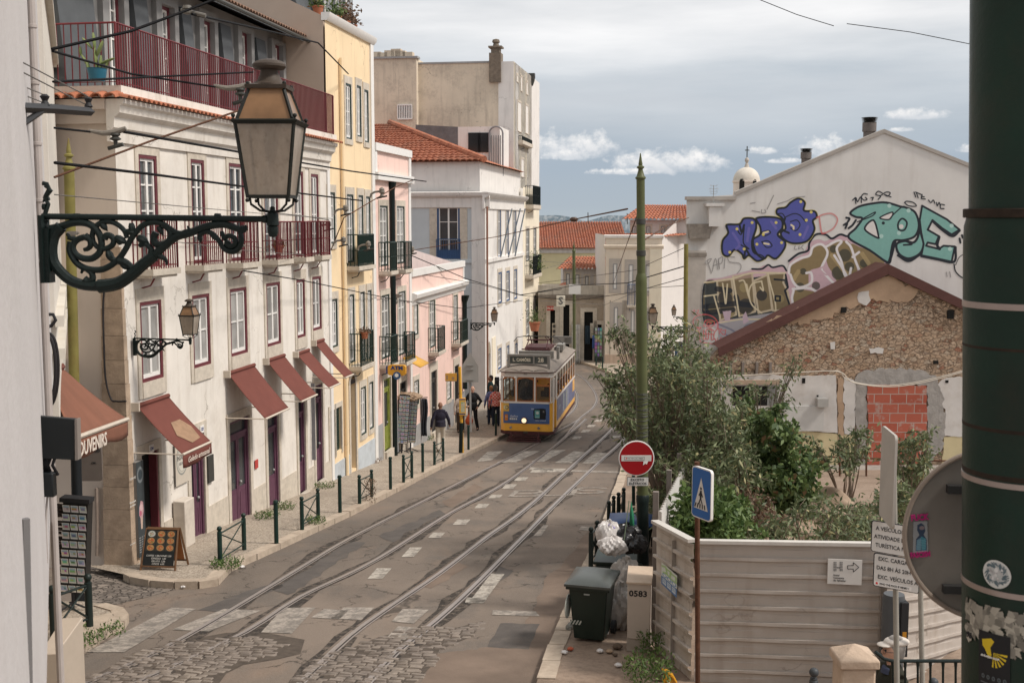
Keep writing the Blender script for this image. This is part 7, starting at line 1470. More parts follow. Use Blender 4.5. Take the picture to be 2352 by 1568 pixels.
MB().box(c.x-w_*.86,c.x+w_*.86,9.2-w_*.86+w_,9.2+w_*.86+w_,gz(9)-.1,c.z-.16).build('shaft',GST,gp_,bevel=.02);MB().add([(c.x-w_,9.2,c.z-.16),(c.x+w_,9.2,c.z-.16),(c.x+w_,9.2+2*w_,c.z-.16),(c.x-w_,9.2+2*w_,c.z-.16),(c.x-w_,9.2,c.z-.085),(c.x+w_,9.2,c.z-.085),(c.x+w_,9.2+2*w_,c.z-.085),(c.x-w_,9.2+2*w_,c.z-.085),(c.x,9.2+w_,c.z+.01)],[(0,1,2,3),(0,1,5,4),(1,2,6,5),(2,3,7,6),(3,0,4,7),(4,5,8),(5,6,8),(6,7,8),(7,4,8)]).build('cap',GST,gp_,bevel=.012)
hr=thing('handrail','dark iron handrail with balusters running right from the stone gatepost','railing',PD(2020,1600,9.2));MB().tube([PD(2010,1478+18,9.3),PD(2030,1512,9.3),PD(2050,1517,9.3),PD(2230,1517,9.3)],.016,8).build('rail',BLACKG,hr)
for px in range(2050,2230,29):MB().tube([PD(px,1517,9.3),PD(px,1535,9.3),PD(px,1640,9.3)],[.016,.010,.010],6).build('baluster',BLACKG,hr)
def make_bollard(label,h=.92,group='plain kerb posts',m=DKGREEN):
 t=thing('bollard',label,'bollard',(0,0,0),group);MB().lathe([(.045,-.1),(.045,h-.09),(.036,h-.085),(.036,h-.07),(.052,h-.06),(.055,h-.03),(.04,h),(.0,h+.01)],n=12).build('post',m,t,origin=(0,0,0));return t
def barrier(px0,py0,px1,py1,ytop0,label,m=DKGREEN,ball=True):
 a=G(px0,py0,KH);b=G(px1,py1,KH);h=min(1.1,max(.75,(ray(px0,ytop0).z*a.y-a.z)));t=thing('crossed_barrier',label,'barrier',a,'crossed kerb barriers');d=b-a
 for q in(a,b):
  mb=MB(Matrix.Translation(q)).lathe([(.045,-.1),(.045,h-.10),(.032,h-.095),(.032,h-.08)],n=12).ball((0,0,h-.04),.05,6);mb.build('post',m,t)
 mb=MB();z0,z1=Vector((0,0,.12)),Vector((0,0,h-.14));mb.tube([a+z1,b+z1],.016,6);mb.tube([a+z0,b+z0],.014,6);mb.build('rails',m,t);MB().tube([a+z0,b+z1],.013,6).build('brace',m,t);MB().tube([a+z1,b+z0],.013,6).build('brace',m,t);return t
for q in((506,1298,561,1262,1215,'crossed barrier nearest the pizza board on the left pavement'),(694,1217,731,1194,1140,'second crossed barrier down the left kerb'),(826,1157,854,1142,1092,'crossed barrier with a dry bush caught in its foot'),(927,1108,946,1098,1044,'crossed barrier behind the thin bollard before the walking man'),(998,1068,1018,1059,1013,'crossed barrier at the feet of the walking man')):barrier(*q)
bo=make_bollard('single green bollard between the first two crossed barriers');bo.location=G(635,1248,KH)
for(x,y),l_ in(((781,1177),'single bollard after the second crossed barrier'),((897,1124),'single bollard after the barrier with the dry bush'),((971,1085),'rusty single bollard before the walking man'),((1076,1033),'single bollard right of the yellow stop post'),((1139,1000),'single bollard right beside the tram front')):dup(bo,G(x,y,KH),0,l_)
for q in((1233+0,1305,0),):pass
for q in((1357,1300,1371,1282,1264,'crossed barrier behind the wheelie bins, nearest on the right kerb'),(1398,1228,1409,1214,1184,'second crossed barrier on the right kerb behind the rubbish bags'),(1420,1205,1432,1192,1156,'third crossed barrier on the right kerb left of the olive pole')):barrier(*q,m=mat('near_black_green',(.012,.02,.018),.45,.1))
for q in((1369,822+18,1384,847,817,'far crossed barrier on the bend pavement in front of the souvenir shop'),(1309-16,826,1311,832,803,'far crossed barrier behind the tram at the bend')):barrier(*q)
for(px,py,D,l_)in((1870,1530,12,'dark ball topped post before the hoarding at the bottom edge'),(2145,1553,12,'ball topped post behind the handrail at the bottom right')):
 p=PD(px,py,D);r=11*D/FL;t=thing('ball_post',l_,'post',(p.x,p.y,gz(D)));MB(Matrix.Translation((p.x,p.y,0))).lathe([(r*.95,gz(D)-.05),(r*.95,p.z-.16),(r*.8,p.z-.15),(r*.8,p.z-.13)],n=14).build('shaft',mat('slate_post',(.05,.055,.06),.5,.1),t);MB().ball((p.x,p.y,p.z-.065),r*1.05,8).build('ball',mat('slate_post',(.05,.055,.06)),t)
a=G(125,1472,KH);b=G(206,1440,KH);h=ray(122,1345).z*a.y-a.z;t=thing('crossed_barrier','dark crossed barrier in front of the near postcard rack','barrier',a,'crossed kerb barriers');MBK=mat('near_black_green',(.012,.02,.018))
for q in(a,b):MB(Matrix.Translation(q)).lathe([(.055,-.1),(.055,h-.12),(.04,h-.115),(.04,h-.09)],n=14).ball((0,0,h-.045),.06,7).build('post',MBK,t)
mb=MB();z0,z1=Vector((0,0,.14)),Vector((0,0,h-.16));mb.tube([a+z1,b+z1],.02,6);mb.tube([a+z0,b+z0],.018,6);mb.build('rails',MBK,t);MB().tube([a+z0,b+z1],.017,6).build('brace',MBK,t);MB().tube([a+z1,b+z0],.017,6).build('brace',MBK,t)
gt=G(1209,1014);kt=gt.y/FL;TM=frame(gt,SN,SD)
TMR=thing('tram','vintage yellow and white tram with a blue advert front coming up the street','tram',gt)
def tb():return MB(TM)
TYEL=mat('tram_yellow',(.80,.41,.05),.35,.08,3,dirt=.2,dcol=(.3,.16,.05),spec=.5,coat=.3);TWH=mat('tram_cream',(.66,.63,.59),.4,.05,4,streak=.2,dcol=(.4,.35,.3),spec=.5,coat=.2)
TBL=mat('advert_blue',(.055,.11,.26),.35,.15,2,spec=.5,coat=.3);TMAR=mat('maroon_iron',(.075,.025,.026),.6,.2,8);TRF=mat('tram_roof_canvas',(.25,.215,.185),.8,.12,3,.1,20,streak=.2,dirt=.3,dcol=(.2,.17,.14));TWD=mat('varnished_wood',(.32,.12,.04),.4,.2,10)
HWD=1.07;LN=8.2;c=.22
def plan(hw,f,b,c):return[(-hw,f+c),(-hw+c*.8,f),(hw-c*.8,f),(hw,f+c),(hw,b-c),(hw-c*.8,b),(-hw+c*.8,b),(-hw,b-c)]
def pris(poly,z0,z1):m_=tb();m_.prism([(x,y,z0)for x,y in poly],(0,0,z1-z0));return m_
Z1,Z2,Z3,Z4=.43,1.58,2.60,2.84
low=plan(HWD,0,LN,c);low_body=[(-HWD,c),(-HWD+c*.8,0),(HWD-c*.8,0),(HWD-.02,.12),(HWD-.02,.2),(.35,.2),(.35,1.0),(HWD,1.0)]+low[4:]
pris(low_body,Z1,Z2).build('body',TYEL,TMR)
pris([(x*.995,y)for x,y in low],Z3,Z4).build('upper_band',TWH,TMR)
pris([(-HWD*1.01,c),(-HWD+c*.78,-.012),(HWD-c*.78,-.012),(HWD*1.005,c*.9),(HWD*1.005,.19),(-HWD*1.01,.19)],Z2-.03,Z2+.035).build('belt_rail',TWH,TMR)
tb().box(HWD-.06,HWD+.015,1.0,LN-c,Z2-.03,Z2+.04).box(-HWD-.015,-HWD+.06,.3,LN-c,Z2-.03,Z2+.04).build('belt_rail',TWH,TMR)
tb().box(-.93,.93,-.016,-.001,.74,Z2-.032).build('front_advert',TBL,TMR)
SAD=mat('side_advert_violet',(.10,.12,.24),.35,.35,1.6,spec=.5);tb().box(HWD,HWD+.013,1.25,LN-.35,.66,Z2-.032).build('side_advert',SAD,TMR);tb().box(HWD+.013,HWD+.02,LN-1.3,LN-.5,1.0,Z2-.06).build('side_advert_square',TYEL,TMR)
for y_,w_,col in((3.4,.25,(.35,.42,.40)),(3.9,.18,(.12,.14,.13)),(4.4,.3,(.28,.30,.25)),(5.0,.15,(.45,.48,.46))):tb().box(HWD+.013,HWD+.018,y_,y_+w_,.7,Z2-.1).build('side_advert_strip',mat('ad_strip_%d'%int(y_*10),col,.4,.3,5),TMR)
def win_front(x0,x1,bar=None,open_top=False):
 m_=tb();a=.035;m_.box(x0,x0+a,-.004,.03,Z2+.05,Z3-.05);m_.box(x1-a,x1,-.004,.03,Z2+.05,Z3-.05);m_.box(x0+a,x1-a,-.004,.03,Z2+.05,Z2+.09)
 n=8;xm=(x0+x1)/2;top=[(x0+a+(x1-x0-2*a)*i/n,Z3-.12+.08*sin(pi*i/n))for i in range(n+1)]
 m_.add([(x,-.004,z)for x,z in top]+[(x,-.004,Z3-.0)for x,z in top]+[(x,.03,z)for x,z in top],[(i,i+1,n+1+i+1,n+1+i)for i in range(n)]+[(i,i+1,2*n+2+i+1,2*n+2+i)for i in range(n)])
 if open_top:m_.box(x0+a,x1-a,-.004,.03,Z3-.36,Z3-.29)
 f=m_.build('window',TWD,TMR);tb().box(x0+a,x1-a,.012,.016,Z2+.09,(Z3-.36)if open_top else Z3-.06).build('pane',CLEAR,f)
win_front(-.95,-.45);win_front(-.38,.30);win_front(.37,.95,open_top=True)
for x0,x1 in((-1.02,-.955),(-.445,-.385),(.305,.365),(.955,1.0)):tb().box(x0,x1,-.008,.04,Z2,Z3+.005).build('post',TWH,TMR)
tb().box(-HWD,-HWD+.05,.16,.3,Z2,Z3).build('post',TWH,TMR);m_=tb();m_.box(HWD-.05,HWD,.12,.17,Z1,Z3).build('post',TWH,TMR)
tb().box(HWD-.03,HWD,.18,.42,Z1+.02,Z3-.03).build('folded_door',TYEL,TMR);tb().box(HWD-.005,HWD+.003,.22,.38,Z2+.05,Z3-.1).build('folded_door_pane',GLASSD,TMR);tb().box(HWD-.004,HWD+.004,.18,.42,Z2-.02,Z3-.03).build('folded_door_top',TWH,TMR)
tb().box(HWD-.06,HWD+.004,.98,1.22,Z1+.01,Z2-.03).build('corner_panel',TYEL,TMR)
n=7;ys0,ys1=1.25,LN-.25
for i in range(n+1):
 y=ys0+(ys1-ys0)*i/n
 for s_ in(1,-1):tb().box(*(sorted((s_*(HWD-.05),s_*(HWD+.004)))),y-.045,y+.045,Z2+.03,Z3+.005).build('post',TWH,TMR)
tb().box(HWD-.05,HWD+.004,.98,1.21,Z2+.03,Z3+.005).build('post',TWH,TMR)
for i in range(n):
 y0=ys0+(ys1-ys0)*i/n+.05;y1=ys0+(ys1-ys0)*(i+1)/n-.05
 for s_ in(1,-1):
  x0,x1=sorted((s_*(HWD-.035),s_*(HWD-.01)));f=tb().box(x0,x1,y0,y0+.03,Z2+.04,Z3-.02).box(x0,x1,y1-.03,y1,Z2+.04,Z3-.02).box(x0,x1,y0,y1,Z3-.4,Z3-.36).box(x0,x1,y0,y1,Z2+.04,Z2+.07).build('window',TWD,TMR)
  xx=s_*(HWD-.022);tb().box(xx-.002,xx+.002,y0+.03,y1-.03,Z3-.36,Z3-.02).build('pane',CLEAR,f)
tb().box(-HWD+.02,HWD-.02,LN-.04,LN-.01,Z2,Z3).build('rear_wall',TWH,TMR)
tb().box(-HWD+.03,HWD-.03,1.15,LN-.1,Z1+.3,Z1+.35).box(-HWD+.03,.34,.25,1.15,Z1+.3,Z1+.35).build('floor',DKINT,TMR)
for i in range(6):
 for s_ in(-1,1):tb().box(*sorted((s_*.35,s_*.95)),1.6+i*1.05,1.66+i*1.05,Z1+.5,Z2+.25).build('seat',mat('brown_seat',(.09,.05,.03),.6),TMR)
tb().box(-.5,.2,1.12,1.16,Z2-.2,Z3-.1).build('cab_partition',mat('dark_wood',(.05,.03,.02),.5,.2,6),TMR)
mb=tb();NU,NV=16,40;oh=.10;prof=[]
def roofpt(i,j):
 x=-1+2*i;y=j;yy=-oh+(LN+2*oh)*y;e=min(yy+oh,LN+oh-yy);er=1-max(0,1-e/1.35)**2.2
 hw=(HWD+oh*.6)*(1 if e>.45 else .82+.18*sqrt(max(0,1-(1-e/.45)**2)))
 return(x*hw,yy,Z4-.02+.38*er*(1-abs(x)**2.4))
mb.grid(roofpt,NU,NV);mb.build('roof',TRF,TMR,recalc=False,sharp=60)
pris(plan(HWD+.06,-oh,LN+oh,.3),Z4-.06,Z4-.015).build('roof_edge',mat('roof_edge_maroon',(.10,.06,.055),.6,.1),TMR)
mb=tb()
for k in range(3):x0=-.85+.58*k;mb.tube([(x0+.54*i/6,-oh+.05+.05*(1-abs(i/3-1)),Z4+.02+.05*sin(pi*i/6))for i in range(7)],.012,5)
mb.build('drip_rail',mat('drip_grey',(.12,.105,.09)),TMR)
tb().box(-.35,.5,1.6,LN-1.6,Z4+.3,Z4+.40).build('roof_walk',TRF,TMR)
SGR=mat('sign_frame_grey',(.23,.22,.20),.5,.1,6);SBK=mat('sign_slate',(.075,.085,.08),.5,.08,5)
zb0,zb1=3.12,3.46
sgn_=tb().box(-.82,.90,.28,.42,zb1-.06,zb1+.02).box(-.82,-.72,.26,.44,Z4+.12,zb1-.06).box(.80,.90,.26,.44,Z4+.05,zb1-.06).box(-.72,.80,.32,.42,zb0-.03,zb1-.06).box(.22,.28,.27,.32,zb0-.03,zb1-.06).build('destination_board',SGR,TMR)
tb().box(-.70,.21,.30,.319,zb0,zb1-.075).box(.29,.78,.30,.319,zb0,zb1-.075).build('board_face',SBK,sgn_)
TXF=frame(TM@Vector((-.24,.297,(zb0+zb1-.075)/2)),SN,(0,0,1),-SD);CRT=mat('board_lettering',(.60,.56,.45),.6,0)
text('lettering','L. CAMÕES',.17,CRT,TXF,TMR,bold=.035,sx=.86);text('lettering','28',.24,CRT,frame(TM@Vector((.53,.297,(zb0+zb1-.075)/2)),SN,(0,0,1),-SD),TMR,bold=.02)
tb().box(-.52,.92,1.3,1.42,3.2,3.5).box(-.52,-.4,1.42,2.2,3.2,3.3).build('second_board',SGR,TMR);tb().box(.7,1.0,LN-1.3,LN-1.2,3.2,3.5).box(.2,1.05,LN-1.3,LN-1.2,3.25,3.55).build('rear_board',SGR,TMR)
text('lettering','552',.10,INKG,frame(TM@Vector((-.04,-.01,2.73)),SN,(0,0,1),-SD),TMR)
mb=tb();zp=3.5
for x in(-.45,.45):mb.tube([(x,2.6,zp-.1),(x*.9,3.4,zp+.25),(x*.8,2.9,zp+.42)],.025,6);mb.tube([(x,4.6,zp-.1),(x*.9,3.9,zp+.25),(x*.8,3.3,zp+.42)],.025,6)
mb.tube([(-.6,2.6,zp-.08),(.6,2.6,zp-.08)],.03,6);mb.tube([(-.6,4.6,zp-.08),(.6,4.6,zp-.08)],.03,6);mb.box(-.5,.55,2.8,4.4,zp-.15,zp-.02);mb.tube([(-.5,3.4,zp+.24),(.5,3.4,zp+.24)],.03,6)
for x in(-.3,0,.3):mb.lathe([(.07,3.2),(.09,3.3),(.05,3.35),(.08,3.4)],(x,2.7,0),8)
mb.build('pantograph',TMAR,TMR)
mb=tb();mb.tube([(-1.0,3.0,zp+.2),(-.85,3.0,zp+.38),(-.5,3.0,zp+.44),(.5,3.0,zp+.44),(.85,3.0,zp+.38),(1.1,3.0,zp+.15)],.018,6);mb.tube([(-.6,3.1,zp+.42),(.6,3.1,zp+.42)],.02,6);mb.build('collector_bow',DARKM,TMR)
tb().box(.95,1.05,2.0,2.3,3.1,3.6).box(.6,.9,4.8,5.6,3.15,3.4).build('roof_equipment',SGR,TMR)
mb=tb();mb.add([],[]);
def yl_(x,z,r,dp,y=-.016):
 q=tb();nn_=20;q.add([(x+r*cos(2*pi*i/nn_),y,z+r*sin(2*pi*i/nn_))for i in range(nn_)]+[(x+r*.94*cos(2*pi*i/nn_),y-dp,z+r*.94*sin(2*pi*i/nn_))for i in range(nn_)],[(i,(i+1)%nn_,nn_+(i+1)%nn_,nn_+i)for i in range(nn_)]+[tuple(range(nn_,2*nn_))]);return q
yl_(-.085,.87,.13,.07).build('headlight_ring',TMAR,TMR);HLm=bpy.data.materials.new('lit_headlamp');HLm.use_nodes=True;bb=HLm.node_tree.nodes['Principled BSDF'];bb.inputs['Base Color'].default_value=(.8,.7,.5,1);bb.inputs['Emission Color'].default_value=(1,.80,.52,1);bb.inputs['Emission Strength'].default_value=.8
h_=yl_(-.085,.87,.098,.012,-.087).build('headlight',HLm,TMR);h_['label']='lit headlight'
for x in(-.63,.50):yl_(x,.57,.055,.03).build('fog_lamp',mat('chrome',(.6,.58,.55),.2,.05,metal=.9),TMR)
pris([(x*1.01,y-.02 if y<1 else y)for x,y in low],.30,Z1-.002).build('skirt',TMAR,TMR)
tb().box(-.1,.06,-.12,-.02,.36,.42).build('coupling',DARKM,TMR)
mb=tb()
for k in range(4):z=.06+.075*k;y_=-.32+.07*k;mb.box(-.74+.03*k,.64-.03*k,y_,y_+.05,z,z+.045)
for x in(-.6,.5):mb.tube([(x,-.28,.05),(x,-.02,.38)],.022,6)
mb.build('life_guard',TMAR,TMR)
tb().box(-.85,.85,1.2,LN-1.2,.2,.34).build('truck_frame',DARKM,TMR)
for y in(2.6,5.4):
 for x in(-.47,.47):q=MB(TM@Matrix.Translation((x,y,.33))@Matrix.Rotation(pi/2,4,'Y'));q.lathe([(.33,-.05),(.33,.05)],n=24);q.build('wheel',DARKM,TMR)
tb().box(HWD-.25,HWD+.02,.5,.98,.28,.33).build('step',TMAR,TMR)
fo=TM@Vector((0,-.018,0));AF=lambda x,z:frame(TM@Vector((x,-.019,z)),SN,(0,0,1),-SD)
ad=Canvas(150,70);
def AX(x):return(x-325)/640*150
def AY(y):return(y-985)/255*70
ad.rect(AX(325),0,AX(405),AY(1090),(.55,.36,.08));ad.disc(AX(360),AY(1040),7,(.62,.58,.42));ad.disc(AX(372),AY(1040),6.5,(.05,.06,.08));ad.disc(AX(368),AY(1040),4.5,(.50,.40,.14))
ad.rect(AX(345),AY(1130),AX(386),AY(1205),(.52,.18,.04));ad.rect(AX(403),AY(1130),AX(405),AY(1205),(.3,.36,.5))
for k in range(4):ad.rect(AX(411+27*k),AY(1174),AX(433+27*k),AY(1193),(.55,.58,.62))
ad.fill([(AX(740),AY(1055)),(AX(845),AY(1045)),(AX(905),AY(1048)),(AX(912),AY(1100)),(AX(905),AY(1180)),(AX(745),AY(1178))],(.012,.014,.018));ad.rect(AX(757),AY(1068),AX(828),AY(1165),(.10,.30,.30));ad.disc(AX(795),AY(1100),5,(.5,.55,.52));ad.rect(AX(765),AY(1150),AX(820),AY(1160),(.3,.5,.5));ad.disc(AX(880),AY(1085),5,(.04,.045,.05));ad.disc(AX(880),AY(1082),1.5,(.4,.35,.35))
ad.rect(AX(705),AY(1040),AX(750),AY(1062),(.25,.32,.48))
xo=lambda U:-.93+1.86*U
afn=lambda U,V:np.array([list(TM@Vector((x,-.0185,z)))for x,z in zip(xo(U),1.548-.80*V)])
ad.build('advert_print',PAINT,afn,TMR,thr=.3)
text('lettering','GoPro',.105,CRT if False else mat('pale_print',(.5,.53,.58),.5,0),AF(-.50,1.02),TMR,bold=.02,sx=1.1);text('lettering','HERO 13 BLACK',.06,mat('pale_print',(.5,.53,.58)),AF(.58,.87),TMR,bold=.01,sx=1.0);text('lettering','fnac',.06,mat('pale_print',(.5,.53,.58)),AF(-.81,1.0),TMR)
text('lettering','GoPro',.26,mat('pale_print',(.5,.53,.58)),frame(TM@Vector((HWD+.015,2.2,1.1)),SD,(0,0,1),SN),TMR)
MB(TM).tube([(-1.0,-.02,Z3-.1),(-1.25,-.1,Z3-.15),(-1.25,-.1,Z3-.5)],.012,5).box(-1.3,-1.18,-.12,-.1,Z3-.55,Z3-.3).build('mirror',DARKM,TMR)
mb=tb();mb.tube([(.1,-.02,Z3-.12),(-.05,-.03,Z2+.35)],.01,4);mb.tube([(-.2,-.02,Z3-.15),(-.3,-.03,Z2+.6)],.01,4);mb.build('wiper',DARKM,TMR)
def wire(pts,r,label,m=WIRE,group='overhead tram wires',sag=0,name='overhead_wire'):
 P_=[]
 for(x0,y0,d0),(x1,y1,d1)in zip(pts[:-1],pts[1:]):
  a=PD(x0,y0,d0);b=PD(x1,y1,d1);n=10
  for i in range(n):t=i/n;q=a.lerp(b,t);q.z-=sag*4*t*(1-t)*(b-a).length*.02;P_.append(q)
 P_.append(PD(*pts[-1]));return tag(MB().tube(P_,r*(1.5 if m is WIRE and pts[0][2]<20 else 1.15),5).build(name,m),label,'wire',group)
wire([(119,113,13),(300,72,14),(424,26,15),(510,-8,15.5)],.012,'thick black wire rising over the terrace railing to the top edge')
wire([(121,118,13),(300,170,17),(494,200,19.2)],.011,'black wire sloping down across the potted cactus')
wire([(441,33,15),(600,68,20),(731,99,26),(800,170,34)],.012,'black wire from the insulator across the attic eaves to the yellow house')
wire([(125,407,15),(343,325,17),(560,250,19)],.015,'rusty span wire climbing from the left to behind the near lantern',RUST)
wire([(122,188,13),(350,177,17),(581,166,21)],.010,'nearly level black wire crossing the terrace railing')
wire([(125,294,13),(207,303,14)],.009,'short black wire left of the first hanger');wire([(284,303,14),(547,349,20),(804,393,30),(979,417,44)],.013,'trolley wire passing above the top floor windows')
wire([(126,374,13),(345,400,16),(562,429,22),(804,458,31),(832,461,32)],.013,'trolley wire crossing the top floor windows at mid height')
wire([(125,447,13),(342,467,17),(595,490,24),(762,502,30)],.006,'thin grey wire above the balcony rails',WIREG)
for k,(y0,x1,y1)in enumerate(((114,202,222),(137,202,243),(174,103,219),(195,99,236))):wire([(-5,y0,4.5),(x1,y1,6.2)],.0028,'thin grey line to the %s pin of the black wall arm, %s of two'%('outer' if k<2 else 'inner','upper' if k%2==0 else 'lower'),WIREG,'thin lines to the wall arm')
wire([(757,582,33),(860,586,38),(945,587,43),(1070,640,50),(1195,677,60),(1290,664,64)],.016,'trolley wire from the hanger by the last white balcony down to the bend')
wire([(560,622,24),(689,643,29),(908,688,40),(1062,708,50),(1200,690,60)],.012,'trolley wire sloping down across the yellow and pink fronts')
wire([(952,574,43),(1140,544,45),(1318,504,30),(1441,480,18.2)],.013,'span wire running to the top clamp of the olive pole',RUST)
wire([(952,627,43),(1100,652,50),(1195,678,60)],.010,'lower thin wire from the pink house corner to the bend');wire([(1195,678,60),(1320,655,64),(1441,650,50),(1570,612,38)],.018,'wire crossing the bend to the thin yellow post');wire([(1195,678,60),(1320,690,64),(1450,672,52),(1572,638,38)],.013,'lower wire crossing the bend to the thin yellow post')
wire([(1236,650,60),(1318,640,65),(1460,620,55),(1570,560+10,38)],.010,'thin wire over the small cottage');wire([(1240,690,62),(1390,700,66),(1480,662,50),(1572,656,38)],.010,'thin looping wire in front of the cream corner house',WIREG)
wire([(1240,600,62),(1318,605,65)],.010,'upper short wire left of the far pole',WIREG);wire([(1240,620,62),(1318,598,65)],.010,'lower short wire left of the far pole',WIREG)
wire([(1408,652,70),(1440,560,40),(1468,482,18.1)],.011,'diagonal stay from the olive pole down to the cream house',RUST);wire([(1478,552,18),(1530,520,28),(1582,500,36)],.011,'wire from the olive pole clamp to the graffiti pilaster',RUST)
wire([(1738,0-3,20),(1830,34,20),(1915,60,20)],.006,'thin black wire in the sky at the top, left piece');wire([(1945,55,20),(2090,74,20),(2235,103,20)],.006,'thin black wire in the sky running into the big green pole')
wire([(300,533,21),(540,560,26),(700,585,30),(760,582,33)],.006,'thin line along the balcony slabs of the white house',WIREG)
wire([(345,548,18),(560,575,24),(757,590,33)],.006,'second thin line just below the balcony rails',WIREG)
wire([(1160,544-20,48),(1139,545,47),(1160,470,50)],.012,'thin tilted rod by the grey house windows',DARKM,None)if False else None
for k,(xa,ya,xb,yb)in enumerate(((1150,590,1176,500),(1168,590,1195,500),(1183,588,1206,500))):wire([(xa,ya,58),(xb,yb-20,60)],.03,'slanting flag pole on the grey house front, %s of three'%('leftmost','middle','rightmost')[k],mat('pole_blue_grey',(.10,.12,.14)),'slanting poles on the grey house',name='flag_pole')
def hanger(px,py,D,s,label,flip=1):
 t=thing('wire_hanger',label,'wire fitting',PD(px,py,D),'wire fittings');k=s*D/FL;o=PD(px,py,D);M=Matrix.Translation(o)
 MB(M).tube([(-62*k*flip,0,18*k),(-30*k*flip,0,12*k),(0,0,14*k),(26*k*flip,0,24*k)],[4*k,6*k,8*k,5*k],8).build('arm',PLASG,t);MB(M).lathe([(11*k,12*k),(12*k,8*k),(7*k,4*k),(13*k,0),(13*k,-3*k),(5*k,-6*k),(4*k,-20*k)],(0,0,0),10).build('insulator',DARKM,t);MB(M).tube([(-18*k,0,-24*k),(18*k,0,-14*k)],5*k,6).build('clamp',DARKM,t);return t
hanger(265,318,14,.95,'dark wire hanger on the span wire left of the top floor windows');hanger(552,215,19.3,.95,'grey wire hanger just behind the top of the near lantern')
def bell(px,py,D,s,label):
 t=thing('insulator_bracket',label,'wire fitting',PD(px,py,D),'bell insulators');k=s*D/FL;M=Matrix.Translation(PD(px,py,D));MB(M).tube([(-48*k,0,-26*k),(-44*k,0,-10*k),(-30*k,0,-2*k),(0,0,2*k)],4.5*k,8).build('arm',PLASG,t);MB(M).lathe([(5*k,-22*k),(8*k,-18*k),(6*k,-10*k),(12*k,-4*k),(12*k,4*k),(9*k,6*k),(12*k,8*k),(9*k,14*k),(6*k,15*k),(2*k,18*k)],n=12).build('insulator',PLASG,t);MB(M).tube([(-22*k,0,-28*k),(22*k,0,-18*k)],4*k,6).build('clamp',DARKM,t)
bell(877,440,33,.55,'uppermost bell insulator, in front of the pink parapet edge');bell(794,480,32,.55,'bell insulator at the yellow house window left of the green screen');bell(755,516,32,.5,'bell insulator above the last white balcony');bell(789,552,32,.5,'bell insulator left of the green screened balcony');bell(846,562,34,.5,'bell insulator before the green screened balcony');bell(947,573,42,.45,'bell insulator at the corner of the upper pink balcony')
wire([(757,582,33),(790,500,32),(908,430,36),(952,412,42)],.014,'rusty span wire carrying the bell insulators',RUST);wire([(640,490,28),(700,497,30),(755,505,32)],.012,'twisted feeder wire above the last balconies',WIREG)
for px,py,D,l_ in((386,558,18,'grey boxed fitting hanging over the first balcony'),(548,564+5,24,'grey boxed fitting over the third balcony'),(908,688-4,40,'small grey fitting on the wire before the pink front'),(168,540,10,'grey fitting behind the near scroll bracket')):
 k=D/FL*1.0;o=PD(px,py,D);t=tag(MB(Matrix.Translation(o)).box(-9*k,9*k,-5*k,5*k,0,9*k).lathe([(5*k,-14*k),(7*k,-8*k),(4*k,0)],n=8).tube([(-14*k,0,5*k),(14*k,0,5*k)],3*k,6).build('wire_fitting',PLASG),l_,'wire fitting')
o=PD(1318,504,30);tag(MB(Matrix.Translation(o)).ball((0,0,0),.09,6,(1.2,.8,.8)).build('wire_insulator',mat('brown_insulator',(.08,.05,.035),.4)),'brown ball insulator on the span wire over the long roof','wire fitting')
mb=MB();k=24/FL;o=PD(430,24,15.2);tag(MB(Matrix.Translation(o)).lathe([(.03,-.05),(.06,-.04),(.06,.0),(.045,.01),(.06,.02),(.05,.06)],n=10).tube([(-.08,0,.0),(.03,0,-.02),(.24,0,-.07)],.028,8).build('wire_insulator',mat('brown_grey_insulator',(.14,.13,.115),.5)),'insulator joint near the top left where two wires meet','wire fitting')
AR=thing('cable_support','thick black horizontal arm with a diagonal strut on the near left wall','cable support',PD(10,243,5.0));MB().tube([PD(8,246,4.6),PD(120,250,5.4),PD(209,257,6.1)],.022,4).build('bar',INK,AR);MB().tube([PD(18,308,4.7),PD(95,256,5.2)],.014,6).build('strut',INK,AR)
for px,py,D in((103,232,5.3),(203,236,6.1)):MB(Matrix.Translation(PD(px,py,D))).lathe([(.012,-.03),(.022,-.02),(.012,0),(.022,.02),(.01,.03)],n=10).build('pin',INK,AR)
def LP(D):return Vector((-.10-.397*D-.012,D,0))
LFc=Fac((LP(1).x,1),(LP(12.5).x,12.5),(1,0));NWm=mat('near_grey_render',(.50,.48,.475),.92,.06,1.5,.25,25,streak=.15,dirt=.12,dcol=(.36,.33,.30))
NB=thing('near_building','near pale grey rendered wall filling the left edge with pipes and cables','building',LP(7)+Vector((0,0,-5)))
MB(LFc.M).box(-3,LFc.len,-3,0,-1.75,7).build('wall',NWm,NB);MB(LFc.M).box(-3,1.8,-3,0,-7,-1.752).build('lower_wall',NWm,NB);MB(LFc.M).box(1.8,18,-3,-.35,-8,-1.752).build('shop_front_wall',OLDWALL,NB)
CBd=Fac((LP(12.5).x+.05,12.5),(PD(146,600,25).x,25),(1,0));NC=thing('cream_building','narrow cream house front squeezed behind the near grey wall','building',LP(15)+Vector((0,0,-6)));MB(CBd.M).box(0,CBd.len,-3,.0,-2.6,7).build('wall',mat('cream_left_render',(.62,.58,.52),.9,.06,2,.1,30,streak=.3,dcol=(.4,.34,.28)),NC)
for y in(150,285,655,722):z=CBd.uz(140,y)[1];MB(CBd.M).box(-.1,CBd.len+.1,0,.09,z-.09,z+.03).build('string_course',mat('cream_trim',(.60,.56,.49),.85,.08,3,dirt=.3,dcol=(.35,.25,.15)),NC)
def lw(px,py,off=.05):
 r=ray(px,py);q=LFc.p+LFc.n*off;t_=q.dot(LFc.n)/r.dot(LFc.n);return r*t_
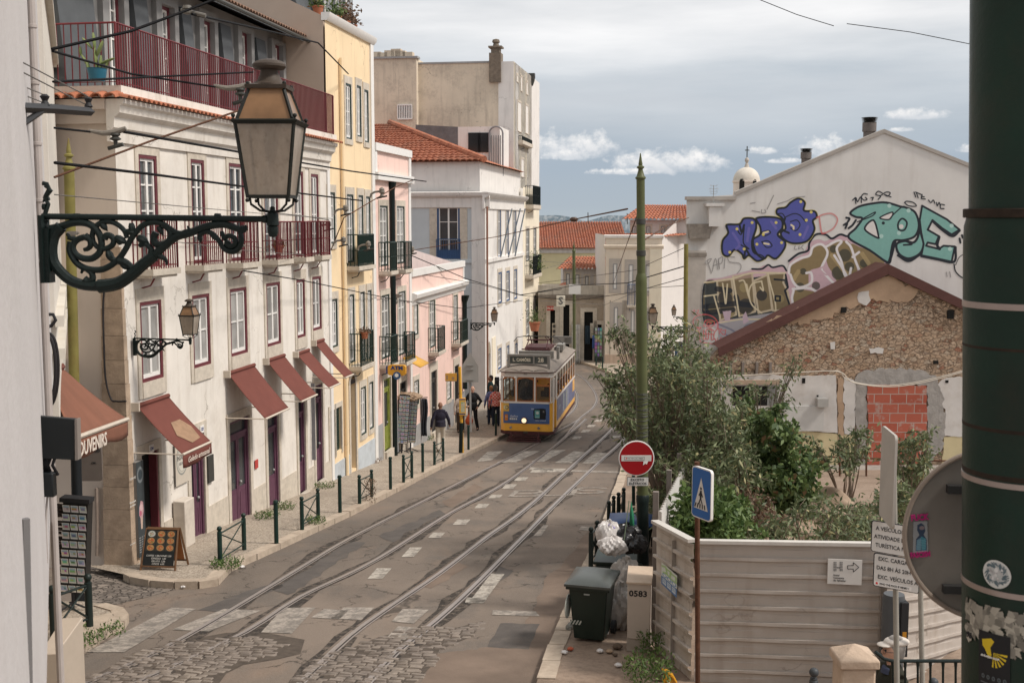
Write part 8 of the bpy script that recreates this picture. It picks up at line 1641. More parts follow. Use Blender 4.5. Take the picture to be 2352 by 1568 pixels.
def lwu(D,z,off=.05):q=LP(D)+LFc.n*off;return Vector((q.x,q.y,z))
dpi=lambda D,z0,z1,r,off,label,m:tag(MB().tube([lwu(D,z0,off),lwu(D,z1,off)],r,10).build('wall_pipe',m),label,'pipe')
PIPEW=mat('painted_pipe',(.40,.36,.34),.6,.08,6,dirt=.25,dcol=(.2,.16,.13));D_=4.2;D_=lw(80,200,.02).y
t=dpi(D_,-3.6,3,.0085*D_/2.6,.02,'painted downpipe with collars on the near left wall',PIPEW)
for y in(60,190,330,460,600):q=lwu(D_,ray(80,y).z*D_,.02);r_=.0085*D_/2.6;MB(Matrix.Translation(q)).lathe([(r_,-.01),(r_*1.25,-.008),(r_*1.25,.008),(r_,.01)],n=12).build('collar',PIPEW,t)
D_=2.66
GPI=mat('grey_conduit',(.16,.155,.155),.5,.1,4,dirt=.2);z_t=ray(60,1190).z*D_;tag(MB().tube([PD(66,1650,2.66),PD(58,1190,2.66)],.0115,4).build('cable_duct',GPI),'wide grey steel cable duct low on the near left wall','duct')
tag(MB().tube([PD(104,640,7.5),PD(96,745,7.5),PD(82,850,7.2),PD(76,1000,7.0),PD(78,1200,7)],.018,6).build('wall_cable',PIPEW),'pale conduit running down the near left wall beside the coiled cable','cable')
tag(MB().tube([PD(97,700,7.6),PD(99,620,7.6),PD(94,500,7.6),PD(100,480,7.6)],.009,6).build('wall_cable',PIPEW),'thin pale cable climbing to the near lantern bracket','cable')
tag(MB().tube([PD(98,421,5.6),PD(108,423,5.6),PD(113,434,5.6),PD(104,452,5.6),PD(100,460,5.6),PD(113,455,5.6)],.011,8).build('scroll_hook',BLACKG),'black s shaped hook on the wall just above the near lantern bracket','hook')
tag(MB().tube([PD(98,475,5.6),PD(106,475,5.6)],.016,8).build('wall_stud',BLACKG),'short black stud on the wall above the near lantern arm','stud')
tag(MB().tube([PD(107,722,7.6),PD(122,722,7.6),PD(128,735,7.6),PD(118,748,7.6),PD(103,752,7.6)],.012,8).build('cable_loop',INK),'small black cable loop above the coiled cable','cable')
mb=MB();rn=random.Random(3)
for k in range(7):
 dx=rn.uniform(-3,3);ph=rn.uniform(-.05,.05)
 mb.tube([PD(110+dx+(21+dx*.4)*cos(a_+ph),850+(82+dx)*sin(a_)+rn.uniform(-1,1),7.7+.03*k)for a_ in np.linspace(0,2*pi,33)],.009,6,cap=False)
mb.tube([PD(92,770,7.8),PD(88,860,7.8),PD(92,920,7.8),PD(89,960,7.8)],.012,6);tag(mb.build('coiled_cable',mat('black_cable',(.02,.018,.02),.5,.2,20)),'thick oval coil of black cable hung on the near left wall','cable coil')
X_=Vector((1,-.04,-.045)).normalized();M=frame(PD(84,1052,5.2),X_,(0,1,0));k=5.2/FL;sb_=thing('hanging_sign_box','plain dark box sign seen from its unlit side on the near left wall','sign box',PD(84,1052,5.2))
MB(M).add([(0,0,0),(90*k,0,0),(97*k,0,97*k),(4*k,0,100*k),(6*k,.03,2*k),(91*k,.035,2*k),(97.5*k,.035,97*k),(6*k,.03,100*k)],[(0,1,2,3),(4,5,6,7),(0,1,5,4),(1,2,6,5),(2,3,7,6),(3,0,4,7)]).build('box',mat('near_black_panel',(.010,.013,.015),.35,.2,3),sb_,bevel=.004)
MB(M).add([(92*k,-.004,0),(99*k,-.004,2*k),(100.5*k,-.004,98*k),(95*k,-.004,97*k),(92*k,.04,0),(99*k,.04,2*k),(100.5*k,.04,98*k),(95*k,.04,97*k)],[(0,1,2,3),(4,5,6,7),(1,2,6,5),(2,3,7,6)]).build('edge_trim',mat('grey_trim',(.22,.19,.17),.5),sb_)
mb=MB(M);rn=random.Random(8)
for i in range(9):x=rn.uniform(2,34);mb.tube([(x*k,.05,2*k),((x+rn.uniform(-6,6))*k,.03,-18*k),((x+rn.uniform(-8,8))*k,.06,-44*k)],.008,5)
mb.build('cable_bundle',INK,sb_);MB(M).box(-2*k,36*k,.0,.05,-92*k,-34*k).build('junction_box',mat('near_black_panel',(.010,.013,.015)),sb_,bevel=.006);MB(M).tube([(12*k,.05,-92*k),(8*k,.05,-120*k),(2*k,.06,-170*k),(2*k,.06,-260*k)],.005,8).build('conduit',PIPEW,sb_)
c0_=PD(88,1490,11.0);k=11/FL;wc=thing('street_cabinet','small cream street cabinet at the bottom left corner','cabinet',(c0_.x+.1,11.1,gz(11)))
MB().add([(c0_.x,11.0,-6),(c0_.x+43*k,11.0,-6),(c0_.x+43*k,11.0,c0_.z-10*k),(c0_.x,11.0,c0_.z-14*k),(c0_.x+2*k,11.6,-6),(c0_.x+54*k,11.6,-6),(c0_.x+54*k,11.6,c0_.z+28*k),(c0_.x+2*k,11.6,c0_.z+26*k)],[(0,1,2,3),(4,5,6,7),(0,1,5,4),(1,2,6,5),(2,3,7,6),(3,0,4,7)]).build('body',mat('cream_cabinet',(.44,.37,.30),.5,.06,5,dirt=.2,dcol=(.3,.22,.16)),wc,bevel=.01)
SDn=Vector((LFc.u.x,LFc.u.y,0));aw=thing('shop_awning','large faded souvenir shop awning with lettered valance at the left','awning',PD(110,860,14.5));
q=[PD(104,857,13.6),PD(140,842,16.2),PD(293,962,17.2),PD(172,1006,13.2)]
def cloth(mb,a,b,c_,d,n=10,m=10,sag=.05,rp=.012):
 nn=(b-a).cross(d-a).normalized()
 mb.grid(lambda i,j:((a*(1-i)+b*i)*(1-j)+(d*(1-i)+c_*i)*j)-Vector((0,0,1))*sag*sin(pi*j)+nn*rp*sin(i*9*pi)*j,n,m)
mb=MB();cloth(mb,*q,20,10,.04,.004);mb.build('canopy',AWNB,aw,recalc=False,solid=.008);dn=Vector((.0,0,-(40*15/FL)))
v0,v1=q[3],q[2];mb=MB();mb.grid(lambda i,j:v0.lerp(v1,i)+Vector((0,-.0-.01*sin(i*20),0))*j+Vector((0,0,-.25*j-.03*sin(i*pi*3)*j)),24,3);mb.build('valance',AWNB,aw,recalc=False,solid=.006);MB().tube([v0,v1],.032,6).build('front_bar',mat('cream_bar',(.55,.48,.40),.5,.1),aw);MB().tube([q[0],q[1]],.06,8).build('roller',AWN,aw)
ux=(v1-v0).normalized();up_=Vector((0,0,1));nf=ux.cross(up_).normalized();
ctr=PD(166,1028,1);tt_=(v0+ux*((v1-v0).length*.40));up2=(up_-ux*up_.dot(ux)).normalized()
text('lettering','SOUVENIRS',.24,mat('awning_lettering',(.66,.58,.50),.8,0),frame(v0+ux*((v1-v0).length*.49)+Vector((0,0,-.155))+nf*.03,ux,up2,nf),aw,align='RIGHT',bold=.02,sx=1.75)
for d_ in(q[3],q[2]):MB().tube([d_,Vector((LP(d_.y).x,d_.y-.3,d_.z+.05))],.02,6).build('arm',mat('cream_bar',(.55,.48,.40)),aw)
def rack(label,px,pyb,pyt,w_px,cols,rows,seed,side=-1,head=True):
 g=G(px,pyb,KH);k=g.y/FL;h=ray(px,pyt).z*g.y-g.z;t=thing('postcard_rack',label,'postcard rack',g);w=w_px*k/2;z0=h*.16
 M=Matrix.Translation(g)@Matrix.Rotation(radians(4),4,'Y');MB(M).tube([(0,0,0),(0,0,h)],.025,8).build('stand',INK,t)
 mb=MB(M)
 for a_ in(0,2.1,4.2):mb.tube([(0,0,.12),(.28*cos(a_),.28*sin(a_),.03)],.016,5)
 mb.build('feet',INK,t);MB(M).box(-w,w,-.02,.2,z0,h-.02).build('frame',mat('rack_black',(.02,.018,.016),.6,.3,10),t)
 R2=np.random.default_rng(seed);cz=(h-z0-.05)/rows;cx_=2*w/cols
 for j in range(rows):
  for i in range(cols):
   x0=-w+cx_*i+.01;zc=z0+.02+cz*j;cw=cx_-.016;chh=cz*.86;tilt=.05;base_c=R2.uniform(.35,.8,3)*np.array([1.05,1,1])
   cc=Canvas(8,8,(.92,.90,.87));cc.rect(1,1,7,6,tuple(base_c));cc.rect(1,1,7,3,(.35,.50,.62));cc.rect(int(R2.integers(1,5)),3,int(R2.integers(5,7)),5,tuple(R2.uniform(.08,.6,3)))
   fn=(lambda x0,zc,cw,chh:lambda U,V:np.array([list(M@Vector((x0+cw*u_,-.03-tilt*(1-v_),zc+chh*(1-v_))))for u_,v_ in zip(U,V)]))(x0,zc,cw,chh)
   cc.build('postcard',PAINT,fn,t)
 return t,M,w,h
RK,Mk_,wk,hk=rack('tall near rack of white bordered postcards under the souvenir awning',167,1400,1150,58,3,10,3)
mb=MB(Mk_);rn=random.Random(2)
for i in range(60):z=.3+rn.random()*(hk-.4);mb.box(-wk-.13,-wk-.01,-.02+rn.uniform(0,.1),.0+rn.uniform(.02,.1),z,z+.03)
mb.build('side_cards',mat('dark_cards',(.06,.045,.04),.7,.4,12),RK);MB(Mk_).box(-wk-.05,wk+.03,-.05,.18,hk-.02,hk+.05).build('header',INK,RK)
pg=PD(205,1060,19.6);k=19.6/FL;gp2=thing('round_cornered_plate','brown grey back of a rounded sign plate behind the yellow green pole','sign',pg);Mg=frame(pg,(1,0,0),(0,0,1),(0,-1,0));plate(Mg,31*k,45*k,.06,.03,'plate',mat('taupe_plate',(.17,.14,.12),.6,.1,4),gp2);text('lettering','GECO',9.5*k,INK,Mg@Matrix.Translation((14*k,27*k,.032)),gp2,bold=.05);text('lettering','CML',6*k,INK,Mg@Matrix.Translation((12*k,-2*k,.032)),gp2,bold=.02)
EN=Fac((F0.pt(0,0).x,F0.pt(0,0).y),(F0.pt(0,0,-6).x,F0.pt(0,0,-6).y),(0,-1));
def en(px,py,w=.05):return EN.pt(*EN.uz(px,py,w),w)
tag(cable([en(600 and x,y)for x,y in((183+60,640),(237,700),(239,800),(243,870),(255,915),(268,921),(290,921))],.018,INK).build('wall_cable',mat('black_cable',(.02,.018,.02))),'black cable drooping down the corner stones of the white house','cable');tag(MB().tube([en(222,1120),en(224,1200),en(223,1275)],.035,8).build('wall_pipe',mat('rusty_thin_pipe',(.30,.24,.2),.7,.2,8,dirt=.4)),'thin stained pipe low on the shaded end wall','pipe')
def awning(label,xa,ya,xb,yb,xc,yc,xd,yd,m=AWN,val=0,mark=False,sag=.03):
 """a,b roller ends on the wall; c,d front bar ends (near, far)"""
 u0,z0=F0.uz(xa,ya,.12);u1,_=F0.uz(xb,yb,.12);w0,zf=F0.at_u(xc,yc,u0);w1,zf1=F0.at_u(xd,yd,u1);w=(w0+w1)/2 if abs(w0-w1)<.6 else w0;w=max(w,.5);zf=F0.uz(xc,yc,w)[1]
 t=thing('window_awning',label,'awning',F0.pt(u0,z0,.1),'burgundy awnings on the white house');A=F0.pt(u0,z0,.1);B=F0.pt(u1,z0,.1);C=F0.pt(u1,zf,w);D=F0.pt(u0,zf,w)
 mb=MB();cloth(mb,A,B,C,D,14,10,sag,.004);mb.build('canopy',m,t,recalc=False,solid=.008);MB().tube([A+Vector((0,0,.02)),B+Vector((0,0,.02))],.045,8).build('roller',m,t);MB().tube([D,C],.025,6).build('front_bar',mat('cream_bar',(.55,.48,.40)),t)
 for q,u in((D,u0),(C,u1)):MB().tube([q,F0.pt(u,zf+.0,0)],.014,6).build('arm',mat('cream_bar',(.55,.48,.40)),t)
 MB(F0.M).box(u0-.06,u0-.02,0,.16,z0-.08,z0+.08).build('end_bracket',mat('cream_bar',(.55,.48,.40)),t)
 if val:
  mb=MB();mb.grid(lambda i,j:D.lerp(C,i)+F0.n*(.01*sin(i*15)*j)+Vector((0,0,-val*j-.03*sin(i*5)*j)),14,3);mb.build('valance',m,t,recalc=False,solid=.006)
 return t,(A,B,C,D,u0,u1,z0,zf,w)
t,q=awning('lettered burgundy awning with a faded patch over the gelato door',318,934,389,914,421,1043,484,1019,val=.26)
A,B,C,D=q[:4];mb=MB();nn=(B-A).cross(D-A).normalized();nn=nn if nn.z>0 else-nn
mb.add([A*(1-i)*(1-j)+B*i*(1-j)+C*i*j+D*(1-i)*j-Vector((0,0,1))*.03*sin(pi*j)+nn*.014 for i,j in((.45,.42),(.75,.42),(.88,.60),(.82,.85),(.5,.88),(.30,.66))],[(0,1,2,3,4,5)]);mb.build('faded_patch',mat('faded_patch_brown',(.30,.19,.12),.9,.2,6),t,recalc=False)
ux=(C-D).normalized();nf=Vector((ux.y,-ux.x,0)).normalized();nf=nf if nf.y<0 else-nf
text('lettering','Gelado artesanal',.15,mat('awning_lettering',(.66,.58,.50)),frame((C+D)/2+Vector((0,0,-.14))+F0.n*.03,ux if ux.x>0 else-ux,(0,0,1),F0.n),t,shear=.3,sx=.95)
awning('wide burgundy awning above the double plum doors, lowest edge nearest the lantern',527,859,586,839,608,963,666,932);awning('narrower burgundy awning, third from the left corner',616,830,655,818,690.5,923,730,903);awning('fourth burgundy awning with its dark roller showing',684,814,711,800,757,891,781,877);awning('last burgundy awning overlapping the yellow house edge',725,788,745,783,792,868,813,855)
BING=mat('dark_green_plastic',(.007,.018,.013),.42,.2,4,dirt=.2,dcol=(.04,.04,.03),spec=.5);BINL=mat('grey_bin_lid',(.06,.068,.062),.35,.15,5,spec=.6)
def bin_(px,pyb,pyt,label,w=.29,d=.36,rz=0,lid=True,lidm=None,open_=False,badge=True):
 g=G(px,pyb,.1);h=ray(px,pyt).z*g.y-g.z;t=thing('wheelie_bin',label,'bin',g,'wheelie bins');M=Matrix.Translation(g)@Matrix.Rotation(rz,4,'Z');hb=h-.1
 MB(M).add([(-w*.78,-d*.72,.05),(w*.78,-d*.72,.05),(w*.78,d*.62,.05),(-w*.78,d*.62,.05),(-w,-d,hb),(w,-d,hb),(w,d,hb),(-w,d,hb)],[(0,1,2,3),(0,1,5,4),(1,2,6,5),(2,3,7,6),(3,0,4,7)]+([]if open_ else[(4,5,6,7)])).build('body',BING,t,bevel=.02,solid=.012 if open_ else 0)
 MB(M).box(-w-.035,w+.035,-d-.035,d+.02,hb-.05,hb).build('rim',BING,t,bevel=.01)
 if lid:MB(M).grid(lambda i,j:((-w-.05)+(2*w+.1)*i,(-d-.06)+(2*d+.14)*j,hb+.03+.075*(1-abs(2*i-1)**4)*(1-abs(2*j-1)**4)+.02*j),12,12).box(-w-.05,w+.05,-d-.06,d+.08,hb+.0,hb+.035).build('lid',lidm or BINL,t)
 for s_ in(-1,1):MB(M@Matrix.Translation((s_*w*.95,d*.75,.1))@Matrix.Rotation(pi/2,4,'Y')).lathe([(.1,-.03),(.1,.03)],n=18).build('wheel',INK,t)
 MB(M).tube([(-w*.8,d+.05,hb-.03),(w*.8,d+.05,hb-.03)],.016,8).build('handle',BING,t)
 if badge:
  c_=Canvas(26,16,(.5,.52,.48))
  for k in range(-2,5):c_.fill([(k*7,16),(k*7+3.5,16),(k*7+9.5,0),(k*7+6,0)],(.01,.03,.02))
  f=lambda x0,x1,z0,z1:(lambda U,V:np.array([list(M@Vector((x0+(x1-x0)*u_,-d*(.72+.28*(z1+(z0-z1)*v_)/hb)-.012,z1+(z0-z1)*v_)))for u_,v_ in zip(U,V)]))
  c_.build('striped_badge',PAINT,f(-w*.93,-w*.35,hb*.32,hb*.40),t);c2_=Canvas(12,4,(.4,.42,.4));c2_.build('number_plate',PAINT,f(-w*.2,w*.1,hb*.86,hb*.885),t)
  MB(M).prism([(-w*.98-.02,-d*.8+.18*sin(a_),hb*.62+.17*cos(a_))for a_ in np.linspace(0,2*pi,17)[:-1]],(-.012,0,0)).build('side_badge',mat('pale_badge',(.42,.44,.40),.5,.1),t)
 return t,M,hb
bin_(1360,1463,1316,'grey lidded dark green wheelie bin standing nearest the camera',w=.28,d=.33,rz=radians(-16))
tB,MB_,hB=bin_(1422,1378,1262,'overfilled open wheelie bin with rubbish bags heaped on top',w=.36,d=.36,rz=radians(-10),lid=False,open_=True)
bin_(1425,1288,1212,'blue lidded bin just behind the overfilled bin',w=.40,d=.36,rz=radians(-8),lidm=mat('blue_lid',(.04,.08,.14),.4,.1),badge=False);bin_(1452,1262,1186,'farthest bin with a bright blue lid behind the olive pole',w=.42,d=.36,rz=radians(-8),lidm=mat('bright_blue_lid',(.02,.07,.22),.4,.1),badge=False)
def bag(p,r,m,label,sc=(1,.8,.8),seed=0,name='rubbish_bag'):
 rn=np.random.default_rng(seed);ph=rn.uniform(0,6,9);mb=MB();c0=Vector(p);n=36
 def f(i,j):
  a_,b_=2*pi*i,pi*(.02+.96*j);rr_=r*(1+.14*sin(3*a_+ph[0])*sin(b_*3+ph[1])+.09*sin(7*a_+5*b_+ph[2])+.06*sin(13*a_-9*b_+ph[3])+.05*abs(sin(17*b_+6*a_+ph[4])))
  return c0+Vector((sc[0]*rr_*sin(b_)*cos(a_),sc[1]*rr_*sin(b_)*sin(a_),r*sc[2]+sc[2]*rr_*cos(b_)*(1 if b_>1.57 else 1.15)))
 mb.grid(f,n,22);mb.tube([c0+Vector((0,0,r*sc[2]*2.05)),c0+Vector((.03,0,r*sc[2]*2.4))],[r*.08,r*.16],6);return tag(mb.build(name,m,sharp=25),label,'rubbish bag','rubbish bags by the bins')
WBAG=mat('white_plastic_bag',(.62,.59,.57),.35,.08,8,.3,25,spec=.5);BBAG=mat('black_plastic_bag',(.012,.012,.014),.25,.1,5,.3,20,spec=.6);GBAG=mat('grey_translucent_bag',(.42,.39,.36),.3,.15,8,.3,20,spec=.5)
tp=lambda px,py,dz=0:PD(px,py,17.7)
bag(tp(1397,1250),.17,WBAG,'upper white rubbish bag with a lilac top on the overfilled bin',(1.1,.8,1.0),1);bag(tp(1404,1262)-Vector((0,.25,0)),.16,WBAG,'lower round white rubbish bag at the rim of the overfilled bin',(1.35,.8,.8),2);bag(tp(1438,1248),.18,BBAG,'black rubbish bag in the middle of the overfilled bin',(1.3,.8,.8),3);bag(tp(1452,1262)-Vector((0,.15,0)),.16,BBAG,'second black rubbish bag, tucked low against the olive pole',(1.4,.8,.8),4)
bag(tp(1405,1217),.08,mat('lilac_plastic',(.32,.28,.50),.4),'small lilac bag crowning the white bag',(1,1,.7),8);a,b=tp(1385,1252),tp(1442,1258);tag(MB().add([a,b,b+Vector((0,.1,.09)),a+Vector((0,.1,.09)),a+Vector((0,.3,0)),b+Vector((0,.3,0)),b+Vector((0,.3,.09)),a+Vector((0,.3,.09))],[(0,1,2,3),(4,5,6,7),(3,2,6,7),(0,3,7,4),(1,2,6,5)]).build('cardboard',mat('yellow_card',(.50,.36,.08),.8)),'flattened yellow box among the rubbish bags','box')
gl=G(1423,1442,.1);bag(gl,.30,GBAG,'big pale grey rubbish bag on the ground between bin and cabinet',(.8,.7,1.0),5);bag(gl+Vector((.12,.35,.25)),.26,GBAG,'pale rubbish bag standing behind the ground bag',(.9,.7,1.2),6)
tag(MB().tube([tp(1427,1262)-Vector((0,.2,0)),tp(1442,1142)-Vector((0,.2,0))],.008,5).build('stick',mat('pale_green_stick',(.20,.26,.18))),'thin pale stick poking out of the overfilled bin','stick');tag(MB().add([tp(1445,1240),tp(1458,1238),tp(1456,1180),tp(1450,1150),tp(1447,1170)],[(0,1,2,3,4)]).build('green_panel',mat('green_plastic',(.02,.16,.08)),solid=.02),'green plastic piece leaning beside the olive pole','panel')
g=G(1466,1496,.1);k=g.y/FL;uc=thing('utility_cabinet','beige utility cabinet stencilled with a number beside the wheelie bins','cabinet',g);CBM=mat('beige_cabinet',(.46,.395,.335),.6,.06,4,dirt=.2,dcol=(.32,.25,.19));w=28*k;h=ray(1466,1340).z*g.y-g.z
Mc_=Matrix.Translation(g)@Matrix.Rotation(radians(-9),4,'Z');MB(Mc_).box(-w,w,0,.42,.0,.18).build('base',mat('cabinet_base',(.36,.31,.26),.8,.12,5,dirt=.4),uc);MB(Mc_).box(-w+.005,w-.005,-.012,.40,.185,h).build('body',CBM,uc,bevel=.008);MB(Mc_).add([(-w-.01,-.03,h),(w+.01,-.03,h),(w+.01,.43,h+.02),(-w-.01,.43,h+.02),(-w-.01,-.03,h+.025),(w+.01,-.03,h+.025),(w+.01,.43,h+.12),(-w-.01,.43,h+.12)],[(0,1,2,3),(4,5,6,7),(0,1,5,4),(1,2,6,5),(2,3,7,6),(3,0,4,7)]).build('lid',mat('cabinet_lid',(.48,.38,.29),.6,.12,5,dirt=.4,dcol=(.30,.20,.13)),uc)
text('lettering','0583',.115,INK,Mc_@Matrix.Translation((-.01,-.014,h-.14))@Matrix.Rotation(pi/2,4,'X'),uc,bold=.03,sx=1.1)
rn=random.Random(11)
def lump(px,py,r,m,label,cat,name,sc=(1,1,.6),dz=.1):
 g=G(px,py,dz);mb=MB();ph=rn.uniform(0,6);mb.grid(lambda i,j:g+Vector((sc[0]*r*(1+.25*sin(5*i*6.28+ph))*sin(pi*j)*cos(2*pi*i),sc[1]*r*(1+.2*sin(7*i*6.28+ph))*sin(pi*j)*sin(2*pi*i),r*sc[2]*(1-.9*cos(pi*j)))),12,8);tag(mb.build(name,m),label,cat)
STN=mat('brown_stone',(.12,.085,.06),.9,.25,12,.3)
lump(1456,1438+152,.01,STN,'x','stone','x')if False else None
for(px,py,r,m,l_,c_,n_)in((1471,1589-10,.07,STN,'x','stone','stone'),)[:0]:pass
lump(1475,1558-26,.0,STN,'','','')if False else None
for px,py,r,m,l_,c_,n_ in((1418,1490,.07,STN,'dark stone lying beside the utility cabinet foot','stone','stone'),(1400,1499,.05,mat('tan_stone',(.35,.25,.17)),'tan stone just left of the dark stone','stone','stone'),(1413,1506,.035,STN,'small flat stone in the dirt below the dark stone','stone','stone'),(1310,1493,.045,mat('orange_scrap',(.42,.10,.05)),'orange scrap lying in the dirt near the right kerb','litter','litter'),(1378,1498,.05,WBAG,'white paper scrap on the dirt near the stones','litter','litter'),(1420,1531,.05,WBAG,'crumpled white scrap near the bottom edge','litter','litter'),(1296,1501,.045,WBAG,'pale scrap nearest the broken kerb','litter','litter'),(421,1350,.06,WBAG,'crumpled white paper on the road before the pizza board','litter','litter'),(370,1346,.05,mat('red_scrap',(.35,.05,.04)),'red wrapper on the road edge left of the white paper','litter','litter'),(275,1443,.06,mat('blue_scrap',(.12,.16,.24)),'blue and silver wrapper in the storm drain mouth','litter','litter'),(556,1304,.05,WBAG,'white scrap at the foot of the first barrier','litter','litter')):lump(px,py,r,m,l_,c_,n_,dz=.1 if px>1000 else .01)
def bottle(px,py,ln_,r,m,label,az):
 g=G(px,py,.1)+Vector((0,0,r));M=Matrix.Translation(g)@Matrix.Rotation(az,4,'Z')@Matrix.Rotation(pi/2,4,'Y');t=thing('plastic_bottle',label,'bottle',g,'bottles in the dirt');MB(M).lathe([(r*.8,0),(r,.02),(r*.9,ln_*.3),(r,ln_*.4),(r,ln_*.65),(r*.45,ln_*.85),(r*.4,ln_*.92)],n=12).build('body',m,t);MB(M).lathe([(r*.45,ln_*.92),(r*.45,ln_)],n=10).build('cap',WHITEP,t)
PETC=clear('bottle_plastic',(.85,.9,.92),.35,.15);bottle(1345,1463,.34,.05,mat('pale_blue_bottle',(.22,.38,.48),.2,.1),'pale blue plastic bottle lying in front of the nearest bin',.15);bottle(1304,1448,.22,.045,PETC,'clear crushed bottle at the kerb left of the nearest bin',1.2)
c_=PD(1542,1552,13.9);yc=thing('plastic_canister','bright yellow orange plastic canister leaning at the foot of the hoarding','canister',c_);M=Matrix.Translation(c_+Vector((0,0,-.12)))@Matrix.Rotation(radians(-28),4,'Y');YC=mat('yellow_plastic',(.62,.30,.02),.35,.08,5)
MB(M).prism([(-.075,0,-.16),(.085,0,-.16),(.085,0,.10),(.05,0,.19),(.01,0,.20),(-.02,0,.14),(-.075,0,.10)],(0,.09,0)).lathe([(.022,.19),(.022,.23)],(.0,.045,0),10).build('body',YC,yc,bevel=.012);MB(M).prism([(-.06,-.002,-.12),(.03,-.002,-.12),(.0,-.002,.05),(-.06,-.002,.06)],(0,-.002,0)).build('label',WHITEP,yc);MB(M).prism([(.045,-.006,-.05),(.07,-.006,-.05),(.07,-.006,.08),(.045,-.006,.12)],(0,.102,0)).build('grip_hole',mat('grip_orange',(.35,.14,.01)),yc)
g=G(378,1303,KH);k=g.y/FL;ab=thing('pavement_board','wooden pavement board with nine pizza pictures and chalk prices','pavement board',g);xv=Vector((1,-.10,0)).normalized();yv=Vector((.22,.97,0)).normalized();Mb_=frame(g,xv,yv);w,h=.31,.76;WOOD=mat('board_wood',(.13,.065,.03),.6,.2,10)
for s_,nm in((-1,'front_frame'),(1,'rear_frame')):
 y0,y1=s_*.25,s_*.03;mb=MB(Mb_)
 for x in(-w,w):mb.tube([(x*1.06,y0,0),(x*.97,y1,h)],.022,4)
 for t_ in(.12,.98):mb.tube([(-w,y0+(y1-y0)*t_,h*t_),(w,y0+(y1-y0)*t_,h*t_)],.02,4)
 mb.build(nm,WOOD,ab)
cb_=Canvas(96,130,(.016,.018,.018));r3=np.random.default_rng(1)
for j in range(3):
 for i in range(3):
  x,y=18+30*i,14+25*j;cb_.rect(x-14,y-12,x+14,y+12,(.05,.045,.035));cb_.disc(x,y,11,(.40,.24,.10)if(i or j)else(.55,.55,.5));cb_.disc(x,y,8.5,(.45,.14,.05)if(i or j)else(.45,.45,.4))
  for q in range(9):cb_.disc(x+r3.uniform(-6,6),y+r3.uniform(-6,6),1.6,((.5,.4,.2),(.12,.2,.05),(.5,.1,.05))[q%3])
cb_.build('board_face',PAINT,lambda U,V:np.array([list(Mb_@Vector(((-w+2*w*u_)*.95,-.25+.22*(.14+.82*(1-v_))-.012,h*(.14+.82*(1-v_)))))for u_,v_ in zip(U,V)]),ab)
CHK=mat('chalk',(.60,.58,.54),.9,0)
for i,s_ in enumerate(('COFFEE + BROWNIE 3,20','ESPRESSO  1,00','GELATO  3,00','2 PIZZE  6,00')):zz2=h*(.37-.062*i);text('lettering',s_,.045,CHK,Mb_@Matrix.Translation((0,-.25+.22*zz2/h-.02,zz2))@Matrix.Rotation(radians(74),4,'X'),ab,sx=.95,depth=.001)
for y in(-.25,):MB(Mb_).add([(-w*.9,.25-.03,h*.12),(w*.9,.25-.03,h*.12),(w*.9,.05,h*.95),(-w*.9,.05,h*.95)],[(0,1,2,3)]).build('rear_panel',mat('orange_wood',(.35,.13,.04),.6,.2,6),ab)
def fpanel(x0,x1,yt,yb,cvs,label,cat,name,w_=.04,F=None):
 F=F or F0;u0,u1,z0,z1=F.rect(x0,x1,yt,yb);t=thing(name,label,cat,F.pt(u0,z0,w_));MB(F.M).box(u0,u1,0.02,w_,z0,z1).build('board',mat('panel_edge',(.2,.19,.18)),t);cvs.build('print',PAINT,quadfn(F,u0,u1,z0,z1,w_+.003),t);return t,u0,u1,z0,z1
pc_=Canvas(40,200,(.045,.055,.06));pc_.disc(20,28,17,(.16,.18,.19));pc_.disc(20,28,11,(.04,.055,.065));pc_.fill([(10,95),(18,82),(30,86),(33,104),(28,116),(24,140),(16,140),(14,118),(8,110)],(.50,.30,.32));pc_.disc(20,98,9,(.60,.42,.42));pc_.disc(16,108,6,(.45,.12,.18));pc_.fill([(16,118),(26,118),(24,142),(17,142)],(.5,.38,.3))
for y in range(158,192,5):pc_.rect(5,y,14,y+1.5,(.3,.3,.3));pc_.rect(19,y,24,y+1.5,(.3,.3,.3));pc_.rect(29,y,35,y+1.5,(.3,.3,.3))
u0,u1,z0,z1=F0.rect(296,318,1062,1295);pt_,*_r=fpanel(297,314,1062,1285,pc_,'tall dark ice cream banner at the corner of the white house','banner','banner',.13)
for s_,y in(('Homemade',1152),('Ice Cream',1160),('Prodotti Artigianali',1248)):u,z=F0.uz(305.5,y,.14);text('lettering',s_,.05 if y<1200 else .026,CHK,FT(F0,u,z,.136),pt_,bold=.02)
u,z=F0.uz(305.5,1098,.14);text('lettering','INSANO',.06,CHK,FT(F0,u,z,.136),pt_)
gc_=Canvas(60,170,(.56,.50,.42));
for r_ in(26,23,20):gc_.disc(30,70,r_,(.25,.26,.24)if r_!=23 else(.56,.52,.45),ry=r_*2.4)
gc_.disc(30,70,18,(.60,.57,.50),ry=46);gt_,u0,u1,z0,z1=fpanel(396,426,1022,1119,gc_,'pale gelato shop panel with an oval key pattern ring between the doors','sign','wall_sign',.05)
text('lettering','INSANO',.135,INKG,FT(F0,(u0+u1)/2,z0+(z1-z0)*.64,.055),gt_,sx=.85);text('lettering','GELATO',.085,INKG,FT(F0,(u0+u1)/2,z0+(z1-z0)*.50,.055),gt_,sx=.85)
for px,py,s_ in((464,985,'122'),(348,1030,'124')):u,z=F0.uz(px,py,.04);np_=tag(MB(F0.M).box(u-.09,u+.09,.034,.045,z-.08,z+.08).build('house_number',WHITEP),'small enamel number plate above the %s'%('red door' if px>400 else 'dark gelato doorway'),'number plate');text('lettering',s_,.09,mat('number_blue',(.03,.05,.2)),FT(F0,u,z,.048),np_,bold=.02)
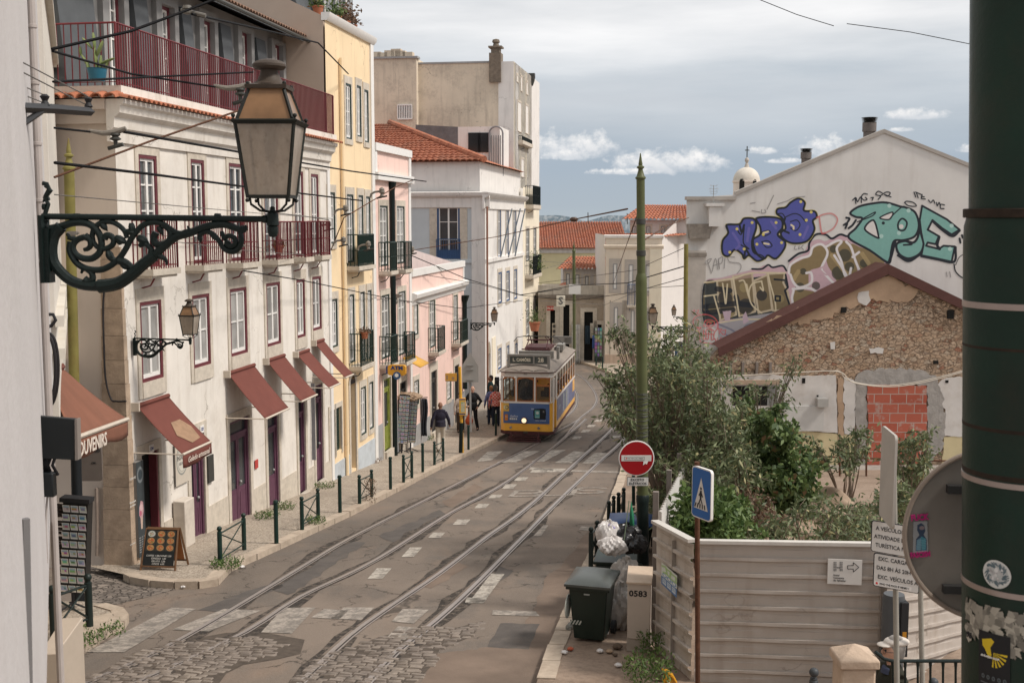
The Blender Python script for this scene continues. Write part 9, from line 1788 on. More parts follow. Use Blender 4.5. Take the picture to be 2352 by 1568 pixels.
u0,u1,z0,z1=F0.rect(471,484,1048,1110);ic=tag(MB(F0.M).box(u0,u1,.03,.07,z0,z1).build('intercom',DARKM),'dark intercom panel on the stone right of the red door','intercom')
u0,u1,z0,z1=F0.rect(400,446,1150,1285);mz=F0.uz(400,1150,.35)[1];g=G(418,1272,KH);mt=thing('meter_cabinet','pale stone coloured meter cabinet standing against the white house','cabinet',g);um_=F0.uz(396,1230,0)[0];wm_=F0.at_u(427,1230,um_)[0];MB(F0.M).box(um_,F0.uz(449,1230,wm_)[0],.03,wm_,g.z-.1,F0.at_u(427,1152,um_)[1]).build('body',mat('cabinet_stone',(.58,.52,.45),.8,.08,4,dirt=.25),mt,bevel=.02)
u0,u1,z0,z1=F0.rect(583,590,1057,1077);tag(MB(F0.M).box(u0,u1,.02,.035,z0,z1).build('wall_notice',mat('red_notice',(.45,.06,.05))),'small red notice on the wall right of the double plum doors','notice')
u0,u1,z0,z1=F0.rect(711,716,880,1058);vb=tag(MB(F0.M).box(u0,u0+.03,.03,F0.at_u(724,1000,u0)[0],z0,z1).build('blade_sign',mat('blade_grey',(.20,.20,.22),.5,.1)),'tall grey blade sign with a pointed top near the last plum doors','sign')
u,z=F0.uz(902,850,.1);am_=thing('atm_sign','orange double sided cash machine sign with a blue round badge','sign',F0.pt(u,z,.1));uf=F0.uz(924,848,.75)[0];Ma=frame(F0.pt(uf-.1,F0.uz(924,848,.75)[1],.62),SN,(0,0,1),-SD);ORG_=mat('atm_orange',(.62,.30,.03),.4,.05);ka=F0.pt(uf,0,.6).y/FL
plate(Ma,21*ka,12*ka,.08,.16,'box',ORG_,am_,0);text('lettering','ATM',12*ka,mat('atm_blue',(.02,.05,.16)),Ma@Matrix.Translation((1*ka,5*ka,.165)),am_,bold=.05,sx=1.15);MB(Ma).box(-25*ka,-20*ka,-9*ka,9*ka,.0,.14).build('side',mat('atm_blue',(.02,.05,.16)),am_)
q=MB(Ma@Matrix.Translation((1*ka,-12*ka,.17)));q.lathe([(9*ka,0),(9*ka,.03)],n=24);q.build('badge',mat('atm_badge',(.035,.09,.20),.4),am_);MB(Ma@Matrix.Translation((1*ka,-11*ka,.205))).lathe([(5*ka,0),(5*ka,.004)],n=6).build('badge_mark',WHITEP,am_)
aw3=MB(F0.M);a0=F0.uz(925,825,.1)[0];tag(aw3.add([(a0,.1,F0.uz(925,822,.1)[1]),(a0+1.3,.1,F0.uz(925,822,.1)[1]),(a0+1.3,.75,F0.uz(948,848,.6)[1]),(a0,.75,F0.uz(948,848,.6)[1])],[(0,1,2,3)]).build('shop_canopy',mat('canopy_orange',(.62,.34,.06),.7),solid=.03),'small orange and white canopy right of the cash machine sign','canopy')
g=G(1062,1040,KH);D_=g.y;k=D_/FL;sp_=thing('tram_stop_post','leaning yellow tram stop post with orange flag and timetable box','stop post',g);top=PD(1056,842,D_);YP=mat('stop_yellow',(.62,.34,.04),.5,.1,6)
MB().tube([g,top],.055,10).build('post',YP,sp_);MB().tube([g+Vector((-.06,-.05,0)),g+Vector((-.03,-.05,1.1))],.07,8).build('guard_post',BLACKG,sp_);Ms=frame(PD(1036,866,D_),(1,0,0),(0,0,1),(0,-1,0));plate(Ms,13.5*k,9.5*k,.03,.04,'flag',mat('stop_orange',(.60,.30,.05),.5,.08),sp_);MB(Ms).box(-11*k,-7*k,-5*k,5*k,.041,.043).box(2*k,8*k,-5*k,1*k,.041,.043).box(-13*k,13*k,-9*k,-7.5*k,.041,.043).build('flag_marks',mat('flag_grey',(.35,.22,.12)),sp_)
tb_=Canvas(20,52,(.60,.36,.06));tb_.rect(0,0,20,4,(.05,.07,.16));tb_.rect(0,46,20,50,(.05,.07,.16));tb_.rect(6,10,18,42,(.45,.42,.3));
for i in range(12):tb_.disc(RNG2.uniform(7,17),RNG2.uniform(12,40),RNG2.uniform(1,2.4),tuple(RNG2.uniform(.1,.6,3)))
Mt=frame(PD(1062,934,D_-.1),(1,0,0),(0,0,1),(0,-1,0));MB(Mt).box(-7.5*k,7.5*k,-20*k,20*k,-.12,.04).build('timetable_box',mat('stop_orange',(.60,.30,.05)),sp_);tb_.build('timetable',PAINT,lambda U,V:np.array([list(Mt@Vector(((-7+14*u_)*k,(19-38*v_)*k,.043)))for u_,v_ in zip(U,V)]),sp_)
D_=43.5;k=D_/FL;tg=PD(1080,980,D_);ts=thing('triangle_sign_back','large grey back of a house shaped road sign behind the stop post','sign',tg);MB().tube([PD(1081,992,D_),PD(1079,825,D_)],.04,8).build('post',METALG,ts);Mt=frame(PD(1080,850,D_-.05),(1,0,0),(0,0,1),(0,-1,0));MB(Mt).prism([(-19*k,-28*k,0),(19*k,-28*k,0),(19*k,10*k,0),(0,42*k,0),(-19*k,10*k,0)],(0,0,.03)).build('plate',mat('dull_sign_grey',(.32,.31,.29),.5,.1,3),ts)
for y in(12,2,-22):MB(Mt).box(-8*k,8*k,(y-1)*k,(y+1)*k,.03,.07).build('strap',METALG,ts)
r1_,*_=rack('left tall narrow postcard rack before the dark shop downpipe',922,1040,905,24,3,12,5);r2_,*_=rack('right postcard rack leaning beside the dark shop downpipe',942,1036,910,20,3,12,6)
for px,l_ in((922,'tan straw hat heap on the left far rack'),(944,'tan hat heap on the right far rack')):bag(G(px,1038,KH)+Vector((0,0,(1038-908)*40/FL-.1)),.28,mat('straw',(.36,.26,.18),.9,.2,12),l_,(1.4,1,.45),px,'hat_pile')
g=G(962,1018,KH);gr_=thing('clothes_rail','rail of dark trousers and scarves beside the far postcard racks','clothes rail',g);MB(Matrix.Translation(g)).tube([(-.35,0,0),(-.3,0,1.75),(.35,0,1.8)],.02,6).build('rail',INK,gr_)
for i in range(5):MB(Matrix.Translation(g)).grid((lambda x0:lambda u_,v_:(x0+.16*u_+.03*sin(v_*6),.05*sin(u_*9+x0*20),1.75-1.45*v_))(-.35+.13*i),6,8).build('garment',mat('dark_cloth_%d'%(i%2),((.03,.035,.045),(.10,.10,.11))[i%2],.9,.4,12),gr_,solid=.02)
CG=mat('cactus_green',(.16,.20,.07),.6,.2,8,dirt=.2,dcol=(.4,.3,.15));pz_=F0.pt(1.0,zdeck,-.55);q=PD(224,196,20.2);pz_=Vector((q.x,q.y,zdeck));ct=thing('potted_cactus','prickly pear cactus in a blue pot at the left end of the terrace','potted plant',pz_);k=20.2/FL
MB(Matrix.Translation(pz_)).lathe([(16*k,0),(19*k,8*k),(22*k,28*k),(23.5*k,29*k),(20*k,26*k)],n=20).build('pot',mat('blue_glazed_pot',(.025,.13,.20),.3,.15,5),ct)
mb=MB()
for x0,y0,x1,y1,w_ in((224,168,218,110,9),(218,112,214,76,8),(212,112,190,88,8),(222,130,236,95,9),(225,150,262,134,8),(208,160,187,125,7),(230,168,232,128,8),(205,168,200,140,9),(186,128,184,108,5),(240,165,248,140,6)):
 a,b=PD(x0,y0,20.2),PD(x1,y1,20.2);d=b-a;M_=Matrix.Translation((a+b)/2)@d.to_track_quat('Z','Y').to_matrix().to_4x4();MB_o=MB(M_);MB_o.ball((0,0,0),1,8,(w_*k,3*k,d.length*.56));mb.v+=MB_o.v;o_=len(mb.v)-len(MB_o.v);mb.f+=[tuple(i+o_ for i in f)for f in MB_o.f];mb.mi+=MB_o.mi
mb.build('pads',CG,ct)
def leafmat(name,c0,c1,c2=None):
 m=bpy.data.materials.new(name);m.use_nodes=True;nt=m.node_tree;b=nt.nodes['Principled BSDF'];o=nt.nodes['Material Output'];at=nd(nt,'ShaderNodeAttribute');at.attribute_name='tint'
 c=mix(nt,ramp(nt,at.outputs['Fac'],.1,.9),c0,c1)
 if c2:c=mix(nt,ramp(nt,at.outputs['Fac'],.93,.96),c,c2)
 L(nt,c,b.inputs['Base Color']);b.inputs['Roughness'].default_value=.55;b.inputs['Specular IOR Level'].default_value=.35
 tl=nd(nt,'ShaderNodeBsdfTranslucent');L(nt,c,tl.inputs[0]);ms=nd(nt,'ShaderNodeMixShader');ms.inputs[0].default_value=.25;L(nt,b.outputs[0],ms.inputs[1]);L(nt,tl.outputs[0],ms.inputs[2]);L(nt,ms.outputs[0],o.inputs[0]);return m
WIL=leafmat('willow_leaves',(.075,.10,.048),(.20,.23,.115),(.36,.32,.16));IVY=leafmat('ivy_leaves',(.05,.085,.03),(.16,.22,.075),(.24,.15,.08));GRS=leafmat('weed_leaves',(.05,.095,.025),(.14,.20,.06));DRY=leafmat('dry_leaves',(.12,.07,.045),(.22,.14,.09))
BARK=mat('grey_bark',(.22,.17,.13),.9,.2,10,.3)
def leaves(name,C,S,m,parent,ln_=.07,wd=.02,droop=.5,seed=0):
 r_=np.random.default_rng(seed);n=len(C);d=r_.normal(size=(n,3));d[:,2]-=droop;d/=np.linalg.norm(d,axis=1)[:,None];e=np.cross(d,r_.normal(size=(n,3)));e/=np.linalg.norm(e,axis=1)[:,None];L_=(ln_*r_.uniform(.4,1.55,n)*S)[:,None];W_=(wd*r_.uniform(.7,1.3,n)*S)[:,None]
 V=np.stack([C,C+d*L_*.45+e*W_,C+d*L_,C+d*L_*.45-e*W_],1).reshape(-1,3);org=np.array(ORG[parent.name]);V=V-org
 me=bpy.data.meshes.new(name);me.vertices.add(len(V));me.vertices.foreach_set('co',V.astype(np.float32).ravel());me.loops.add(4*n);me.loops.foreach_set('vertex_index',np.arange(4*n,dtype=np.int32));me.polygons.add(n);me.polygons.foreach_set('loop_start',np.arange(0,4*n,4,dtype=np.int32));me.update(calc_edges=True)
 at=me.attributes.new('tint','FLOAT','POINT');at.data.foreach_set('value',np.repeat(r_.uniform(0,1,n),4).astype(np.float32));me.materials.append(m);ob=bpy.data.objects.new(name,me);COL.objects.link(ob);ob.parent=parent;return ob
def inpoly(poly,x,y):
 c=False;n=len(poly)
 for i in range(n):
  x0,y0=poly[i];x1,y1=poly[(i+1)%n]
  if(y0>y)!=(y1>y)and x<(x1-x0)*(y-y0)/((y1-y0)or 1e-9)+x0:c=not c
 return c
def shrub(label,poly,D0,D1,bases,n_cl,n_leaf,m,ln_=.08,wd=.016,rad=.35,droop=.5,seed=1,extra=(),name='shrub',cat='shrub',tr=.035,twig=True):
 r=random.Random(seed);B=[G(x,y)if y is not None else None for x,y in bases]if isinstance(bases[0],tuple)else bases;t=thing(name,label,cat,B[0]);xs=[p[0]for p in poly];ys=[p[1]for p in poly];cl=[]
 while len(cl)<n_cl:
  x,y=r.uniform(min(xs),max(xs)),r.uniform(min(ys),max(ys))
  if inpoly(poly,x,y):cl.append(PD(x,y,r.uniform(D0,D1)))
 cl+=[PD(*q)for q in extra];mb=MB();C=[]
 for c_ in cl:
  b_=min(B,key=lambda q:(q.x-c_.x)**2+(q.y-c_.y)**2*.15+r.random());pts=[]
  for i in range(7):s_=i/6;q=b_.lerp(c_,s_**1.15);q.z=b_.z+(c_.z-b_.z)*(s_**.8);q+=Vector((sin(s_*5+c_.x*3),cos(s_*4+c_.x*5),0))*.06;pts.append(q)
  mb.tube(pts,[tr*(1-.8*i/6)*(.5 if r.random()<.7 else 1)for i in range(7)],5)
  for q in range(5 if twig else 2):
   d=Vector((r.gauss(0,1),r.gauss(0,1),r.gauss(.1,.6))).normalized()*rad*r.uniform(.7,1.7);e=c_+d-Vector((0,0,rad*.3))
   if twig:mb.tube([pts[4],c_.lerp(e,.3),e],[.007,.005,.003],4)
   k=n_leaf//(5 if twig else 2)
   for i in range(k):s_=r.random()**.7;base_=c_.lerp(e,s_)if r.random()<.8 else pts[4].lerp(c_,r.random());C.append((base_.x+r.gauss(0,rad*.16),base_.y+r.gauss(0,rad*.16),base_.z+r.gauss(0,rad*.16)))
 mb.build('stems',BARK,t);leaves('foliage',np.array(C),np.ones(len(C)),m,t,ln_,wd,droop,seed);return t
WP=[(1500,1185),(1497,1060),(1485,960),(1492,860),(1525,800),(1570,790),(1630,812),(1655,840),(1658,900),(1665,950),(1705,1000),(1730,1100),(1700,1225),(1560,1235)]
def gb_(lst,D):return[Vector((PD(x,1200,D).x,D,gz(D)))for x in lst]
shrub('tall loose willowy shrub with grey green leaves growing over the fence line',WP,20,26,gb_((1545,1590,1640,1690),23),170,150,WIL,.13,.021,.40,.7,3,tr=.05,extra=[(1500,790,22),(1540,770,22),(1575,745,24),(1580,780,24),(1610,800,24),(1560,820,22),(1520,845,21)])
shrub('thin branches of grey green leaves reaching left over the road by the olive pole',[(1470,1000),(1400,960),(1392,880),(1440,850),(1480,880)],20,24,gb_((1530,1545),22),14,80,WIL,.125,.020,.22,.8,5,tr=.03,extra=[(1372,862,22),(1395,866,22),(1408,886,22),(1420,872,22),(1420,910,22),(1432,930,22),(1415,955,21),(1432,965,21),(1447,985,21),(1425,765,23),(1410,760,23),(1436,758,23),(1450,785,23),(1462,770,23),(1448,800,23),(1440,850,22),(1490,820,22)])
shrub('slender shrub whose upper twigs cross the dark window opening of the ruin',[(1700,930),(1720,880),(1800,880),(1800,960),(1760,980),(1720,990)],24,28,gb_((1700,1730),26),5,50,WIL,.14,.022,.26,.7,7,tr=.03,extra=[(1830,820,26),(1815,850,26),(1795,875,26),(1805,910,26),(1790,930,26),(1780,900,26)])
shrub('dense dark green ivy covered bush right of the willowy shrub',[(1690,990),(1740,950),(1775,965),(1810,1010),(1835,1060),(1870,1120),(1865,1190),(1790,1160),(1720,1190),(1680,1240),(1600,1238),(1660,1100)],24,29,gb_((1720,1760,1800),27),100,280,IVY,.15,.045,.50,.3,9,twig=False)
shrub('bright green low bush just behind the hoarding corner',[(1555,1238),(1580,1150),(1640,1135),(1700,1160),(1730,1238)],16.5,19,gb_((1620,1660),18),60,190,GRS,.11,.028,.30,.3,10,twig=False)
shrub('young leafy shrub in front of the red brick infill',[(2060,1170),(2070,1010),(2110,985),(2130,1060),(2100,1180)],26,28,gb_((2095,),27),16,80,WIL,.16,.030,.28,.6,11,extra=[(2130,1000,27),(2065,1050,27)]);shrub('pale leafed sapling before the ochre strip of the ruined wall',[(1930,1010),(1985,985),(2000,1030),(1960,1060),(1920,1070)],26,28,gb_((1945,),27),10,70,WIL,.15,.028,.26,.6,12,extra=[(1880,1030,27),(1868,1015,27),(1890,1060,27)])
shrub('spreading low shrub over the tarpaulin behind the hoarding',[(1900,1235),(1930,1190),(1960,1165),(2030,1170),(2060,1235)],19,22,gb_((1930,1990),20.5),18,80,WIL,.13,.024,.32,.5,13);shrub('leafy shrub behind the slim sign post',[(2010,1190),(2040,1110),(2080,1120),(2090,1200)],22,25,gb_((2050,),23.5),20,90,WIL,.14,.026,.30,.5,14)
shrub('tangled olive scrub between the ivy bush and the slim sign post',[(1700,1236),(1740,1170),(1880,1150),(1990,1185),(2040,1236)],17,21,gb_((1760,1860,1960),19),22,90,WIL,.12,.022,.36,.5,17);shrub('reddish dry scrub at the foot of the ivy bush',[(1640,1200),(1700,1120),(1760,1130),(1780,1200)],21,23,gb_((1700,),22),20,110,DRY,.10,.022,.34,.5,18)
def weed(px,py,r_,n,m,label,dz=KH,seed=0,h=.16,cat='weed',name='weed'):
 g=G(px,py,dz);t=thing(name,label,cat,g);q=np.random.default_rng(seed);a=q.uniform(0,6.28,n);rr_=np.sqrt(q.uniform(0,1,n))*r_;C=np.stack([g.x+rr_*np.cos(a),g.y+rr_*np.sin(a),g.z+q.uniform(0,h,n)],1);leaves('leaves',C,np.ones(n),m,t,.065,.012,-.8,seed)
for i,(px,py,r_,n,l_)in enumerate(((520,1302,.30,380,'green weeds at the foot of the first crossed barrier'),(725,1202,.25,220,'tuft of weeds by the second crossed barrier'),(612,1190,.30,300,'weeds along the wall right of the double plum doors'),(655,1168,.28,260,'weeds by the step of the single plum door'),(745,1120,.3,220,'grassy tuft near the end of the white house'),(855,1062,.35,200,'dry grass along the pink house foot'),(980,1010,.3,200,'grass tuft behind the walking man'),(260,1455,.18,120,'small weed at the storm drain'),(190,1478,.3,260,'weeds at the foot of the near left barrier'),(1500,1500,.22,260,'leafy weeds at the foot of the hoarding beside the cabinet'),(1490,1560,.32,600,'lush weeds at the bottom edge beside the canister'),(880,1050,.2,160,'dark green plant beside the far downpipe'))):weed(px,py,r_,n,GRS if 'dry' not in l_ else DRY,l_,seed=i,h=.15 if px<1400 else .3)
weed(850,1150,.18,220,DRY,'reddish dry bush caught in the third barrier',seed=40,h=.6,cat='bush',name='dry_bush');weed(1375,1262,.12,90,DRY,'dry twiggy bush behind the right kerb posts',seed=41,h=.7,cat='bush',name='dry_bush')
def potted(p,r,label,m=IVY,n=260,h=.4,pot=True,spread=1.0):
 t=thing('potted_plant',label,'potted plant',p,'potted plants on ledges and balconies')
 if pot:MB(Matrix.Translation(p)).lathe([(r*.7,0),(r,r*1.4),(r*1.1,r*1.45),(r*1.1,r*1.65),(r*.9,r*1.6)],n=14).build('pot',mat('clay_pot',(.36,.13,.07),.8,.12,6),t)
 q=np.random.default_rng(int(abs(p.x)*100));C=np.array(p)+np.stack([q.normal(0,r*.8*spread,n),q.normal(0,r*.8,n),r*1.6+np.abs(q.normal(0,h*.5,n))],1);leaves('leaves',C,np.ones(n),m,t,.12,.03,-.2,5)
for px,py,D,r,l_ in((1228,760,66,.32,'clay pot with trailing greenery on the balcony behind the tram'),):potted(PD(px,py,D),r,l_,h=.8)
for px,l_ in((735,'potted shrub at the left end of the yellow house parapet'),(776,'potted plant before the middle dormer of the yellow house'),(797,'flowering plant on the yellow house parapet'),(812,'last leafy pot at the right end of the yellow parapet')):u=F0.uz(px,60,-.35)[0];potted(F0.pt(u,zyt+.12,-.4),.16,l_,DRY if px>790 else IVY,260,.5)
potted(F0.pt(F0.uz(1228,640,.3)[0],F0.uz(1228,640,.3)[1]+.1,.3),.3,'dark leafy plant on the lower balcony of the tall building',n=500,h=.9,pot=False);potted(F0.pt(F0.uz(645,592,.3)[0],F0.uz(645,592,.3)[1]+.1,.25),.12,'terracotta window box on the fourth balcony',DRY,60,.1);potted(F0.pt(F0.uz(830,770,.35)[0],F0.uz(838,782,.35)[1]+.1,.45),.12,'small planter on the lower yellow house balcony rail',DRY,60,.1)
def vox(name,parts,m,parent,v=.016,smooth=4):
 mb=MB()
 for kind,*a in parts:getattr(mb,kind)(*a)
 me=bpy.data.meshes.new('tmp');me.from_pydata(mb.v,[],mb.f);o=bpy.data.objects.new('tmp',me);COL.objects.link(o);rm=o.modifiers.new('r','REMESH');rm.mode='VOXEL';rm.voxel_size=v;s_=o.modifiers.new('s','SMOOTH');s_.iterations=smooth;s_.factor=.5;bpy.context.view_layer.update()
 m2=bpy.data.meshes.new_from_object(o.evaluated_get(bpy.context.evaluated_depsgraph_get()));bpy.data.objects.remove(o);m2.materials.append(m);m2.name=name;m2.polygons.foreach_set('use_smooth',[True]*len(m2.polygons));ob=bpy.data.objects.new(name,m2);COL.objects.link(ob);ob.parent=parent;return ob
SKL=mat('light_skin',(.50,.30,.22),.6,.08,12);SKD=mat('tan_skin',(.24,.125,.08),.6,.08,12)
def person(loc,rz,label,top,leg,hair,skin=SKL,H_=1.75,arms=None,legs=None,lean=0,bald=False,vx=.014,shoe=INK,coat=0,cap=None,nohead=False):
 t=thing('person',label,'person',(0,0,0));ORG[t.name]=Vector((0,0,0));s=H_/1.75;E=lambda*p:(p[0]*s,p[1]*s,p[2]*s)
 arms=arms or{};legs=legs or{}
 eL=arms.get('eL',(-.27,.03,1.13));wL=arms.get('wL',(-.29,-.05,.87));eR=arms.get('eR',(.27,.03,1.13));wR=arms.get('wR',(.29,-.05,.87))
 kL=legs.get('kL',(-.10,-.02,.50));aL=legs.get('aL',(-.11,.02,.09));kR=legs.get('kR',(.10,-.02,.50));aR=legs.get('aR',(.11,.02,.09));fd=-1
 sh=1.43;body=[('ball',E(0,-.005,1.655),.098*s,12,(.80,.95,1.16)),('ball',E(0,-.05,1.60),.055*s,8,(.95,.9,1.1)),('tube',[E(0,.01,1.42),E(0,0,1.60)],[.066*s,.055*s],10),('ball',E(0,-.105,1.645),.018*s,6,(.8,1,1.4)),('ball',E(0,-.09,1.605),.02*s,6,(1.4,.6,.5)),('ball',E(-.08,.0,1.645),.02*s,6,(.5,.8,1.4)),('ball',E(.08,.0,1.645),.02*s,6,(.5,.8,1.4)),('ball',E(0,0,1.28),.17*s,12,(.98,.62,1.15)),('ball',E(0,0,1.02),.16*s,12,(1.0,.68,.9))]
 for e_,w_,sx_ in((eL,wL,-1),(eR,wR,1)):
  body.append(('tube',[E(sx_*.165,0,sh-.02),E(*e_),E(*w_)],[.05*s,.04*s,.028*s],8));W=Vector(w_);d=(W-Vector(e_)).normalized();n_=Vector((0,1,0))if abs(d.y)<.8 else Vector((1,0,0));a_=d.cross(n_).normalized();b_=a_.cross(d).normalized()
  body.append(('tube',[E(*w_),E(*(W+d*.05)),E(*(W+d*.09))],[.028*s,.036*s,.032*s],8))
  for f_ in range(4):o_=b_*(-.03+.02*f_);l_=(.075,.085,.08,.06)[f_];body.append(('tube',[E(*(W+d*.08+o_)),E(*(W+d*(.08+l_*.5)+o_-a_*sx_*.004)),E(*(W+d*(.08+l_)+o_-a_*sx_*.018))],[.011*s,.010*s,.008*s],6))
  body.append(('tube',[E(*(W+d*.03-b_*.03)),E(*(W+d*.07-b_*.055)),E(*(W+d*.10-b_*.055-a_*.01*sx_))],[.012*s,.011*s,.009*s],6))
 for k_,a_2,sx_ in((kL,aL,-1),(kR,aR,1)):body.append(('tube',[E(sx_*.09,0,.95),E(*k_),E(*a_2)],[.085*s,.052*s,.035*s],8));body.append(('tube',[E(*a_2),E(a_2[0],a_2[1]-.12,a_2[2]-.05)],[.04*s,.03*s],8))
 vox('body',body,skin,t,vx*.75,3)
 tp_=[('ball',E(0,0,1.27),.20*s,12,(1.0,.68,1.05)),('ball',E(0,0,1.05),.19*s,12,(1.0,.72,.9)),('tube',[E(-.17,0,sh-.01),E(0,.015,sh+.04),E(.17,0,sh-.01)],[.07*s,.085*s,.07*s],8),('tube',[E(0,0,.90-coat),E(0,0,1.1)],[.20*s,.18*s],14)]
 for e_,w_,sx_ in((eL,wL,-1),(eR,wR,1)):tp_.append(('tube',[E(sx_*.16,0,sh-.02),E(*e_),E(*w_)],[.078*s,.06*s,.046*s],10))
 vox('top',tp_,top,t,vx,4)
 lg=[('ball',E(0,0,.93),.175*s,12,(1.02,.74,.8))]
 for k_,a_2,sx_ in((kL,aL,-1),(kR,aR,1)):lg.append(('tube',[E(sx_*.09,0,.92),E(*k_),E(a_2[0],a_2[1],a_2[2]-.02)],[.10*s,.076*s,.062*s],10))
 vox('trousers',lg,leg,t,vx,4)
 for a_2 in(aL,aR):vox('shoe',[('ball',E(a_2[0],a_2[1]-.06,a_2[2]-.055),.055*s,8,(.85,2.3,.8)),('ball',E(a_2[0],a_2[1]+.01,a_2[2]-.03),.05*s,8,(.9,1,1))],shoe,t,vx,2)
 if not bald:vox('hair',[('ball',E(0,.025,1.69),.105*s,12,(.86,.95,1.08)),('ball',E(0,.05,1.63),.085*s,10,(.9,.8,1.1))],hair,t,vx*.8,3)
 eb=MB().ball(E(-.033,-.093,1.665),.011*s,6).ball(E(.033,-.093,1.665),.011*s,6);eb.build('eyes',INK,t,origin=(0,0,0))
 t.location=loc;t.rotation_euler=(0,0,rz);return t
def cm(n_,c_,v=.15,sc=6):return mat(n_,c_,.9,v,sc,.15,30)
NAVY=cm('navy_wool',(.022,.02,.034));CRT_=cm('cream_trousers',(.50,.45,.38),.06);BLK=cm('black_cloth',(.014,.016,.018));BRN=cm('brown_cloth',(.07,.05,.035));BGE=cm('beige_cloth',(.42,.36,.31));BLU=cm('blue_shirt',(.14,.16,.30));DBL=cm('dark_blue_cloth',(.02,.028,.05));TEA=cm('dark_teal_cloth',(.012,.04,.042))
HBK=cm('dark_hair',(.018,.012,.010));HGR=cm('grey_hair',(.30,.28,.26));HGI=cm('ginger_hair',(.24,.12,.06));CHKR=None
def checks():
 m,nt,b,v=base('red_check_cloth');ck=nd(nt,'ShaderNodeTexChecker',_Scale=14);ck.inputs['Color1'].default_value=(.5,.05,.04,1);ck.inputs['Color2'].default_value=(.62,.42,.38,1);L(nt,v,ck.inputs['Vector']);L(nt,ck.outputs[0],b.inputs['Base Color']);b.inputs['Roughness'].default_value=.9;return m
gW=G(1012,1036,KH);person(gW,pi+.1,'bald man in a dark jumper and cream trousers walking away down the pavement',NAVY,CRT_,HBK,SKD,1.78,arms=dict(eL=(-.29,-.04,1.14),wL=(-.33,-.17,.93),eR=(.29,.06,1.14),wR=(.33,.02,.88)),legs=dict(kL=(-.09,-.10,.50),aL=(-.09,-.02,.10),kR=(.09,.02,.49),aR=(.10,.20,.12)),bald=True,shoe=cm('tan_shoes',(.25,.18,.12)))
g1=G(1058,992,KH);person(g1,radians(12),'woman in a pale jacket holding a phone and a red carrier bag at the stop',BGE,BRN,HBK,SKL,1.66,arms=dict(eL=(-.26,-.02,1.15),wL=(-.27,-.06,.90),eR=(.25,-.02,1.14),wR=(.30,-.28,1.18)));g1b=g1+Vector((.36,-.1,.30))
bg=thing('carrier_bag','bright red orange carrier bag hanging beside the woman at the stop','bag',g1b);MB(Matrix.Translation(g1b)).lathe([(.03,.02),(.15,.08),(.17,.22),(.10,.38),(.03,.46)],n=10).build('bag',mat('red_orange_plastic',(.50,.09,.03),.4,.12,8),bg,sharp=80);MB(Matrix.Translation(g1b)).tube([(-.02,0,.45),(0,0,.60),(.02,0,.45)],.012,5).build('handle',mat('red_orange_plastic',(.50,.09,.03)),bg)
g2=G(1086,987,KH);person(g2,radians(-8),'tall man in a black jacket standing with hands in his pockets at the stop',BLK,BLK,HGR,SKL,1.86,arms=dict(eL=(-.31,.04,1.16),wL=(-.22,-.10,.98),eR=(.33,.05,1.16),wR=(.22,-.08,.96)),legs=dict(kL=(-.13,-.02,.5),aL=(-.17,.02,.09),kR=(.13,-.03,.5),aR=(.20,.0,.09)),bald=True)
g3=G(1128,974,KH);person(g3,pi+.3,'person in a blue shirt with ginger hair and a mustard bag beside the tram',BLU,DBL,HGI,SKL,1.68,arms=dict(eL=(-.27,.02,1.13),wL=(-.29,-.02,.88)))
q=g3+Vector((.12,-.22,.72));mbg=thing('shoulder_bag','mustard yellow shoulder bag on the back of the person beside the tram','bag',q);MB(Matrix.Translation(q)).ball((0,0,.15),.16,8,(.7,.4,1)).build('bag',mat('mustard_cloth',(.42,.22,.04),.8),mbg);MB(Matrix.Translation(q)).tube([(0,0,.3),(.05,0,.7)],.012,5).build('strap',mat('mustard_cloth',(.42,.22,.04)),mbg)
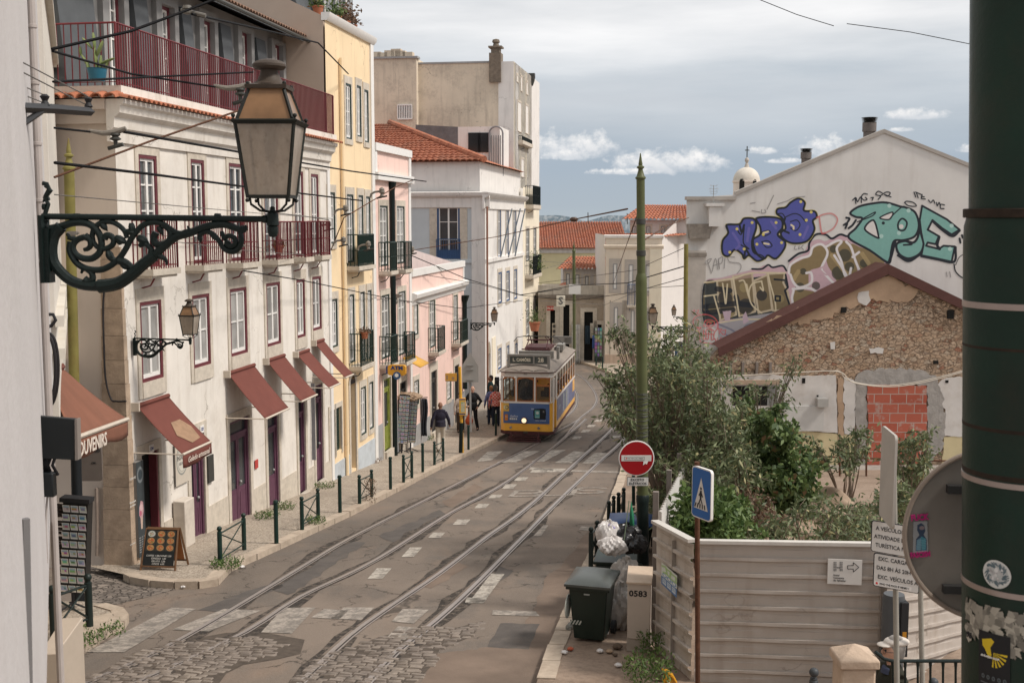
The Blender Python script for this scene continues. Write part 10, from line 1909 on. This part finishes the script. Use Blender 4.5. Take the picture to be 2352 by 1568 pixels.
g4=G(1139,978,KH);person(g4,pi,'person in a red checked shirt partly hidden by the tram corner',checks(),DBL,HGR,SKL,1.74);g5=G(1127,958,KH);person(g5,radians(-70),'dark haired man in a teal top with a black case on his back',TEA,DBL,HBK,SKD,1.9);q=g5+Vector((.28,-.05,1.15));tag(MB(Matrix.Translation(q)).box(-.1,.12,-.08,.08,0,.72).build('instrument_case',BLK,bevel=.03),'narrow black case on the back of the teal topped man','case')
dv=TM@Vector((-.1,.75,.62));person(dv,-atan(SD.x/SD.y),'tram driver in a dark jacket behind the middle front window',cm('driver_jacket',(.03,.035,.06)),DBL,HBK,SKD,1.72,arms=dict(eL=(-.27,-.05,1.12),wL=(-.20,-.25,1.08),eR=(.27,-.05,1.12),wR=(.20,-.25,1.08)))
dv=TM@Vector((.72,4.2,.30));person(dv,pi/2,'passenger in a pale blue shirt by the tram side windows',cm('pale_blue_shirt',(.25,.34,.50)),DBL,HBK,SKL,1.7)
gc=PD(2052,1465,10.7);Hc=1.76;zc=gc.z-Hc-.02;pm=person((gc.x,gc.y,zc),radians(-82),'older man in a white flat cap and glasses walking left past the hoarding',cm('dark_olive_jacket',(.022,.022,.014)),BLK,HGR,SKL,Hc,vx=.011)
def capx(name,parts,m,v=.007):return vox(name,parts,m,pm,v,4)
capx('flat_cap',[('ball',(0,.035,1.745),.112,14,(.86,1.14,.40)),('ball',(0,-.085,1.722),.08,10,(.9,1.0,.22))],mat('cream_cap',(.55,.50,.45),.85,.08,8,.2,60));mb=MB()
for x in(-.035,.035):mb.tube([(x+.025*cos(a_),-.108,1.665+.02*sin(a_))for a_ in np.linspace(0,2*pi,13)],.0025,5)
mb.tube([(-.06,-.105,1.67),(-.085,0,1.665)],.0025,5);mb.tube([(.06,-.105,1.67),(.085,0,1.665)],.0025,5);mb.build('glasses',INK,pm,origin=(0,0,0));capx('shirt_collar',[('tube',[(0,-.03,1.44),(0,-.03,1.50)],[.085,.07],14)],cm('blue_check_collar',(.05,.06,.10)))
SC.render.film_transparent=False
SC.cycles.max_bounces=6;SC.cycles.transparent_max_bounces=10
W.cycles.sampling_method='MANUAL';W.cycles.sample_map_resolution=64
